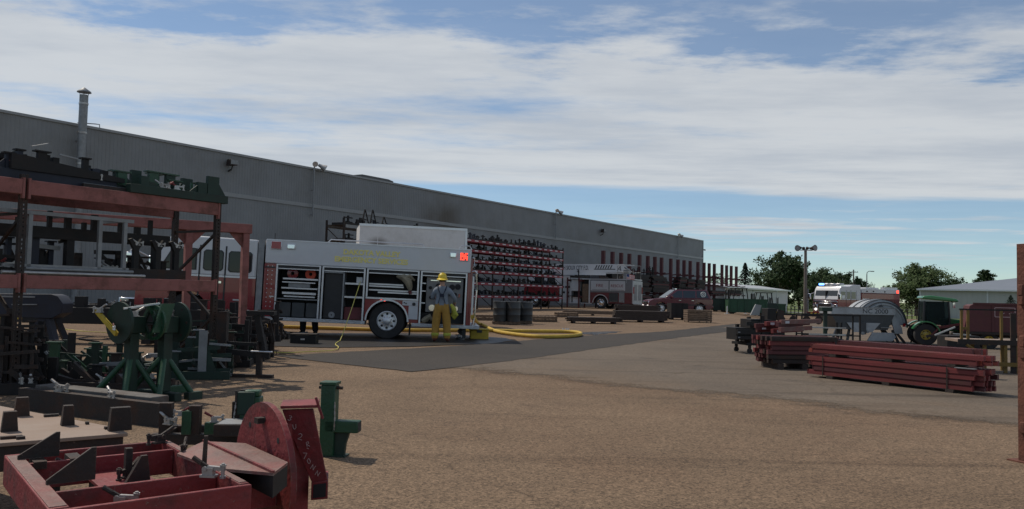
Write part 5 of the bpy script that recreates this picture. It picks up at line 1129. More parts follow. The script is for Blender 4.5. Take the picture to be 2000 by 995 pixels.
# tan plate table
zt_ = 0.55
c1, c2, c3 = atz(250, 846, zt_), atz(0, 866, zt_), atz(0, 787, zt_); c4 = atz(232, 836, zt_)
t = thing('plate_table', 'tan steel plate table with square dark pegs welded on it', 'table', M=frame((c1.x, c1.y, 0), (c1 - c2)))
Mi = t.matrix_world.inverted(); far = Mi @ c3; c4l = Mi @ c4
ex = 2.4
MB().prism([(0, 0), (c4l.x, c4l.y), (far.x - 0.8*(c4l.x - far.x)/2, far.y + 0.3), (-ex, far.y + 0.4), (-ex, 0)], 'z', zt_ - 0.02, zt_).build('top_plate', 'steel_tan', t, 0.003)
MB().box(-ex, -0.02, 0.015, 0.04, zt_ - 0.15, zt_ - 0.021).build('apron', 'steel_dark', t); MB().beam((-0.04, 0.05, zt_ - 0.085), (c4l.x - 0.05, c4l.y - 0.03, zt_ - 0.085), 0.03, 0.12).build('apron', 'steel_dark', t)
for (x_, y_) in ((-0.12, 0.1), (-1.6, 0.1), (-0.3, 0.45), (-1.6, 0.9)): MB().box(x_ - 0.04, x_ + 0.04, y_ - 0.04, y_ + 0.04, 0, zt_ - 0.021).build('leg', 'steel_dark', t)
for (px, py, w_, h_) in ((18, 843, 0.062, 0.11), (42, 813, 0.065, 0.115), (132, 831, 0.05, 0.115), (234, 841, 0.10, 0.13)):
    q = Mi @ atz(px, py, zt_); MB().prism([(q.x - w_/2 - 0.01, zt_), (q.x + w_/2 + 0.01, zt_), (q.x + w_/2, zt_ + h_), (q.x - w_/2, zt_ + h_)], 'y', q.y - 0.02, q.y + 0.03).build('peg', 'steel_dark', t)
for (px, py, w_) in ((22, 857, 0.10), (40, 858, 0.04), (100, 814, 0.08), (215, 838, 0.06), (170, 829, 0.018)):
    q = Mi @ atz(px, py, zt_); MB().box(q.x - w_/2, q.x + w_/2, q.y - 0.015, q.y + 0.015, zt_, zt_ + 0.015).build('stop_block', 'steel_dark', t)

# ------------------------------------------------------------------ red rotating fixture, nearest to the viewer
zf = 0.60
A_, B_, C_, D_ = atz(-16, 888, zf), atz(303, 862, zf), atz(499, 946, zf), atz(98, 1000, zf)
fx = (C_ - D_).normalized(); fy = Vector((-fx.y, fx.x, 0)); LX = ((C_ - D_).length + (B_ - A_).length) / 2; LY = (B_ - C_).dot(fy)
t = thing('rotating_fixture', 'red welded box frame fixture with face disc, clamps and chalk writing', 'fixture', M=frame((D_.x, D_.y, 0), fx))
T_fix = t; RH = 0.13; RW = 0.065
MB().box(0, LX, 0, RW*0.33, zf - RH, zf).build('frame_rail', 'fixture_red', t, 0.004); MB().box(0, LX, LY - RW*0.33, LY, zf - RH, zf).build('frame_rail', 'fixture_red', t, 0.004)
MB().box(-0.002, RW, RW*0.5 + 0.001, LY - RW*0.5 - 0.001, zf - RH, zf + 0.001).build('end_rail', 'fixture_red', t, 0.004); MB().box(LX - RW*0.55, LX + 0.002, RW*0.5 + 0.001, LY - RW*0.5 - 0.001, zf - RH, zf + 0.001).build('end_rail', 'fixture_red', t, 0.004)
# worn top faces
MB().box(0.004, RW - 0.006, 0.05, LY - 0.05, zf + 0.0015, zf + 0.004).build('worn_plate', 'fixture_top', t); MB().box(LX - RW*0.5, LX - 0.004, 0.05, LY - 0.05, zf + 0.0015, zf + 0.004).build('worn_plate', 'fixture_top', t)
y1_, y2_ = LY*0.27, LY*0.80
for y_ in (y1_, y2_): MB().box(RW + 0.001, LX - RW*0.55 - 0.001, y_ - 0.010, y_ + 0.010, zf - RH*0.9, zf - 0.004).build('inner_rail', 'fixture_red', t, 0.003)
MB().box(LX*0.40, LX*0.72, y1_ + 0.011, y2_ - 0.011, zf - 0.085, zf - 0.07).build('deck_plate', 'fixture_red', t, 0.002)
MB().box(LX*0.72 + 0.002, LX*0.88, y1_ + 0.03, y1_ + 0.16, zf - 0.12, zf - 0.07).build('green_bar', 'jig_green', t)
def fin(x0, y_, l_, h_): MB().prism([(x0, zf + 0.004), (x0 + l_, zf + 0.004), (x0 + l_, zf + h_), (x0 + l_*0.9, zf + h_), (x0, zf + 0.02)], 'y', y_ - 0.006, y_ + 0.006).build('fin_plate', 'steel_dark', t)
fin(0.03, LY*0.86, 0.16, 0.11); fin(0.05, LY*0.36, 0.17, 0.13)
for x_ in (0.08, 0.22): MB().box(x_, x_ + 0.05, LY*0.78, LY*0.9, zf - 0.03, zf + 0.002).build('rest_pad', 'steel_dark', t)
for (x_, y_, dx, dy, s_) in ((0.23, LY*0.86, 1, 0.1, 0.85), (0.27, LY*0.20, 1, -0.6, 1.0), (LX*0.60, LY*0.62, -0.8, -0.6, 1.0), (LX*0.93, LY*0.94, -1, -0.2, 1.0), (LX*0.86, LY*0.20, 0.8, -0.8, 1.05), (LX*0.97, LY*0.70, -0.5, -1, 0.8)):
    clamp(t, (x_, y_, zf if not 0.3 < x_/LX < 0.8 else zf - 0.069), (dx, dy), s_*0.72, 'steel_bare' if dx > 0 else 'steel_dark', 'steel_dark')
MB().prism([(LX*0.60 - 0.04, zf - 0.069), (LX*0.60 + 0.06, zf - 0.069), (LX*0.60 + 0.045, zf + 0.04), (LX*0.60 + 0.02, zf + 0.04)], 'y', LY*0.52, LY*0.54).build('clamp_bracket', 'steel_dark', t)
MB().box(LX*0.57, LX*0.61, LY*0.60, LY*0.63, zf - 0.069, zf + 0.06).build('clamp_post', 'steel_dark', t)
MB().tube((LX*0.88, LY*0.28, zf + 0.01), (LX*0.885, LY*0.28, zf + 0.15), 0.011, 8, 0.009).build('clamp_lever', 'steel_dark', t)
# pedestal that carries the frame
MB().box(LX*0.3, LX*0.6, LY*0.3, LY*0.5, 0.02, zf - RH - 0.001).build('pedestal', 'jig_black', t); MB().box(LX*0.1, LX*0.9, LY*0.2, LY*0.6, 0.0, 0.019).build('base_plate', 'steel_dark', t)
# bridge box between the frame and the disc
bx0 = LX + 0.003
fi = t.matrix_world.inverted()
dY = 3.80; dc = at(518, 850, dY); dl = fi @ dc; DX = dl.x; DYc = dl.y; DZ = 0.50; DR = at(517, 786, dY).z - DZ
zb_ = zf + 0.035
bq = [fi @ atz(px, py, zb_ + dz) for (px, py, dz) in ((346, 886, -0.03), (398, 862, 0), (480, 866, 0), (562, 903, 0), (534, 924, 0), (420, 914, -0.03))]
n6 = len(bq); MB().add(bq + [v - Vector((0, 0, 0.012)) for v in bq], [(0, 1, 5), (1, 2, 3, 4), (1, 4, 5), (6, 11, 7), (7, 10, 9, 8), (7, 11, 10)] + [(i, (i+1) % n6, n6+(i+1) % n6, n6+i) for i in range(n6)]).build('bridge_plate', 'fixture_top', t)
MB().beam(bq[1] + Vector((0, 0, 0.004)), bq[4] + Vector((0, 0, 0.004)), 0.012, 0.010).build('weld_bead', 'fixture_red', t)
MB().add([bq[3] - Vector((0, 0, 0.0125)), bq[4] - Vector((0, 0, 0.0125)), bq[4] - Vector((0, 0, 0.10)), bq[3] - Vector((0, 0, 0.10)), bq[2] - Vector((0, 0, 0.0125)), bq[1] - Vector((0, 0, 0.0125)), bq[1] - Vector((0, 0, 0.10)), bq[2] - Vector((0, 0, 0.10))], [(0,1,2,3), (7,6,5,4), (1,5,6,2), (4,0,3,7), (3,2,6,7)]).build('bridge_tube', 'jig_black', t)
MB().box(bx0, DX - 0.016, DYc - 0.19, DYc + 0.10, zf - 0.20, zf - 0.091).build('bridge_box', 'fixture_red', t)
disc = MB().lathe([(0.001, -0.014), (DR, -0.014), (DR, 0.014), (0.001, 0.014)], 48, (DX, DYc, DZ), 'x').build('face_disc', 'fixture_red', t)
for k in range(9):
    a = 0.25 + k*math.pi*2/9; MB().tube((DX - 0.0146, DYc + DR*0.78*math.cos(a), DZ + DR*0.78*math.sin(a)), (DX - 0.0155, DYc + DR*0.78*math.cos(a), DZ + DR*0.78*math.sin(a)), 0.014, 10).build('bolt_hole', 'void', disc)
MB().box(DX - 0.05, DX - 0.015, DYc - 0.025, DYc + 0.015, DZ + DR*0.72, DZ + DR*0.80).build('lock_pin', 'steel_dark', disc)
# post behind the disc with the tapered arm plate
def P3(px, py, Y): return fi @ at(px, py, Y)
aY = 3.92
def plate_px(pts, Y, th, name, m_, parent=t):
    f_ = [P3(px, py, Y) for (px, py) in pts]; n_ = (t.matrix_world.to_3x3().inverted() @ Vector((-0.22, 1, 0))).normalized() * th
    n = len(f_); return MB().add(f_ + [v + n_ for v in f_], [tuple(range(n)), tuple(range(2*n-1, n-1, -1))] + [(i, (i+1) % n, n+(i+1) % n, n+i) for i in range(n)]).build(name, m_, parent, 0.003)
arm = plate_px([(551, 801), (612, 799), (640, 940), (609, 943), (566, 842)], aY, 0.02, 'arm_plate', 'fixture_red')
plate_px([(551, 801), (612, 799), (640, 940), (609, 943), (566, 842)], aY + 0.16, 0.02, 'arm_plate', 'fixture_red')
plate_px([(547, 793), (622, 791), (623, 797), (548, 799)], aY - 0.02, 0.22, 'cap_bar', 'fixture_red'); plate_px([(614, 777), (619, 776), (633, 818), (628, 820)], aY - 0.03, 0.02, 'lever', 'fixture_red')
bxo = plate_px([(608, 943), (641, 939), (640, 975), (607, 978)], aY - 0.01, 0.22, 'square_tube', 'fixture_red'); plate_px([(612, 947), (637, 944), (636, 971), (611, 974)], aY - 0.013, 0.0025, 'tube_end', 'void', bxo)
gx0 = P3(585, 990, aY)
MB().box(gx0.x - 0.06, gx0.x + 0.06, gx0.y + 0.03, gx0.y + 0.15, 0.0, zf + 0.12).build('post', 'fixture_red', t, 0.006); MB().box(gx0.x - 0.22, gx0.x + 0.16, gx0.y - 0.12, gx0.y + 0.3, 0.0, 0.02).build('foot_plate', 'fixture_red', t)
MB().tube((DX, DYc, DZ), (gx0.x, gx0.y + 0.09, DZ), 0.05, 12).build('shaft', 'steel_dark', t)
# chalk writing down the arm
STROKES = {'3': [[(0, .9), (.4, 1), (.65, .8), (.3, .55), (.65, .3), (.35, 0), (0, .1)]], 'U': [[(0, 1), (.05, .3), (.3, 0), (.6, .3), (.6, 1)]],
           '2': [[(0, .8), (.3, 1), (.6, .8), (.45, .4), (0, .05), (.75, 0)]], 'R': [[(.1, 0), (.05, .9)], [(.05, .9), (.5, .95), (.55, .65), (.1, .5), (.65, 0)]],
           '-': [[(0, .5), (.6, .45)]], '7': [[(0, .95), (.6, 1), (.25, 0)]], '0': [[(.3, 1), (.02, .6), (.12, .1), (.4, 0), (.6, .4), (.5, .85), (.3, 1)]], 'N': [[(0, 0), (.05, 1), (.6, .05), (.65, 1)]]}
for i, (ch, px, py, s_) in enumerate((('3', 566, 817, 9), ('U', 575, 834, 9), ('2', 586, 853, 11), ('R', 601, 868, 9), ('-', 601, 876, 7), ('7', 595, 891, 11), ('0', 603, 901, 9), ('N', 611, 913, 9), ('N', 620, 925, 9))):
    ra = R((-20, 5, -12, 10, -20, -8, 12, -28, -30)[i]); sz = s_ * 1.1; mb = MB()
    for st_ in STROKES[ch]:
        pp_ = []
        for (u, v) in st_:
            u -= 0.3; v -= 0.5; pp_.append(P3(px + sz*(u*math.cos(ra) - v*math.sin(ra)), py - sz*(u*math.sin(ra) + v*math.cos(ra)), aY - 0.0022))
        for k in range(len(pp_) - 1): mb.tube(pp_[k], pp_[k+1], 0.0016, 5)
    mb.build('chalk_mark', 'chalk', arm)
# ------------------------------------------------------------------ green posts just behind the fixture
b0 = gp(636, 893); pm = FPX / b0.y
t = thing('green_jig_post', 'bright green box post with a square arm and hanging chain', 'jig', M=frame(b0, (1, -0.1, 0)))
MB().box(-0.06, 0.06, 0, 0.12, 0.0, 0.585).build('post', 'jig_green', t, 0.008); MB().box(-0.07, 0.07, -0.01, 0.13, 0.586, 0.61).build('post_cap', 'jig_green', t, 0.004)
MB().box(-0.02, 0.26, 0.0, 0.11, 0.20, 0.295).build('square_arm', 'jig_green', t, 0.008); MB().box(0.2605, 0.262, 0.01, 0.10, 0.21, 0.285).build('arm_end', 'void', t)
MB().prism([(0.061, 0.0), (0.14, 0.0), (0.15, 0.10), (0.18, 0.199), (0.061, 0.199)], 'y', 0.03, 0.08).build('gusset', 'jig_dkgreen', t)
MB().tube((-0.09, 0.05, 0.56), (0.11, 0.05, 0.56), 0.014, 8).build('cross_pin', 'steel_dark', t)
def chain(parent, pts, r=0.006):
    for i in range(len(pts) - 1):
        a, b = Vector(pts[i]), Vector(pts[i+1]); n = max(1, int((b-a).length / 0.022))
        for k in range(n):
            c = a.lerp(b, (k + 0.5)/n); d = (b - a).normalized() * 0.013
            MB().beam(c - d, c + d, 0.012 if k % 2 else 0.004, 0.004 if k % 2 else 0.012).build('chain_link', 'steel_bare', parent)
chain(t, [(0.065, -0.005, 0.45), (0.07, -0.01, 0.30), (0.066, -0.006, 0.22)])
MB().box(-0.08, 0.16, 0.0, 0.13, 0.0, 0.012).build('base_plate', 'jig_dkgreen', t)
b0 = gp(478, 900)
t = thing('green_jig_post', 'green box post with looped chain behind the red disc', 'jig', M=frame(b0, (1, 0.05, 0)))
MB().box(-0.055, 0.10, 0, 0.12, 0.0, 0.50).build('post', 'jig_green', t, 0.008); MB().box(-0.075, 0.06, -0.012, 0.06, 0.36, 0.54).build('sleeve', 'jig_dkgreen', t, 0.006); MB().box(-0.03, 0.09, 0.01, 0.11, 0.501, 0.55).build('post_cap', 'jig_green', t, 0.01)
chain(t, [(-0.08, -0.02, 0.46), (-0.09, -0.03, 0.34), (-0.04, -0.03, 0.24), (0.02, -0.03, 0.26), (0.06, -0.02, 0.34)]); MB().beam((-0.085, 0.0, 0.55), (-0.085, 0.0, 0.38), 0.015, 0.02).build('latch_bar', 'steel_dark', t)
MB().box(-0.08, 0.13, -0.01, 0.13, 0.0, 0.012).build('base_plate', 'jig_dkgreen', t)
# brown and green jig between the table and the disc
b0 = gp(318, 905)
t = thing('post_jig', 'low brown steel jig with stepped posts and red handled clamps', 'jig', M=frame(b0, (1, 0.10, 0)))
MB().box(-0.1, 0.78, 0, 0.08, 0.14, 0.22).build('base_rail', 'steel_dark', t); MB().box(-0.1, 0.78, 0.4, 0.48, 0.14, 0.22).build('base_rail', 'steel_dark', t)
for x_ in (-0.05, 0.72):
    MB().box(x_ - 0.03, x_ + 0.03, 0.081, 0.399, 0.15, 0.21).build('cross_member', 'steel_dark', t)
    for y_ in (0.04, 0.44): MB().box(x_ - 0.03, x_ + 0.03, y_ - 0.03, y_ + 0.03, 0, 0.139).build('leg', 'steel_dark', t)
for (x_, y_, h_, w_) in ((0.0, 0.04, 0.46, 0.09), (0.10, 0.44, 0.34, 0.07), (0.22, 0.04, 0.44, 0.08), (0.50, 0.44, 0.52, 0.06), (0.46, 0.44, 0.42, 0.10), (0.66, 0.04, 0.36, 0.05)):
    MB().box(x_ - w_/2, x_ + w_/2, y_ - 0.03 - w_*0.05, y_ + 0.03 + w_*0.07, 0.2205, h_).build('post', 'steel_dark', t)
MB().box(0.13, 0.20, -0.01, 0.06, 0.221, 0.40).build('green_post', 'jig_green', t); MB().box(0.155, 0.205, 0.061, 0.11, 0.221, 0.43).build('green_post', 'jig_green', t)
MB().box(0.30, 0.40, 0.0, 0.07, 0.221, 0.31).build('green_block', 'jig_green', t); clamp(t, (0.36, 0.03, 0.311), (1, 0.3), 0.8, 'steel_bare', 'fixture_red'); clamp(t, (0.12, 0.02, 0.36), (-1, 0.1), 0.7, 'steel_bare', 'fixture_red'); clamp(t, (0.03, -0.02, 0.30), (1, -0.5), 0.9)
MB().box(0.42, 0.80, -0.2, 0.10, 0.24, 0.33).build('tray', 'steel_dark', t, 0.004); MB().box(0.44, 0.78, -0.18, 0.08, 0.3305, 0.333).build('tray_rim', 'galv', t); 

# ================================================================== middle ground
# --- white box trailer
p0, p1 = gat(697, 31.0), gat(907, 32.0); d_ = p1 - p0; tl = d_.length
T = thing('box_trailer', 'plain white box trailer with a dark scuff, parked behind the fire engine', 'trailer', M=frame(p0, d_)); ht = at(697, 437, 31.0).z - p0.z
mt = mat('scuffed_white', (0.66, 0.66, 0.66), 0.5, var=0.05, dirt=(0.40, 0.39, 0.37), damt=0.4, dscale=0.9)
smoke_stain(mt, 0.75, ht - 0.75, 0.55, 0.35)
MB().box(0, tl, 0, 2.4, 1.0, ht).build('box', 'scuffed_white', T, 0.02)
MB().box(-0.02, tl + 0.02, -0.02, 0.05, ht - 0.08, ht + 0.015).build('top_rail', 'alum', T); MB().box(tl - 0.06, tl + 0.025, -0.025, 0.06, 1.0, ht - 0.085).build('corner_post', 'alum', T); MB().box(0, tl - 0.065, -0.02, 0.04, 0.95, 1.08).build('bottom_rail', 'alum', T)
MB().box(0.2, tl - 0.2, 0.6, 1.8, 0.75, 0.949).build('chassis', 'black_trim', T)
for (x_, y_, o_) in ((tl - 1.0, 0.25, -1), (tl - 1.0, 2.15, 1)): wheel(T, (x_, y_, 0.5), 0.5, 0.28, 0.3, 'white_paint', o_)
for y_ in (0.5, 1.9): MB().box(0.3, 0.42, y_, y_ + 0.12, 0.0, 0.749).build('landing_leg', 'steel_dark', T)
for x_ in [tl*k/6 for k in range(1, 6)]: MB().box(x_ - 0.012, x_ + 0.012, -0.006, -0.0005, 1.1, ht - 0.1).build('panel_seam', 'box_white', T)

# --- far pallet racks along the wall
def small_jig(seed, w=2.0, h=0.55, d=0.9):
    rr = random.Random(seed); mb = MB()
    mb.beam((0, 0, 0.06), (w, 0, 0.06), 0.1, 0.12).beam((0, d, 0.06), (w, d, 0.06), 0.1, 0.12)
    for k in range(4): mb.beam((w*k/3, 0, 0.06), (w*k/3, d, 0.06), 0.08, 0.1)
    for k in range(9):
        x, y, hh, ww = rr.uniform(0, w), rr.uniform(0, d), h*rr.uniform(0.35, 1.0), rr.uniform(0.04, 0.2); mb.box(x - ww/2, x + ww/2, y - 0.05, y + 0.05, 0.1, hh)
        if rr.random() < 0.5: mb.beam((x, y, hh*0.3), (x + rr.uniform(-.5, .5), y, hh), 0.05, 0.05)
        if rr.random() < 0.4: mb.beam((x - 0.3, y, hh*0.8), (x + 0.3, y, hh*0.8), 0.06, 0.06)
    return mb
LEV = ('topmost', 'second', 'third', 'fourth', 'fifth', 'lowest')
SJ = [small_jig(s).mesh('stored_jig', ('jig_black', 'jig_navy', 'steel_dark', 'jig_black')[s % 4]) for s in range(8)]
def place_sj(M, k, label, group, cat='jig'):
    o = bpy.data.objects.new('stored_jig', SJ[k % len(SJ)]); C.objects.link(o); o.matrix_world = M; return tag(o, label, cat, group)
def far_rack(name, label, pA, pB, nb, zs, m_post, m_beam, load_lab, load_group, tags=True, seed=1, skip=()):
    d = Vector((pB.x - pA.x, pB.y - pA.y, 0)); ln = d.length; z0 = min(pA.z, pB.z); rr = random.Random(seed)
    M = frame((pA.x, pA.y, z0), d); t = thing(name, label, 'rack', M=M); bl = ln / nb; dp = 1.25
    for i in range(nb + 1):
        for y_ in (0, dp): MB().box(i*bl - 0.05, i*bl + 0.05, y_, y_ + 0.08, -0.05, zs[0] + 0.25).build('upright_post', m_post, t)
        for k in range(5):
            za = 0.2 + k*(zs[0]-0.4)/5; MB().beam((i*bl, 0.08, za), (i*bl, dp, za + (zs[0]-0.4)/5), 0.04, 0.04).build('diagonal_brace', m_post, t)
    for z_ in zs:
        for i in range(nb):
            for y_ in (-0.05, dp + 0.03):
                b = MB().box(i*bl + 0.052, (i+1)*bl - 0.052, y_, y_ + 0.045, z_ - 0.17, z_).build('load_beam', m_beam, t)
                if tags and y_ < 0:
                    for k in range(4):
                        xx = i*bl + 0.2 + k*bl*0.25; MB().box(xx, xx + bl*0.12, y_ - 0.006, y_ - 0.0005, z_ - 0.10, z_ - 0.035).build('tag_plate', 'white_paint', b)
            MB().box(i*bl + 0.06, (i+1)*bl - 0.06, 0.0, dp, z_ - 0.03, z_ - 0.005).build('deck_board', 'wood_dark', t)
            if (i, zs.index(z_)) in skip: continue
            for k in range(2 if bl > 3 else 1):
                gap = (zs[zs.index(z_)-1] - z_ - 0.2) if zs.index(z_) else 0.75
                s_ = min(1.0, gap / 0.55) * rr.uniform(0.8, 1.0) if zs.index(z_) else rr.uniform(0.9, 1.5)
                place_sj(M @ Matrix.Translation((i*bl + 0.15 + k*bl/2 + rr.uniform(0, 0.25), 0.15, z_ + 0.001)) @ Matrix.Diagonal((bl/(4.4 if bl > 3 else 2.4), 1, s_, 1)), rr.randrange(8), load_lab % LEV[zs.index(z_) if len(zs) > 4 else (0, 1, 3, 5)[zs.index(z_)]], load_group)
    return t
rA, rB = gat(906, 54), gat(1099, 67)
far_rack('pallet_rack', 'six level red pallet rack with white beam tags along the factory wall', rA, rB, 4, [4.8, 4.12, 3.42, 2.72, 1.9, 1.0], 'steel_dark', 'rack_red', 'dark welding jig on the %s shelf of the tagged red rack', 'jigs on the tagged red rack')
dd = (rB - rA); gA = rA - dd * 0.80; gB = rA - dd * 0.04; gA.z = g(gA.x, gA.y); gB.z = g(gB.x, gB.y)
far_rack('pallet_rack', 'grey pallet rack loaded with jigs standing behind the white box trailer', gA, gB, 4, [4.75, 3.9, 3.0, 2.0], 'steel_dark', 'galv', 'dark jig on the %s shelf of the grey rack behind the trailer', 'jigs on the grey rack', False, 7)
# two open frames standing on the grey rack
for i, px in enumerate((719, 733, 756)):
    b0 = gA.lerp(gB, (0.15, 0.21, 0.30)[i]); zt = 4.752
    t = thing('upright_frame', 'spindly dark frame upright on top of the grey rack', 'frame', M=frame((b0.x - 0.3, b0.y + 0.5, b0.z + zt + 0.0), dd), group='frames on the grey rack')
    h_ = (1.0, 1.05, 0.75)[i]
    MB().beam((0, 0, 0), (0.25, 0, h_), 0.06, 0.06).build('post', 'jig_black', t); MB().beam((0.7, 0, 0), (0.28, 0, h_), 0.05, 0.05).build('post', 'jig_black', t); MB().beam((0.1, 0, h_*0.45), (0.55, 0, h_*0.4), 0.05, 0.05).build('cross_bar', 'jig_black', t)
    MB().box(-0.1, 0.8, -0.2, 0.2, 0.0, 0.05).build('base', 'jig_black', t)

# --- cantilever racks
cA0, cB0 = gat(1180, 78.5), gat(1440, 110); cdir = Vector((cB0.x - cA0.x, cB0.y - cA0.y, 0)); clen = cdir.length; cdir.normalize()
def on_line(px):
    q = ray(px, 574); k = q.x / q.y
    # x = k*y with (x,y) = cA0 + s*cdir
    return (k * cA0.y - cA0.x) / (cdir.x - k * cdir.y)
CPX = [1180, 1198, 1215, 1231, 1251, 1267, 1281, 1294, 1312, 1326, 1338, 1350, 1365, 1377, 1387, 1397, 1412, 1421, 1430, 1440]
ss_ = [on_line(p) for p in CPX]
mat('cant_red', (0.085, 0.024, 0.028), 0.6, dirt=RUST, damt=0.5)
rr = random.Random(3)
secs = [(0, 8, 'dark red cantilever rack behind the ladder truck and sport utility vehicle'), (8, 13, 'dark red cantilever rack ending at the factory corner'), (13, 20, 'dark red cantilever rack standing clear beyond the factory corner')]
for (a, b, lab) in secs:
    z0 = 0.0; o = cA0 + cdir * ss_[a]; t = thing('cantilever_rack', lab, 'rack', M=frame((o.x, o.y, z0), cdir), group='cantilever racks')
    for k in range(a, b):
        x_ = ss_[k] - ss_[a]
        col = MB().box(x_ - 0.16, x_ + 0.16, 0, 0.32, -0.1, CAM_H + 4.4).build('column', 'cant_red', t)
        for z_ in (0.5, 1.7, 2.9, 3.9):
            MB().beam((x_, -0.001, z_), (x_, -1.1, z_ + 0.1), 0.09, 0.12).build('arm', 'cant_red', col)
        MB().box(x_ - 0.17, x_ + 0.17, -1.2, 0.5, -0.1, 0.12).build('foot', 'cant_red', col)
        if k < b - 1:
            x2 = ss_[k+1] - ss_[a]
            for z_ in (1.2, 3.3): MB().beam((x_ + 0.161, 0.1, z_), (x2 - 0.161, 0.1, z_), 0.08, 0.08).build('tie_bar', 'cant_red', t)
    ln = ss_[b-1] - ss_[a]
    for z_ in (0.10, 0.58, 1.15, 1.78, 2.40, 2.98) if a != 13 else (0.58, 1.78):
        n = 3 if a != 13 else 2
        for j in range(n):
            x0 = ln * j / n + rr.uniform(0.0, 0.3); x1 = ln * (j + 1) / n - rr.uniform(0.1, 0.8)
            bt = thing('bar_bundle', 'dark bar bundle on the %s arms of the rack %s' % ({0.10: 'ground level', 0.58: 'lowest', 1.15: 'second', 1.78: 'third', 2.40: 'fourth', 2.98: 'highest'}[z_], {0: 'behind the ladder truck', 8: 'at the factory corner', 13: 'beyond the factory corner'}[a]), 'steel bars', M=frame((o.x, o.y, z0), cdir) @ Matrix.Translation((x0, -0.2, z_ + 0.08)), group='bar bundles on the cantilever racks')
            for q in range(rr.choice((9, 11, 12)) if z_ != 1.15 else 6):
                zz_ = 0.08 + 0.16 * (q // 3); MB().beam((rr.uniform(-.3, .3), -0.28*(q % 3), zz_), (x1 - x0 + rr.uniform(-.3, .3), -0.28*(q % 3), zz_), 0.22, 0.15).build('bar', rr.choice(('jig_black', 'steel_dark', 'cant_red', 'jig_black', 'steel_dark')), bt)
# stored jigs standing on the first section
for j in range(9):
    o = cA0 + cdir * (ss_[0] - 6 + j*1.9) - Vector((-cdir.y, cdir.x, 0)) * 0.6
    place_sj(frame((o.x, o.y, 2.98 + (0.45 if j >= 3 else 0.0)), cdir) @ Matrix.Diagonal((0.9, 1, rr.uniform(1.3, 2.4), 1)), j, 'spiky dark jig stored above the ladder truck tail', 'jigs on the upper cantilever arms')
t = thing('pallet_rack', 'dark low rack full of jigs behind the ladder truck boom', 'rack', M=frame(tuple(cA0 + cdir * (ss_[0] - 6.5)), cdir))
for x_ in (0, 3.2, 6.2):
    for y_ in (-0.9, 0.3): MB().box(x_ - 0.06, x_ + 0.06, y_ - 0.05, y_ + 0.05, 0, 2.95 - t.location.z).build('upright_post', 'cant_red', t)
for z_ in (1.3, 2.77):
    for y_ in (-0.95, 0.32): MB().box(0.062, 6.13, y_ - 0.04, y_ + 0.03, z_ - 0.15 - t.location.z, z_ - t.location.z).build('load_beam', 'cant_red', t)
    MB().box(0.07, 6.1, -0.9, 0.28, z_ + 0.001 - t.location.z, z_ + 0.03 - t.location.z).build('deck_board', 'wood_dark', t)

# --- pallets, crates, drums
def pallet_mesh():
    L_, W_ = 1.2, 1.0
    slat = MB().box(-0.05, 0.05, 0, W_, 0, 0.02).mesh('slat', 'wood'); strg = MB().box(0, L_, -0.02, 0.02, 0, 0.09).mesh('stringer', 'wood')
    return slat, strg
PSL, PST = pallet_mesh()
def pallet(label, M, group='wooden pallets', n=1):
    t = thing('wooden_pallet', label, 'pallet', M=M, group=group)
    for q in range(n):
        z0 = q * 0.135
        for y_ in (0.03, 0.5, 0.97):
            o = bpy.data.objects.new('stringer', PST); C.objects.link(o); o.parent = t; o.location = (0, y_, z0 + 0.0205)
        for k in range(7):
            o = bpy.data.objects.new('slat', PSL); C.objects.link(o); o.parent = t; o.location = (0.06 + k*0.18, 0, z0 + 0.111)
        for k in range(3):
            o = bpy.data.objects.new('slat', PSL); C.objects.link(o); o.parent = t; o.location = (0.06 + k*0.54, 0, z0)
    return t
def lay(px, py, rz): b = gp(px, py); return frame(b, (math.cos(rz), math.sin(rz), 0))
# drums on two pallets
pd = gp(962, 634)
pallet('wooden pallet under the dark drums', frame(pd, (1, 0.05, 0)))
pallet('wooden pallet half hidden behind the dark drums', frame(pd + Vector((0.55, 1.1, g(pd.x + .5, pd.y + 1.1) - pd.z)), (1, 0.05, 0)))
def drum(loc, label, r=0.29, h=0.88):
    t = thing('steel_drum', label, 'drum', loc, random.uniform(0, 6), 'dark drums on pallets')
    pr = [(0.01, 0.01), (r, 0.0), (r, h*0.31), (r + 0.012, h*0.33), (r, h*0.35), (r, h*0.64), (r + 0.012, h*0.66), (r, h*0.68), (r, h - 0.02)]
    MB().lathe(pr, 24).build('shell', 'drum_grey', t)
    ld = MB().lathe([(r + 0.008, h - 0.025), (r + 0.01, h), (r - 0.012, h), (r - 0.015, h - 0.012), (0.01, h - 0.012)], 24).build('lid', 'galv', t)
    MB().tube((r*0.6, 0, h - 0.012), (r*0.6, 0, h + 0.01), 0.035, 10).build('bung', 'steel_dark', ld)
for i, (x_, y_) in enumerate(((0.30, 0.28), (0.89, 0.27), (0.32, 0.78), (0.92, 0.76))): drum((pd.x + x_, pd.y + y_ + 0.05*x_, pd.z + 0.133), 'dark grey steel drum with pale rim standing on the front pallet')
for i, (x_, y_) in enumerate(((0.90, 1.5), (1.48, 1.48))): drum((pd.x + x_, pd.y + y_, pd.z + 0.14), 'dark grey steel drum on the rear pallet behind the others', 0.29, 0.86)
pallet('low stack of pallets between the fire engine tail and the drums', lay(922, 626, 0.1), n=2)
pallet('weathered pallet stack beside the drums', lay(1040, 629, 0.12), n=2); pallet('tilted pallet leaning over the weathered stack', lay(1052, 621, 0.5), n=1); pallet('pallet stack just behind the lumber', lay(1088, 620, 0.1), n=2)
pallet('lone pallet in front of the sport utility vehicle bumper', lay(1220, 622, 0.2), n=1)
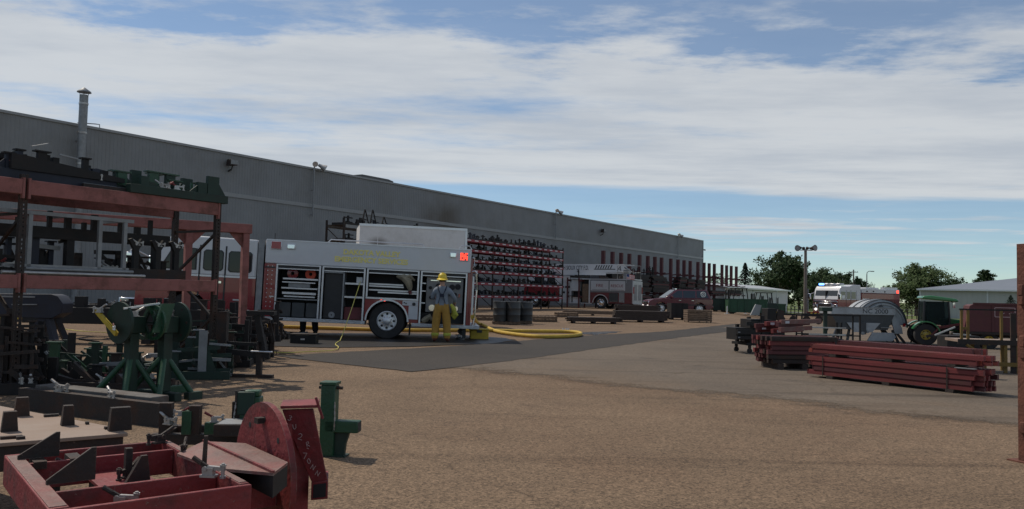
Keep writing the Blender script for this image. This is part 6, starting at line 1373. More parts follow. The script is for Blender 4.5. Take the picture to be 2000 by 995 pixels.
def lumber(label, M, L_, rows, cols, m_, w=0.16, h=0.07, seed=1, name='lumber_stack', cat='lumber'):
    rr2 = random.Random(seed); t = thing(name, label, cat, M=M)
    for q in range(3): MB().box(L_*(0.1 + 0.4*q) - 0.05, L_*(0.1 + 0.4*q) + 0.05, 0, cols*w, 0, 0.09).build('bearer', 'wood_dark', t)
    for r_ in range(rows):
        for c in range(cols):
            a = rr2.uniform(-.12, .12); MB().box(a, L_ + rr2.uniform(-.15, .15), c*w + 0.004, (c+1)*w - 0.006, 0.091 + r_*h, 0.091 + (r_+1)*h - 0.006).build('plank', m_, t)
lumber('flat stack of brown planks on the tan yard', lay(1112, 632, 0.06), 2.4, 3, 6, 'wood_dark', seed=2)
lumber('long pale boards stacked in front of the ladder truck', lay(1100, 616, 0.03), 3.6, 3, 4, 'wood', seed=3)
lumber('dark thick timber stack before the sport utility vehicle', lay(1202, 629, 0.05), 2.7, 4, 5, 'wood_dark', 0.2, 0.12, seed=4)
lumber('boards lying on top of the timber beside the ladder truck wheel', lay(1205, 612, 0.1), 3.0, 4, 4, 'wood_dark', 0.2, 0.12, seed=5)
# dark steel tub and slatted crate
b0 = gp(1311, 625); T = thing('steel_tub', 'square black steel tub in front of the sport utility vehicle door', 'bin', M=frame(b0, (1, 0.08, 0)))
MB().box(0, 0.95, 0, 0.03, 0.1, 0.92).build('side_wall', 'jig_black', T); MB().box(0, 0.95, 0.87, 0.9, 0.1, 0.92).build('side_wall', 'jig_black', T); MB().box(0, 0.03, 0.031, 0.869, 0.1, 0.92).build('side_wall', 'jig_black', T); MB().box(0.92, 0.95, 0.031, 0.869, 0.1, 0.92).build('side_wall', 'jig_black', T)
MB().box(0.03, 0.92, 0.031, 0.869, 0.1, 0.13).build('floor', 'jig_black', T)
for x_ in (0.05, 0.8): MB().box(x_, x_ + 0.1, 0.05, 0.85, 0, 0.099).build('skid', 'jig_black', T)
for x_ in (0.3, 0.62): MB().box(x_, x_ + 0.04, -0.02, -0.0005, 0.1, 0.92).build('rib', 'jig_black', T)
b0 = gp(1343, 630); T = thing('slatted_crate', 'pale weathered slatted wooden crate near the asphalt edge', 'crate', M=frame(b0, (1, 0.03, 0)))
for k in range(5):
    MB().box(0, 1.28, 0, 0.025, 0.06 + k*0.115, 0.06 + k*0.115 + 0.09).build('slat', 'wood', T); MB().box(0, 1.28, 0.875, 0.9, 0.06 + k*0.115, 0.06 + k*0.115 + 0.09).build('slat', 'wood', T); MB().box(1.255, 1.28, 0.026, 0.874, 0.06 + k*0.115, 0.06 + k*0.115 + 0.09).build('slat', 'wood', T); MB().box(0, 0.025, 0.026, 0.874, 0.06 + k*0.115, 0.06 + k*0.115 + 0.09).build('slat', 'wood', T)
for (x_, y_) in ((0.03, 0.03), (1.20, 0.03), (0.03, 0.82), (1.2, 0.82), (0.6, 0.03)): MB().box(x_, x_ + 0.05, y_, y_ + 0.05, 0, 0.62).build('corner_post', 'wood', T)
for k in range(7): MB().box(0.0 + k*0.185, 0.17 + k*0.185, -0.01, 0.91, 0.622, 0.645).build('lid_board', 'wood', T)
# green scrap bins in a row with dark lift trucks behind
def bin_(label, px, py, L_, m_, h_=1.15):
    b0 = gp(px, py); T = thing('steel_bin', label, 'bin', M=frame(b0, (1, -0.09, 0)), group='long steel bins')
    MB().prism([(0, 0.12), (L_, 0.12), (L_ + 0.12, h_), (-0.12, h_)], 'y', 0, 0.05).build('front_wall', m_, T); MB().prism([(0, 0.12), (L_, 0.12), (L_ + 0.12, h_), (-0.12, h_)], 'y', 1.45, 1.5).build('back_wall', m_, T)
    MB().box(0, L_, 0.051, 1.449, 0.12, 0.16).build('floor', m_, T); MB().box(-0.1, -0.05, 0.051, 1.449, 0.2, h_ - 0.02).build('end_wall', m_, T); MB().box(L_ + 0.05, L_ + 0.1, 0.051, 1.449, 0.2, h_ - 0.02).build('end_wall', m_, T)
    for k in range(int(L_ / 0.55) + 1): MB().box(k*0.55 + 0.08, k*0.55 + 0.16, -0.05, -0.0005, 0.14, h_ - 0.03).build('rib', m_, T)
    MB().box(-0.13, L_ + 0.13, -0.04, 0.06, h_ + 0.001, h_ + 0.07).build('top_rim', m_, T)
    for x_ in (0.2, L_ - 0.4): MB().box(x_, x_ + 0.2, 0.1, 1.4, 0.0, 0.119).build('skid', 'jig_black', T)
bin_('long bright green steel bin beside the slatted crate', 1425, 613, 2.9, 'jig_green'); bin_('green steel bin at the end of the row by the lamp pole', 1488, 617, 2.3, 'jig_green', 1.2); bin_('dark green bin just behind the sport utility vehicle tail', 1393, 609, 1.3, 'jig_dkgreen', 1.1)
for i, (px, Y_, lab) in enumerate(((1428, 70, 'dark forklift with an overhead guard behind the long green bins'), (1478, 73, 'dark tractor loader frame behind the end green bin'))):
    b0 = gat(px, Y_); T = thing('forklift', lab, 'forklift', M=frame(b0, (1, 0.1, 0)), group='lift trucks behind the bins')
    MB().prism([(0, 0.35), (2.0, 0.35), (2.1, 0.9), (1.9, 1.2), (0.9, 1.2), (0.8, 0.8), (0.1, 0.8)], 'y', 0, 1.1).build('body', 'jig_dkgreen', T, 0.03)
    for (x_, y_) in ((0.15, 0.05), (0.15, 1.0), (1.6, 0.05), (1.6, 1.0)): MB().beam((x_, y_, 0.8), (x_ + (0.25 if x_ < 1 else -0.2), y_, 2.1), 0.07, 0.07).build('guard_post', 'jig_black', T)
    MB().box(0.3, 1.5, 0.0, 1.1, 2.1, 2.16).build('overhead_guard', 'jig_black', T)
    for y_ in (0.2, 0.8): MB().box(-0.2, -0.1, y_, y_ + 0.1, 0.1, 2.0).build('mast', 'jig_black', T); MB().box(-1.1, -0.2, y_, y_ + 0.1, 0.1, 0.14).build('fork', 'jig_black', T)
    for x_ in (0.3, 1.7):
        for (y_, o_) in ((0.0, -1), (1.1, 1)): wheel(T, (x_, y_, 0.33), 0.33, 0.22, 0.18, 'safety_yellow', o_, 5)
for i, px in enumerate((1420, 1456)):
    b0 = gp(px, 613.5); T = thing('pipe_stand', 'small white pipe bollard with a foot before the green bins', 'bollard', tuple(b0), group='white pipe stands'); MB().tube((0, 0, 0.03), (0, 0, 0.62), 0.05, 8).build('pipe', 'white_paint', T); MB().box(-0.2, 0.2, -0.15, 0.15, 0.0, 0.03).build('foot', 'white_paint', T)
# dark low machinery beyond the cart, in front of the arriving engine
b0 = gat(1522, 58); T = thing('disc_harrow', 'low dark machinery frame standing before the arriving fire engine', 'machine', M=frame(b0, (1, 0.1, 0)))
MB().beam((0, 0, 0.7), (3.0, 0, 0.62), 0.14, 0.14).build('main_beam', 'jig_black', T); MB().beam((0, 0.9, 0.7), (3.0, 0.9, 0.62), 0.14, 0.14).build('main_beam', 'jig_black', T)
for x_ in (0.1, 1.0, 2.0, 2.9): MB().beam((x_, 0.06, 0.66), (x_, 0.84, 0.66), 0.1, 0.1).build('cross_beam', 'jig_black', T); MB().lathe([(0.01, -0.02), (0.3, -0.03), (0.3, -0.01), (0.01, 0.02)], 16, (x_, -0.12, 0.3), 'y').build('disc', 'steel_dark', T); MB().beam((x_, -0.1, 0.3), (x_, 0, 0.66), 0.06, 0.06).build('shank', 'jig_black', T)

# ================================================================== hose, cord and small gear
hp = []
S_ = T_fe.matrix_world @ Vector((2.42, -0.02, 0.75)); hp.append(S_)
for (px, py) in ((937, 637), (965, 650), (1000, 657), (1045, 662), (1085, 662.5), (1115, 661), (1133, 658), (1130, 654), (1105, 652), (1060, 651.5), (1010, 651), (960, 650), (900, 650), (820, 650), (740, 649), (640, 646), (540, 643), (440, 640), (330, 637), (220, 634), (120, 630), (30, 627), (-60, 624)):
    q = gp(px, py); hp.append(Vector((q.x, q.y, q.z + 0.062)))
def smooth(pts, k=4):
    out = []
    for i in range(len(pts) - 1):
        p0_, p1_, p2_, p3_ = pts[max(i-1, 0)], pts[i], pts[i+1], pts[min(i+2, len(pts)-1)]
        for j in range(k):
            t_ = j / k; out.append(0.5 * ((2*p1_) + (p2_-p0_)*t_ + (2*p0_-5*p1_+4*p2_-p3_)*t_*t_ + (3*p1_-p0_-3*p2_+p3_)*t_**3))
    return out + [pts[-1]]
hs = smooth(hp); hs = [Vector((p.x, p.y, max(p.z, g(p.x, p.y) + 0.075))) for p in hs]
h_ = MB().path(hs, 0.06, 12).build('supply_hose', 'hose_yellow'); tag(h_, 'thick yellow supply hose looping across the yard and under the fire engine', 'hose')
cp = [T_fe.matrix_world @ Vector((-0.80, 0.1, 1.60)), T_fe.matrix_world @ Vector((-0.84, -0.14, 1.35)), T_fe.matrix_world @ Vector((-0.98, -0.45, 0.7))]
for (px, py) in ((664, 668), (655, 675), (661, 681), (650, 687), (600, 690), (555, 692), (515, 690), (485, 687), (468, 680), (474, 672)):
    q = gp(px, py); cp.append(Vector((q.x, q.y, q.z + 0.03)))
cs = [Vector((p.x, p.y, max(p.z, g(p.x, p.y) + 0.028))) for p in smooth(cp, 5)]
c_ = MB().path(cs, 0.011, 6).build('extension_cord', 'cord_yellow'); tag(c_, 'thin yellow cord hanging from a compartment and trailing over the ground', 'cord')
cs = [gp(px, py) + Vector((0, 0, 0.012)) for (px, py) in ((60, 638), (110, 642), (160, 648), (215, 651), (260, 655))]
c_ = MB().path(smooth(cs, 4), 0.010, 6).build('extension_cord', 'cord_yellow'); tag(c_, 'thin yellow cord lying straight on the ground behind the trestle', 'cord')
b0 = gp(918, 663); T = thing('hose_box', 'yellow plastic box behind the fire engine tailboard', 'box', M=frame(b0, (1, 0.1, 0)))
MB().box(0, 0.55, 0, 0.4, 0.0, 0.26).build('body', 'safety_yellow', T, 0.02); MB().box(-0.02, 0.57, -0.02, 0.42, 0.261, 0.31).build('lid', 'safety_yellow', T, 0.015); MB().box(0.2, 0.35, -0.035, -0.021, 0.2, 0.28).build('latch', 'black_trim', T)
b0 = gp(899, 664); T = thing('hose_valve', 'silver hose valve with caps standing on the wet pavement', 'valve', tuple(b0), 0.4)
MB().lathe([(0.01, 0.0), (0.13, 0.0), (0.14, 0.05), (0.09, 0.09), (0.09, 0.16), (0.01, 0.17)], 14).build('base', 'chrome', T); MB().lathe([(0.05, -0.12), (0.10, -0.12), (0.10, -0.06), (0.07, -0.05), (0.07, 0.08), (0.02, 0.09)], 14, (0, 0, 0.25), 'y').build('body', 'alum', T); MB().lathe([(0.01, -0.15), (0.115, -0.15), (0.115, -0.121), (0.01, -0.121)], 14, (0, 0, 0.25), 'y').build('cap', 'black_trim', T); MB().tube((-0.15, 0, 0.14), (0.16, -0.05, 0.12), 0.02, 8).build('lever', 'alum', T)
b0 = gp(522, 661); T = thing('folded_tarp', 'folded black tarpaulin on the ground under the fire engine', 'tarp', M=frame(b0, (1, 0.05, 0)))
rr = random.Random(9); nx_, ny_ = 16, 8; mb = MB(); vv = []
for j in range(ny_ + 1):
    for i in range(nx_ + 1):
        e = min(i, nx_ - i, 3) / 3 * min(j, ny_ - j, 2) / 2; vv.append((1.1*i/nx_ + rr.uniform(-.02, .02), 0.6*j/ny_ + rr.uniform(-.02, .02), 0.005 + e * (0.06 + 0.09*rr.random() + 0.05*math.sin(i*1.3))))
mb.add(vv, [(j*(nx_+1)+i, j*(nx_+1)+i+1, (j+1)*(nx_+1)+i+1, (j+1)*(nx_+1)+i) for j in range(ny_) for i in range(nx_)]); mb.build('cloth', 'black_trim', T); MB().tube((0.1, 0.3, 0.02), (1.0, 0.25, 0.16), 0.03, 6).build('roll', 'drum_grey', T)
b0 = gp(566, 672); T = thing('cribbing_box', 'low dark box standing on the wet pavement by the running board', 'box', M=frame(b0, (1, 0.04, 0)))
MB().box(0, 0.62, 0, 0.4, 0, 0.22).build('body', 'jig_black', T, 0.01); MB().box(-0.01, 0.63, -0.01, 0.41, 0.221, 0.25).build('lid', 'steel_dark', T, 0.01); MB().box(0.26, 0.36, -0.02, -0.0005, 0.1, 0.14).build('latch', 'alum', T)
for i, px in enumerate((1100, 1106, 1110)):
    b0 = gp(px, 645); o = MB().lathe([(0.001, 0.0), (0.04, 0.0), (0.03, 0.07), (0.001, 0.07)], 8, tuple(b0)).build('paper_cup', 'white_paint'); tag(o, 'tiny white cup lying on the tan ground beyond the hose', 'cup', 'litter on the yard')

# ================================================================== people
mat('skin', (0.42, 0.25, 0.18), 0.6, var=0.08); mat('hair', (0.05, 0.035, 0.025), 0.8)
mat('shirt_grey', (0.20, 0.23, 0.27), 0.9, var=0.15, scale=12, bump=0.3); mat('bunker_tan', (0.38, 0.21, 0.04), 0.85, var=0.2, scale=8, bump=0.5, bscale=14)
mat('boot_brown', (0.20, 0.07, 0.045), 0.7); mat('navy_cloth', (0.02, 0.025, 0.045), 0.9, var=0.2); mat('helmet_yellow', (0.72, 0.52, 0.03), 0.35, var=0.06, coat=0.3); mat('lime', (0.42, 0.42, 0.06), 0.8, var=0.2, bump=0.5)
def skinned(verts, edges, radii, sub=2):
    me = bpy.data.meshes.new('tmp'); me.from_pydata(verts, edges, []); o = bpy.data.objects.new('tmp', me); C.objects.link(o)
    sk = o.modifiers.new('skin', 'SKIN'); sk.use_smooth_shade = True
    for i, r in enumerate(radii): me.skin_vertices[0].data[i].radius = r if isinstance(r, tuple) else (r, r)
    me.skin_vertices[0].data[0].use_root = True
    ss2 = o.modifiers.new('sub', 'SUBSURF'); ss2.levels = sub; ss2.render_levels = sub
    dg = bpy.context.evaluated_depsgraph_get(); dg.update()
    out = bpy.data.meshes.new_from_object(o.evaluated_get(dg)); bpy.data.objects.remove(o); bpy.data.meshes.remove(me); return out
def person(label, M, mats_, arms, helmet, baggy=1.0, stance=0.14):
    t = thing('person', label, 'person', M=M)                    # local +y is the way the figure faces
    V, E, Rr = [], [], []
    def add(p, r, par=None):
        V.append(p); Rr.append(r)
        if par is not None: E.append((par, len(V) - 1))
        return len(V) - 1
    b = baggy
    pel = add((0, 0, 0.98), (0.165*b, 0.135*b)); ab = add((0, -0.01, 1.12), (0.165, 0.125), pel); ch = add((0, 0.0, 1.32), (0.185, 0.125), ab); sh = add((0, 0.01, 1.45), (0.15, 0.095), ch)
    nk = add((0, 0.03, 1.55), 0.06, sh); hd0 = add((0, 0.05, 1.62), (0.072, 0.085), nk); hd1 = add((0, 0.055, 1.72), (0.082, 0.10), hd0); add((0, 0.045, 1.80), (0.06, 0.075), hd1)
    for s in (-1, 1):
        hip = add((s*0.10, 0, 0.92), 0.125*b, pel); kn = add((s*stance, 0.03, 0.52), 0.098*b, hip); an = add((s*(stance + 0.02), -0.02, 0.12), 0.085*b, kn); heel = add((s*(stance + 0.025), -0.02, 0.065), (0.062, 0.06), an); add((s*(stance + 0.05), 0.15, 0.05), (0.055, 0.045), heel)
        el, wr = arms[s]; so = add((s*0.19, 0.0, 1.43), 0.085, sh); e_ = add(el, 0.06, so); add(wr, 0.042, e_)
    me = skinned(V, E, Rr)
    for m_ in ('skin', 'shirt', 'pants', 'boots'): me.materials.append(MATS[mats_[m_]])
    for p in me.polygons:
        c = p.center; k = 1
        if c.z > 1.535 and abs(c.x) < 0.13: k = 0
        elif c.z < 0.10: k = 3
        elif c.z < 1.03 and abs(c.x) < 0.26 + 0.0 and not (abs(c.x) > 0.2 and c.z > 0.9 and c.y > 0.1): k = 2
        else:
            for s in (-1, 1):
                w_ = Vector(arms[s][1]); e_ = Vector(arms[s][0])
                if (c - w_).length < (w_ - e_).length * 0.55 and abs(c.x) > 0.15: k = 0
        p.material_index = k; p.use_smooth = True
    o = bpy.data.objects.new('body', me); C.objects.link(o); o.parent = t
    # face, ears, hair
    MB().path([(0, 0.155, 1.71), (0, 0.172, 1.675), (0, 0.155, 1.665)], [0.010, 0.016, 0.010], 6).build('nose', 'skin', t)
    for s in (-1, 1):
        MB().lathe([(0.001, -0.008), (0.022, -0.006), (0.026, 0.004), (0.001, 0.008)], 10, (s*0.090, 0.045, 1.69), 'x').build('ear', 'skin', t); MB().lathe([(0.001, 0.0), (0.011, 0.0), (0.001, 0.006)], 8, (s*0.035, 0.148, 1.715), 'y').build('eye', 'hair', t)
    MB().box(-0.026, 0.026, 0.146, 0.152, 1.632, 1.640).build('mouth', 'boot_brown', t)
    MB().lathe([(0.088, 1.66), (0.096, 1.74), (0.085, 1.81), (0.04, 1.845), (0.001, 1.85)], 16, (0, 0.03, 0)).build('hair', 'hair', t)
    for s in (-1, 1):                                             # hands: palm, four fingers and thumb
        el, wr = Vector(arms[s][0]), Vector(arms[s][1]); d = (wr - el).normalized(); side = d.cross(Vector((0, 0, 1))); side = side.normalized() if side.length > .1 else Vector((0, 1, 0)); up = side.cross(d).normalized()
        V, E, Rr = [], [], []; w0 = add(tuple(wr), (0.03, 0.022)); pm = add(tuple(wr + d*0.055), (0.038, 0.018), w0)
        for k in range(4):
            b0_ = add(tuple(wr + d*0.085 + side*(k-1.5)*0.021), 0.010, pm); l_ = (0.030, 0.036, 0.034, 0.026)[k]
            m1 = add(tuple(wr + d*(0.085 + l_) + side*(k-1.5)*0.023 - up*0.012), 0.0095, b0_); add(tuple(wr + d*(0.085 + l_*1.7) + side*(k-1.5)*0.023 - up*0.038), 0.0085, m1)
        th = add(tuple(wr + d*0.03 + side*s*0.042), 0.012, w0); add(tuple(wr + d*0.065 + side*s*0.058 - up*0.015), 0.010, th)
        hm = skinned(V, E, Rr, 1); hm.materials.append(MATS['skin']); ho = bpy.data.objects.new('hand', hm); C.objects.link(ho); ho.parent = t
    if helmet:
        h0 = MB().lathe([(0.112, 1.735), (0.122, 1.76), (0.118, 1.82), (0.09, 1.875), (0.04, 1.90), (0.001, 1.905)], 22, (0, 0.04, 0)).build('helmet', 'helmet_yellow', t)
        mb = MB(); n = 28; vv = []
        for (r, dz, back) in ((0.115, 0.0, 0.0), (0.165, -0.012, 0.055), (0.166, -0.004, 0.055), (0.118, 0.02, 0.0)):
            for i in range(n):
                a = 2*math.pi*i/n; rr3 = r + back * max(0, -math.sin(a)); vv.append((rr3*0.92*math.cos(a), 0.04 + rr3*math.sin(a), 1.742 + dz - 0.03*max(0, -math.sin(a))*(back > 0)))
        mb.add(vv, [(j*n+i, j*n+(i+1) % n, (j+1)*n+(i+1) % n, (j+1)*n+i) for j in range(3) for i in range(n)]).build('brim', 'helmet_yellow', h0)
        for k in range(3): MB().path([(0.1*math.cos(math.pi*q/8)*(1 if k else 1), 0.04 + (k-1)*0.045 + 0.0, 1.80 + 0.112*math.sin(math.pi*q/8) - abs(k-1)*0.01) for q in range(9)], 0.009, 6).build('ridge', 'helmet_yellow', h0)
    return t
b0 = gp(861, 668)
ff = person('firefighter in yellow helmet, grey shirt and tan trousers working the pump panel', frame(b0, (1, 0.05, 0)), dict(skin='skin', shirt='shirt_grey', pants='bunker_tan', boots='boot_brown'),
            {-1: ((-0.27, 0.06, 1.20), (-0.20, 0.34, 1.22)), 1: ((0.36, 0.02, 1.20), (0.34, 0.22, 1.02))}, True, 1.22, 0.15)
for s in (-1, 1): MB().path([(s*0.10, -0.155, 1.06), (s*0.05, -0.150, 1.22), (s*0.035, -0.148, 1.30), (s*0.10, -0.125, 1.45), (s*0.12, -0.02, 1.54)], 0.020, 6, 0.5).build('suspender', 'navy_cloth', ff)
MB().box(-0.06, 0.06, -0.168, -0.14, 1.24, 1.33).build('suspender_patch', 'navy_cloth', ff)
MB().path([(0.25, 0.02, 1.04), (0.33, 0.0, 0.92), (0.36, 0.02, 0.74), (0.34, 0.02, 0.62)], [0.05, 0.10, 0.12, 0.05], 10, 0.7).build('hanging_coat', 'lime', ff)
for s in (-1, 1): MB().lathe([(0.100, 0.17), (0.108, 0.19), (0.108, 0.23), (0.100, 0.25)], 14, (s*0.165, -0.012, 0.0)).build('reflective_band', 'lime', ff)
b0 = gp(597, 655); b0 = Vector((b0.x, b0.y + 0.35, g(b0.x, b0.y + 0.35)))
person('person in dark trousers and boots standing behind the fire engine', frame(b0, (-1, 0.1, 0)), dict(skin='skin', shirt='navy_cloth', pants='navy_cloth', boots='jig_black'),
       {-1: ((-0.30, 0.0, 1.18), (-0.28, 0.12, 0.95)), 1: ((0.30, 0.0, 1.18), (0.28, 0.12, 0.95))}, False, 1.1, 0.17)

# ================================================================== right hand group
def beam_stack(name, label, M, L_, layers, cols, m_list, seed, z0=0.1, bw=0.055, bh=0.105, cat='beam stack', jit=0.06, gap=0.012):
    rr = random.Random(seed); t = thing(name, label, cat, M=M)
    for q in (0.14, 0.5, 0.86): MB().box(L_*q - 0.06, L_*q + 0.06, -0.02, cols*(bw + gap) + 0.02, 0.0, z0 - 0.004).build('bearer', 'wood_dark', t)
    for r_ in range(layers):
        for c in range(cols):
            a, b = rr.uniform(-jit, jit), L_ + rr.uniform(-jit, jit); y0 = c*(bw + gap) + rr.uniform(-0.004, 0.004); zb = z0 + r_*(bh + 0.006); mm = rr.choice(m_list)
            # stepped box beam with end hooks
            o = MB().prism([(y0, zb), (y0 + bw, zb), (y0 + bw, zb + bh), (y0 + bw*0.45, zb + bh), (y0 + bw*0.45, zb + bh*0.72), (y0, zb + bh*0.72)], 'x', a, b).build('rack_beam', mm, t)
            if c == 0 or c == cols - 1 or r_ == layers - 1:
                for xe in (a - 0.008, b): MB().box(xe, xe + 0.008, y0 - 0.004, y0 + bw + 0.006, zb - 0.002, zb + bh + 0.003).build('end_plate', mm, o)
    return t
mat('beam_red', (0.17, 0.027, 0.027), 0.5, var=0.25, dirt=RUST, damt=0.5, dscale=3); mat('beam_dark', (0.095, 0.022, 0.025), 0.5, var=0.2, dirt=RUST, damt=0.6, dscale=3); mat('beam_orange', (0.26, 0.05, 0.03), 0.5, var=0.2, dirt=RUST, damt=0.5, dscale=3)
P1, P2 = gp(1582, 737), gp(1908, 774); dv = P2 - P1; SL = dv.length
st1 = beam_stack('rack_beam_stack', 'strapped stack of red rack beams lying nearest the gravel edge', frame(P1, dv), SL, 4, 9, ['beam_red', 'beam_red', 'beam_dark'], 4, 0.06, 0.05, 0.076, jit=0.09, gap=0.010)
z1 = 0.06 + 4*0.082 + 0.0
ust = beam_stack('rack_beam_stack', 'orange faded rack beams piled on top of the strapped stack', frame(P1, dv) @ Matrix.Translation((0.02, 0.06, 0.06 + 4*0.082 + 0.001)) @ Matrix.Rotation(R(1.2), 4, 'Z'), SL - 0.05, 2, 6, ['beam_orange', 'beam_red', 'beam_red'], 9, 0.05, 0.05, 0.070, jit=0.14, gap=0.014)
for x_ in (0.25, SL - 0.45):
    zt_ = 0.06 + 4*0.082 + 0.006; yb_ = 9*0.060 + 0.006
    MB().box(x_, x_ + 0.02, -0.010, -0.006, 0.05, zt_ - 0.006).build('strap', 'steel_dark', st1)
tc_ = MB().box(SL - 0.32, SL - 0.02, -0.02, 0.055, z1 + 0.001, z1 + 0.012).build('loose_plate', 'galv', st1)
pb = gp(1640, 716); pe = gp(1900, 741)
beam_stack('rack_beam_stack', 'second red rack beam stack lying behind the strapped one', frame(pb + Vector((0, 0, 0)), pe - pb), (pe - pb).length, 4, 6, ['beam_red', 'beam_dark', 'beam_dark'], 14, 0.1, jit=0.12)
pl = gp(1506, 716)
beam_stack('rack_upright_stack', 'dark maroon pile of rack uprights beside the dark jig cart', frame(gp(1506, 722), (1, 0.12, 0)), 1.40, 6, 9, ['beam_dark', 'steel_dark', 'beam_red', 'beam_dark'], 19, 0.12, 0.07, 0.082, jit=0.10)
mtx = frame(pl + Vector((0.05, 0.15, 0)), (1, 0.35, 0)) @ Matrix.Translation((0.0, 0.0, 0.12 + 6*0.088))
t = thing('loose_beams', 'loose red beams with white end tags sprawled over the upright pile', 'steel beams', M=mtx); rr = random.Random(6)
for k in range(9):
    a = R(rr.uniform(-15, 25)); x0, y0 = rr.uniform(-0.05, 0.25), rr.uniform(-0.2, 0.7); l_ = rr.uniform(0.8, 1.25); z_ = 0.055 + 0.05*(k // 2)
    bm_ = MB().beam((x0, y0, z_), (x0 + l_*math.cos(a), y0 + l_*math.sin(a) * 0.6, z_ + 0.03), 0.07, 0.09).build('beam', rr.choice(('beam_red', 'beam_dark', 'fixture_top')), t)
    if k % 2 == 0: MB().beam((x0 + 0.1, y0 - 0.037, z_ + 0.0), (x0 + 0.2, y0 - 0.037, z_ + 0.0), 0.004, 0.05).build('tag_plate', 'white_paint', bm_)

# --- dark jig cart on casters
b0 = gp(1459, 691); T = thing('jig_cart', 'black welded jig cart on small casters beside the beam pile', 'cart', M=frame(b0, (1, 0.25, 0)))
for (x_, y_) in ((0.1, 0.05), (0.75, 0.05), (0.1, 0.7), (0.75, 0.7)):
    cf = MB().box(x_ - 0.03, x_ + 0.03, y_ - 0.03, y_ + 0.03, 0.13, 0.20).build('caster_fork', 'steel_dark', T); MB().lathe([(0.01, -0.02), (0.065, -0.02), (0.065, 0.02), (0.01, 0.02)], 14, (x_, y_, 0.066), 'y').build('caster_wheel', 'rubber', cf)
    MB().box(x_ - 0.02, x_ + 0.02, y_ - 0.025, y_ - 0.021, 0.06, 0.14).build('fork_side', 'steel_dark', cf)
MB().box(0, 0.85, 0, 0.06, 0.201, 0.27).build('deck_rail', 'jig_black', T); MB().box(0, 0.85, 0.70, 0.76, 0.201, 0.27).build('deck_rail', 'jig_black', T); MB().box(0.0, 0.06, 0.061, 0.699, 0.205, 0.265).build('cross_member', 'jig_black', T); MB().box(0.79, 0.85, 0.061, 0.699, 0.205, 0.265).build('cross_member', 'jig_black', T)
for (x_, h_) in ((0.12, 0.75), (0.45, 0.95), (0.78, 0.80)): MB().box(x_ - 0.04, x_ + 0.04, 0.0, 0.08, 0.271, h_).build('post', 'jig_black', T); MB().box(x_ - 0.04, x_ + 0.04, 0.65, 0.73, 0.271, h_*0.95).build('post', 'jig_black', T)
MB().box(-0.32, 0.30, -0.06, -0.001, 0.36, 0.44).build('channel', 'jig_black', T); MB().box(-0.30, 0.35, -0.06, -0.001, 0.48, 0.60).build('channel', 'jig_black', T); MB().box(-0.05, 0.85, -0.07, -0.001, 0.70, 0.80).build('channel', 'jig_black', T)
MB().prism([(0.15, 0.96), (0.40, 0.96), (0.46, 1.22), (0.30, 1.24)], 'y', 0.1, 0.14).build('angled_plate', 'galv', T); MB().box(0.70, 0.95, 0.2, 0.5, 0.80, 1.14).build('housing', 'jig_black', T, 0.01); MB().prism([(0.95, 0.85), (1.15, 0.80), (1.18, 1.08), (1.0, 1.12)], 'y', 0.2, 0.24).build('angled_plate', 'steel_dark', T)
MB().box(0.16, 0.74, 0.09, 0.62, 0.271, 0.86).build('gear_case', 'jig_black', T, 0.01); MB().box(-0.30, 0.08, 0.02, 0.5, 0.34, 0.64).build('channel_stack', 'jig_black', T); MB().box(0.86, 1.1, 0.05, 0.6, 0.28, 0.75).build('side_case', 'jig_black', T)
for z_ in (0.39, 0.52): MB().box(-0.29, -0.23, -0.068, -0.061, z_, z_ + 0.03).build('tag_plate', 'galv', T)
# --- thin black frame and blue base stand
b0 = gp(1566, 672); T = thing('black_frame', 'thin black rectangular tube frame before the grey hopper', 'frame', M=frame(b0, (1, -0.12, 0)))
wq = 1.9
for x_ in (0, wq): 
    for y_ in (0.0, 0.8): MB().box(x_ - 0.025, x_ + 0.025, y_ - 0.025, y_ + 0.025, 0, 0.98).build('leg', 'jig_black', T)
for y_ in (0.0, 0.8): MB().box(-0.025, wq + 0.025, y_ - 0.025, y_ + 0.025, 0.981, 1.03).build('top_tube', 'jig_black', T); MB().box(0.03, wq - 0.03, y_ - 0.02, y_ + 0.02, 0.3, 0.34).build('lower_tube', 'jig_black', T)
for x_ in (0.0, wq): MB().box(x_ - 0.02, x_ + 0.02, 0.026, 0.774, 0.985, 1.025).build('cross_tube', 'jig_black', T)
b0 = gp(1618, 684); T = thing('blue_base_stand', 'green post stand on a heavy dark blue base', 'stand', M=frame(b0, (1, -0.05, 0)))
MB().box(-0.25, 0.45, 0, 0.5, 0.12, 0.32).build('base', 'jig_navy', T, 0.02)
for x_ in (-0.2, 0.05, 0.35): MB().box(x_, x_ + 0.07, 0.05, 0.45, 0, 0.119).build('foot', 'jig_navy', T)
MB().box(-0.06, 0.04, 0.2, 0.3, 0.321, 1.12).build('post', 'jig_dkgreen', T, 0.006); MB().box(-0.15, 0.15, 0.1, 0.4, 1.121, 1.24).build('head', 'jig_dkgreen', T, 0.01)
for z_ in (0.42, 0.62): MB().box(-0.5, 0.55, 0.12, 0.199, z_, z_ + 0.04).build('cross_bar', 'steel_bare', T)
for (x_, m_) in ((0.42, 'jig_black'), (0.3, 'jig_black')): MB().box(x_, x_ + 0.05, 0.21, 0.26, 0.321, 0.8).build('pin', m_, T)

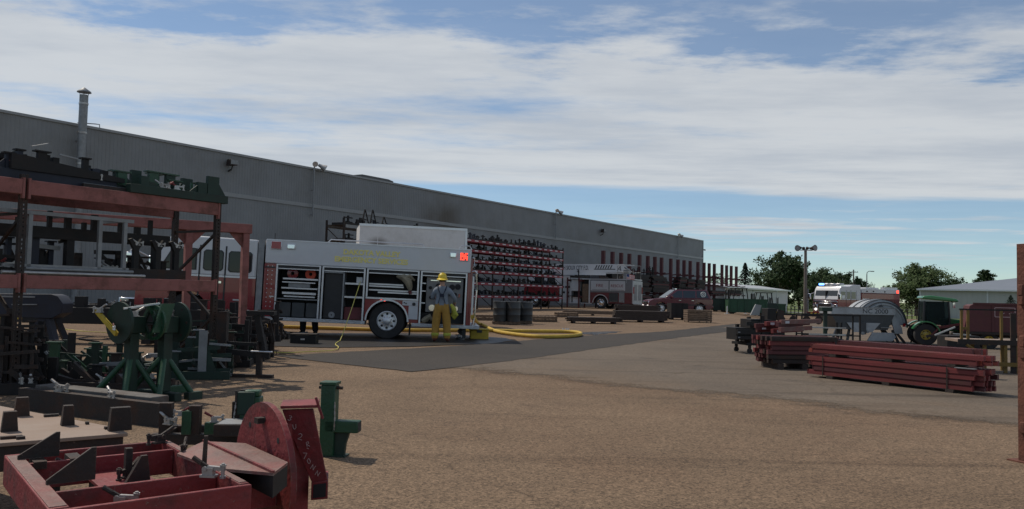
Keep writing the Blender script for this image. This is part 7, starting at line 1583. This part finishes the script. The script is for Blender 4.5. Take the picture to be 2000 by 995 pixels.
# --- grey hopper machine lettered NC 2000
b0 = gat(1680, 38.5); T = thing('hopper_machine', 'grey hopper machine with a domed drum, lettered NC 2000', 'machine', M=frame(b0, (1, -0.02, 0)))
mat('hopper_grey', (0.36, 0.38, 0.40), 0.4, 0.3, var=0.08, dirt=(0.2, 0.2, 0.19), damt=0.4); mat('hopper_dark', (0.05, 0.053, 0.06), 0.4, 0.2)
cx_, cz_, rad = 1.24, 0.86, 1.20
pr = [(rad, 0.35), (rad, 1.0), (rad - 0.05, 1.02), (rad - 0.05, 1.10), (rad + 0.02, 1.12), (rad + 0.02, 2.4), (0.01, 2.4)]
MB().lathe([(0.01, 0.35)] + [(rad - 0.10, 0.35), (rad - 0.10, 0.5), (rad, 0.5), (rad, 2.3), (0.01, 2.3)], 48, (cx_, 0, cz_), 'y', 0.0, math.pi).build('drum', 'hopper_grey', T)
for (r_, y_, m_) in ((rad + 0.03, 0.5, 'hopper_dark'), (rad + 0.045, 0.85, 'hopper_grey'), (rad + 0.03, 1.6, 'hopper_dark'), (rad - 0.08, 0.30, 'hopper_dark'), (rad - 0.18, 0.28, 'hopper_grey')):
    MB().lathe([(r_ - 0.05, y_), (r_, y_), (r_, y_ + 0.12), (r_ - 0.05, y_ + 0.12), (r_ - 0.05, y_)], 40, (cx_, 0, cz_), 'y', 0.0, math.pi).build('hoop', m_, T)
MB().box(-1.36, 1.68, 0.0, 0.08, 1.34, 1.66).build('rim', 'hopper_grey', T, 0.01); MB().box(-1.36, -1.28, 0.081, 1.6, 1.34, 1.66).build('rim', 'hopper_grey', T, 0.01); MB().box(-1.40, 1.72, -0.03, 0.12, 1.661, 1.69).build('rim_lip', 'galv', T)
text('NC 2000', 'lettering', 'letter_black', T, (0.72, -0.006, 1.41), (math.pi/2, 0, 0), 0.29, 0.003, sx=1.12)
MB().prism([(-1.34, 1.338), (1.66, 1.338), (1.35, 0.62), (-0.9, 0.62)], 'y', 0.1, 1.7).build('hopper_body', 'hopper_dark', T)
MB().prism([(-0.62, 0.95), (0.98, 0.95), (0.58, 0.50), (-0.30, 0.50)], 'y', 0.02, 0.09).build('chute_plate', 'hopper_grey', T, 0.005); MB().box(0.0, 0.28, -0.05, 0.019, 0.40, 0.97).build('gearbox', 'hopper_dark', T, 0.02); MB().tube((0.1, -0.09, 0.45), (0.1, -0.051, 0.45), 0.08, 12).build('hub', 'galv', T); MB().tube((0.34, -0.07, 0.52), (0.34, 0.015, 0.52), 0.06, 12).build('hub', 'galv', T)
MB().prism([(0.35, 0.10), (1.55, 0.10), (1.70, 0.30), (1.60, 0.50), (0.60, 0.50)], 'y', 0.0, 0.10).build('skirt_panel', 'hopper_grey', T, 0.01)
for (x_, z_) in ((1.52, 1.30),): MB().prism([(1.50, 1.33), (1.68, 1.33), (2.05, 0.75), (2.10, 0.45), (1.72, 0.45)], 'y', 0.15, 0.25).build('end_guard', 'hopper_grey', T, 0.01)
for (xa, xb) in ((1.75, 2.25), (1.65, 1.95), (-1.0, -1.25), (-0.4, -0.5)): MB().beam((xa, 0.3, 0.62), (xb, 0.3, 0.02), 0.10, 0.10).build('leg', 'hopper_dark', T); MB().beam((xa, 1.5, 0.62), (xb, 1.5, 0.02), 0.10, 0.10).build('leg', 'hopper_dark', T)
MB().path([(2.15, 0.2, 0.95), (2.4, 0.1, 0.85), (2.5, 0.1, 0.4), (2.45, 0.1, 0.05)], 0.05, 8).build('hose', 'rubber', T)
MB().box(1.0, 1.5, 0.02, 0.09, 0.72, 0.76).build('handle', 'galv', T); MB().box(2.10, 2.20, 0.1, 0.2, 0.80, 0.95).build('reflector', 'lens_red', T)
MB().prism([(1.0, 1.72), (1.22, 1.72), (1.11, 1.86)], 'y', 0.24, 0.25).build('maker_mark', 'hopper_dark', T)

# --- green tractor
b0 = gat(1808, 37.3); T = thing('tractor', 'green cab tractor with yellow wheel hubs beside the red wagon', 'tractor', M=frame(b0, (1, -0.28, 0)) @ Matrix.Scale(0.9, 4))
mat('tractor_green', (0.02, 0.16, 0.05), 0.3, var=0.06, coat=0.4); mat('hub_yellow', (0.34, 0.25, 0.03), 0.55)
wheel(T, (0.0, 0.1, 0.55), 0.55, 0.34, 0.26, 'hub_yellow', -1, 6); wheel(T, (0.0, 1.7, 0.55), 0.55, 0.34, 0.26, 'hub_yellow', 1, 6); wheel(T, (1.9, 0.15, 0.42), 0.42, 0.26, 0.22, 'hub_yellow', -1, 6); wheel(T, (1.9, 1.65, 0.42), 0.42, 0.26, 0.22, 'hub_yellow', 1, 6)
for y0_, y1_ in ((-0.1, 0.32), (1.48, 1.9)):
    o_, i_ = arc_poly(0.0, 0.55, 0.70, 0.15, 2.7, 14), arc_poly(0.0, 0.55, 0.64, 0.15, 2.7, 14); mb = MB()
    for k in range(14): mb.prism([i_[k], o_[k], o_[k+1], i_[k+1]], 'y', y0_, y1_)
    mb.build('fender', 'tractor_green', T)
MB().box(-0.3, 1.2, 0.45, 1.35, 0.45, 1.0).build('frame', 'jig_black', T); hd = MB().prism([(1.05, 0.75), (2.4, 0.75), (2.5, 1.0), (2.4, 1.28), (1.05, 1.42)], 'y', 0.5, 1.3).build('hood', 'tractor_green', T, 0.05); MB().box(1.3, 2.3, 0.485, 0.499, 0.8, 1.15).build('side_grille', 'black_trim', hd)
for (x_, y_) in ((-0.05, 0.3), (-0.05, 1.5), (1.2, 0.35), (1.2, 1.45)): MB().beam((x_, y_, 1.0), (x_ * 0.9 + 0.05, y_, 2.28), 0.08, 0.08).build('cab_post', 'black_trim', T)
MB().prism([(-0.12, 2.40), (1.50, 2.26), (1.60, 2.31), (1.45, 2.42), (0.3, 2.57), (-0.07, 2.54)], 'y', 0.15, 1.65).build('roof', 'tractor_green', T, 0.05)
mat('clear_glass', (0.10, 0.14, 0.14), 0.05, var=0.0)
gm = MATS['clear_glass'].node_tree.nodes['Principled BSDF']; gm.inputs['Transmission Weight'].default_value = 0.85; gm.inputs['IOR'].default_value = 1.05
MB().box(0.05, 1.14, 0.32, 0.33, 1.05, 2.26).build('window', 'clear_glass', T); MB().box(0.05, 1.14, 1.47, 1.48, 1.05, 2.26).build('window', 'clear_glass', T); MB().box(-0.02, -0.01, 0.36, 1.44, 1.1, 2.26).build('window', 'clear_glass', T)
MB().box(0.15, 0.55, 0.65, 1.15, 1.0, 1.12).box(0.12, 0.25, 0.65, 1.15, 1.12, 1.75).build('seat', 'black_trim', T); MB().tube((0.95, 0.9, 1.0), (0.75, 0.9, 1.45), 0.03, 8).build('steering_column', 'black_trim', T)
MB().lathe([(0.15, -0.012), (0.175, 0.0), (0.15, 0.012), (0.15, -0.012)], 18, (0.75, 0.9, 1.46)).build('steering_wheel', 'black_trim', T)
MB().beam((0.5, 0.0, 0.9), (1.6, -0.05, 1.15), 0.1, 0.12).build('loader_arm', 'rack_maroon', T); MB().beam((0.2, -0.05, 0.5), (0.7, -0.05, 1.0), 0.08, 0.08).build('loader_arm', 'rack_maroon', T); MB().beam((1.25, 0.3, 2.28), (1.32, 0.05, 2.20), 0.03, 0.03).build('mirror_arm', 'black_trim', T); MB().box(1.25, 1.36, -0.05, 0.02, 1.95, 2.22).build('mirror', 'chrome', T)
# --- red wagon
b0 = gat(1886, 35.5); T = thing('red_wagon', 'dark red steel farm wagon with an outlined plate on its side', 'wagon', M=frame(b0, (1, -0.42, 0)))
MB().prism([(-0.1, 0.75), (4.2, 0.75), (4.5, 1.95), (0.28, 1.95), (0.15, 1.88)], 'y', 0.0, 2.0).build('box', 'beam_dark', T, 0.01); MB().box(0.28, 4.55, -0.05, 0.06, 1.951, 2.02).build('top_rail', 'beam_dark', T); MB().box(-0.15, 4.2, -0.05, 0.10, 0.64, 0.749).build('sill', 'steel_dark', T)
for x_ in (1.0, 2.9, 3.9): MB().box(x_, x_ + 0.08, -0.04, -0.0005, 0.76, 1.94).build('rib', 'beam_dark', T)
of = MB().box(1.12, 1.86, -0.015, -0.006, 1.81, 1.835).box(1.12, 1.86, -0.015, -0.006, 1.41, 1.435).box(1.10, 1.125, -0.015, -0.006, 1.43, 1.815).box(1.855, 1.88, -0.015, -0.006, 1.43, 1.815).build('plate_outline', 'chalk', T)
MB().box(1.42, 1.62, -0.013, -0.006, 1.69, 1.72).build('plate_mark', 'chalk', T)
for (x_, w_) in ((1.30, 0.10), (1.42, 0.06), (1.62, 0.12), (1.76, 0.05)): MB().prism([(x_, 1.56), (x_ + w_*0.4, 1.56), (x_ + w_, 1.60), (x_ + w_, 1.62), (x_ + w_*0.3, 1.59)], 'y', -0.013, -0.006).build('plate_mark', 'chalk', T)
for x_ in (0.9, 3.2):
    for (y_, o_) in ((0.2, -1), (1.8, 1)): wheel(T, (x_, y_, 0.38), 0.38, 0.24, 0.2, 'safety_yellow' if x_ < 1 else 'alum', o_, 5)
MB().box(0.2, 4.0, 0.5, 0.62, 0.5, 0.639).build('running_gear', 'steel_dark', T); MB().beam((0.3, 1.0, 0.55), (-1.5, 0.8, 0.45), 0.1, 0.1).build('drawbar', 'steel_dark', T)
# --- dark low implement under the tractor
b0 = gat(1850, 31); T = thing('implement_frame', 'black implement frame lying in front of the tractor', 'machine', M=frame(b0, (1, 0.05, 0)))
MB().box(0, 1.3, 0, 0.7, 0.12, 0.62).build('body', 'jig_black', T, 0.02); MB().beam((-0.5, 0.0, 0.62), (0.3, 0.0, 0.95), 0.05, 0.05).build('lever', 'steel_bare', T); MB().beam((0.2, -0.03, 0.7), (0.9, -0.03, 0.66), 0.04, 0.04).build('tube', 'steel_bare', T)
for x_ in (0.1, 1.1): MB().box(x_, x_ + 0.1, 0.05, 0.65, 0, 0.119).build('skid', 'steel_dark', T)
# --- yellow railed work platform
b0 = gp(1877, 727); T = thing('work_platform', 'steel work platform with yellow posts and thin black rail', 'platform', M=frame(b0, (1, -0.20, 0))); mat('dull_yellow', (0.17, 0.105, 0.02), 0.55, dirt=(0.16, 0.09, 0.03), damt=0.5)
wq = 1.15
MB().box(-0.05, wq, 0, 0.8, 0.60, 0.65).build('deck', 'steel_tan', T); MB().box(-0.06, wq + 0.01, -0.02, -0.001, 0.56, 0.66).build('deck_edge', 'steel_dark', T)
for (x_, y_) in ((0.02, 0.0), (0.14, 0.0), (0.75, 0.0)): MB().box(x_ - 0.022, x_ + 0.022, y_ + 0.001, y_ + 0.045, 0.651, 1.24).build('rail_post', 'dull_yellow', T)
MB().box(-0.02, 1.12, 0.0, 0.05, 1.241, 1.27).build('top_rail', 'jig_black', T); MB().box(0.043, 0.117, 0.005, 0.04, 0.85, 0.90).build('cross_rail', 'dull_yellow', T); MB().box(0.92, 1.02, 0.02, 0.06, 0.0, 1.2).build('mast', 'steel_dark', T)
for (x_, y_) in ((0.45, 0.03), (0.83, 0.03), (1.02, 0.03), (0.45, 0.7), (1.02, 0.7)): MB().box(x_ - 0.03, x_ + 0.03, y_, y_ + 0.05, 0.0, 0.559).build('leg', 'dull_yellow', T)
MB().box(0.5, 1.12, -0.01, 0.029, 0.14, 0.22).build('lower_rail', 'dull_yellow', T); MB().path([(0.1, -0.01, 0.55), (0.3, -0.02, 0.42), (0.45, -0.01, 0.48)], 0.03, 8).build('curved_tube', 'dull_yellow', T)
# --- rusty upright at the edge of the view
b0 = gp(2015, 905); zt_ = at(1995, 476, b0.y).z; mat('rusty', (0.13, 0.045, 0.027), 0.7, var=0.35, scale=9, dirt=(0.08, 0.03, 0.02), damt=0.7, dscale=4, bump=0.4)
T = thing('rusty_upright', 'rust brown steel upright with bolted lugs at the yard edge', 'post', M=frame(b0, (1, 0.3, 0)))
MB().box(-0.045, 0.06, 0, 0.012, 0.012, zt_).build('web', 'rusty', T, 0.003); MB().box(-0.045, -0.033, 0.013, 0.09, 0.012, zt_).build('flange', 'rusty', T); MB().box(0.048, 0.06, 0.013, 0.09, 0.012, zt_).build('flange', 'rusty', T); MB().box(-0.10, 0.2, -0.06, 0.16, 0.0, 0.011).build('base_plate', 'rusty', T)
for (z_, w_) in ((1.42, 0.025), (1.50, 0.03), (0.30, 0.02), (0.95, 0.012), (1.05, 0.015)): MB().box(-0.046 - w_, -0.0455, 0.01, 0.06, z_ - 0.05, z_ + 0.05).build('lug', 'rusty', T, 0.008)
for k in range(12): MB().tube((0.0, -0.008, 0.15 + k*0.14), (0.0, 0.0, 0.15 + k*0.14), 0.014, 6).build('bolt', 'steel_dark', T)
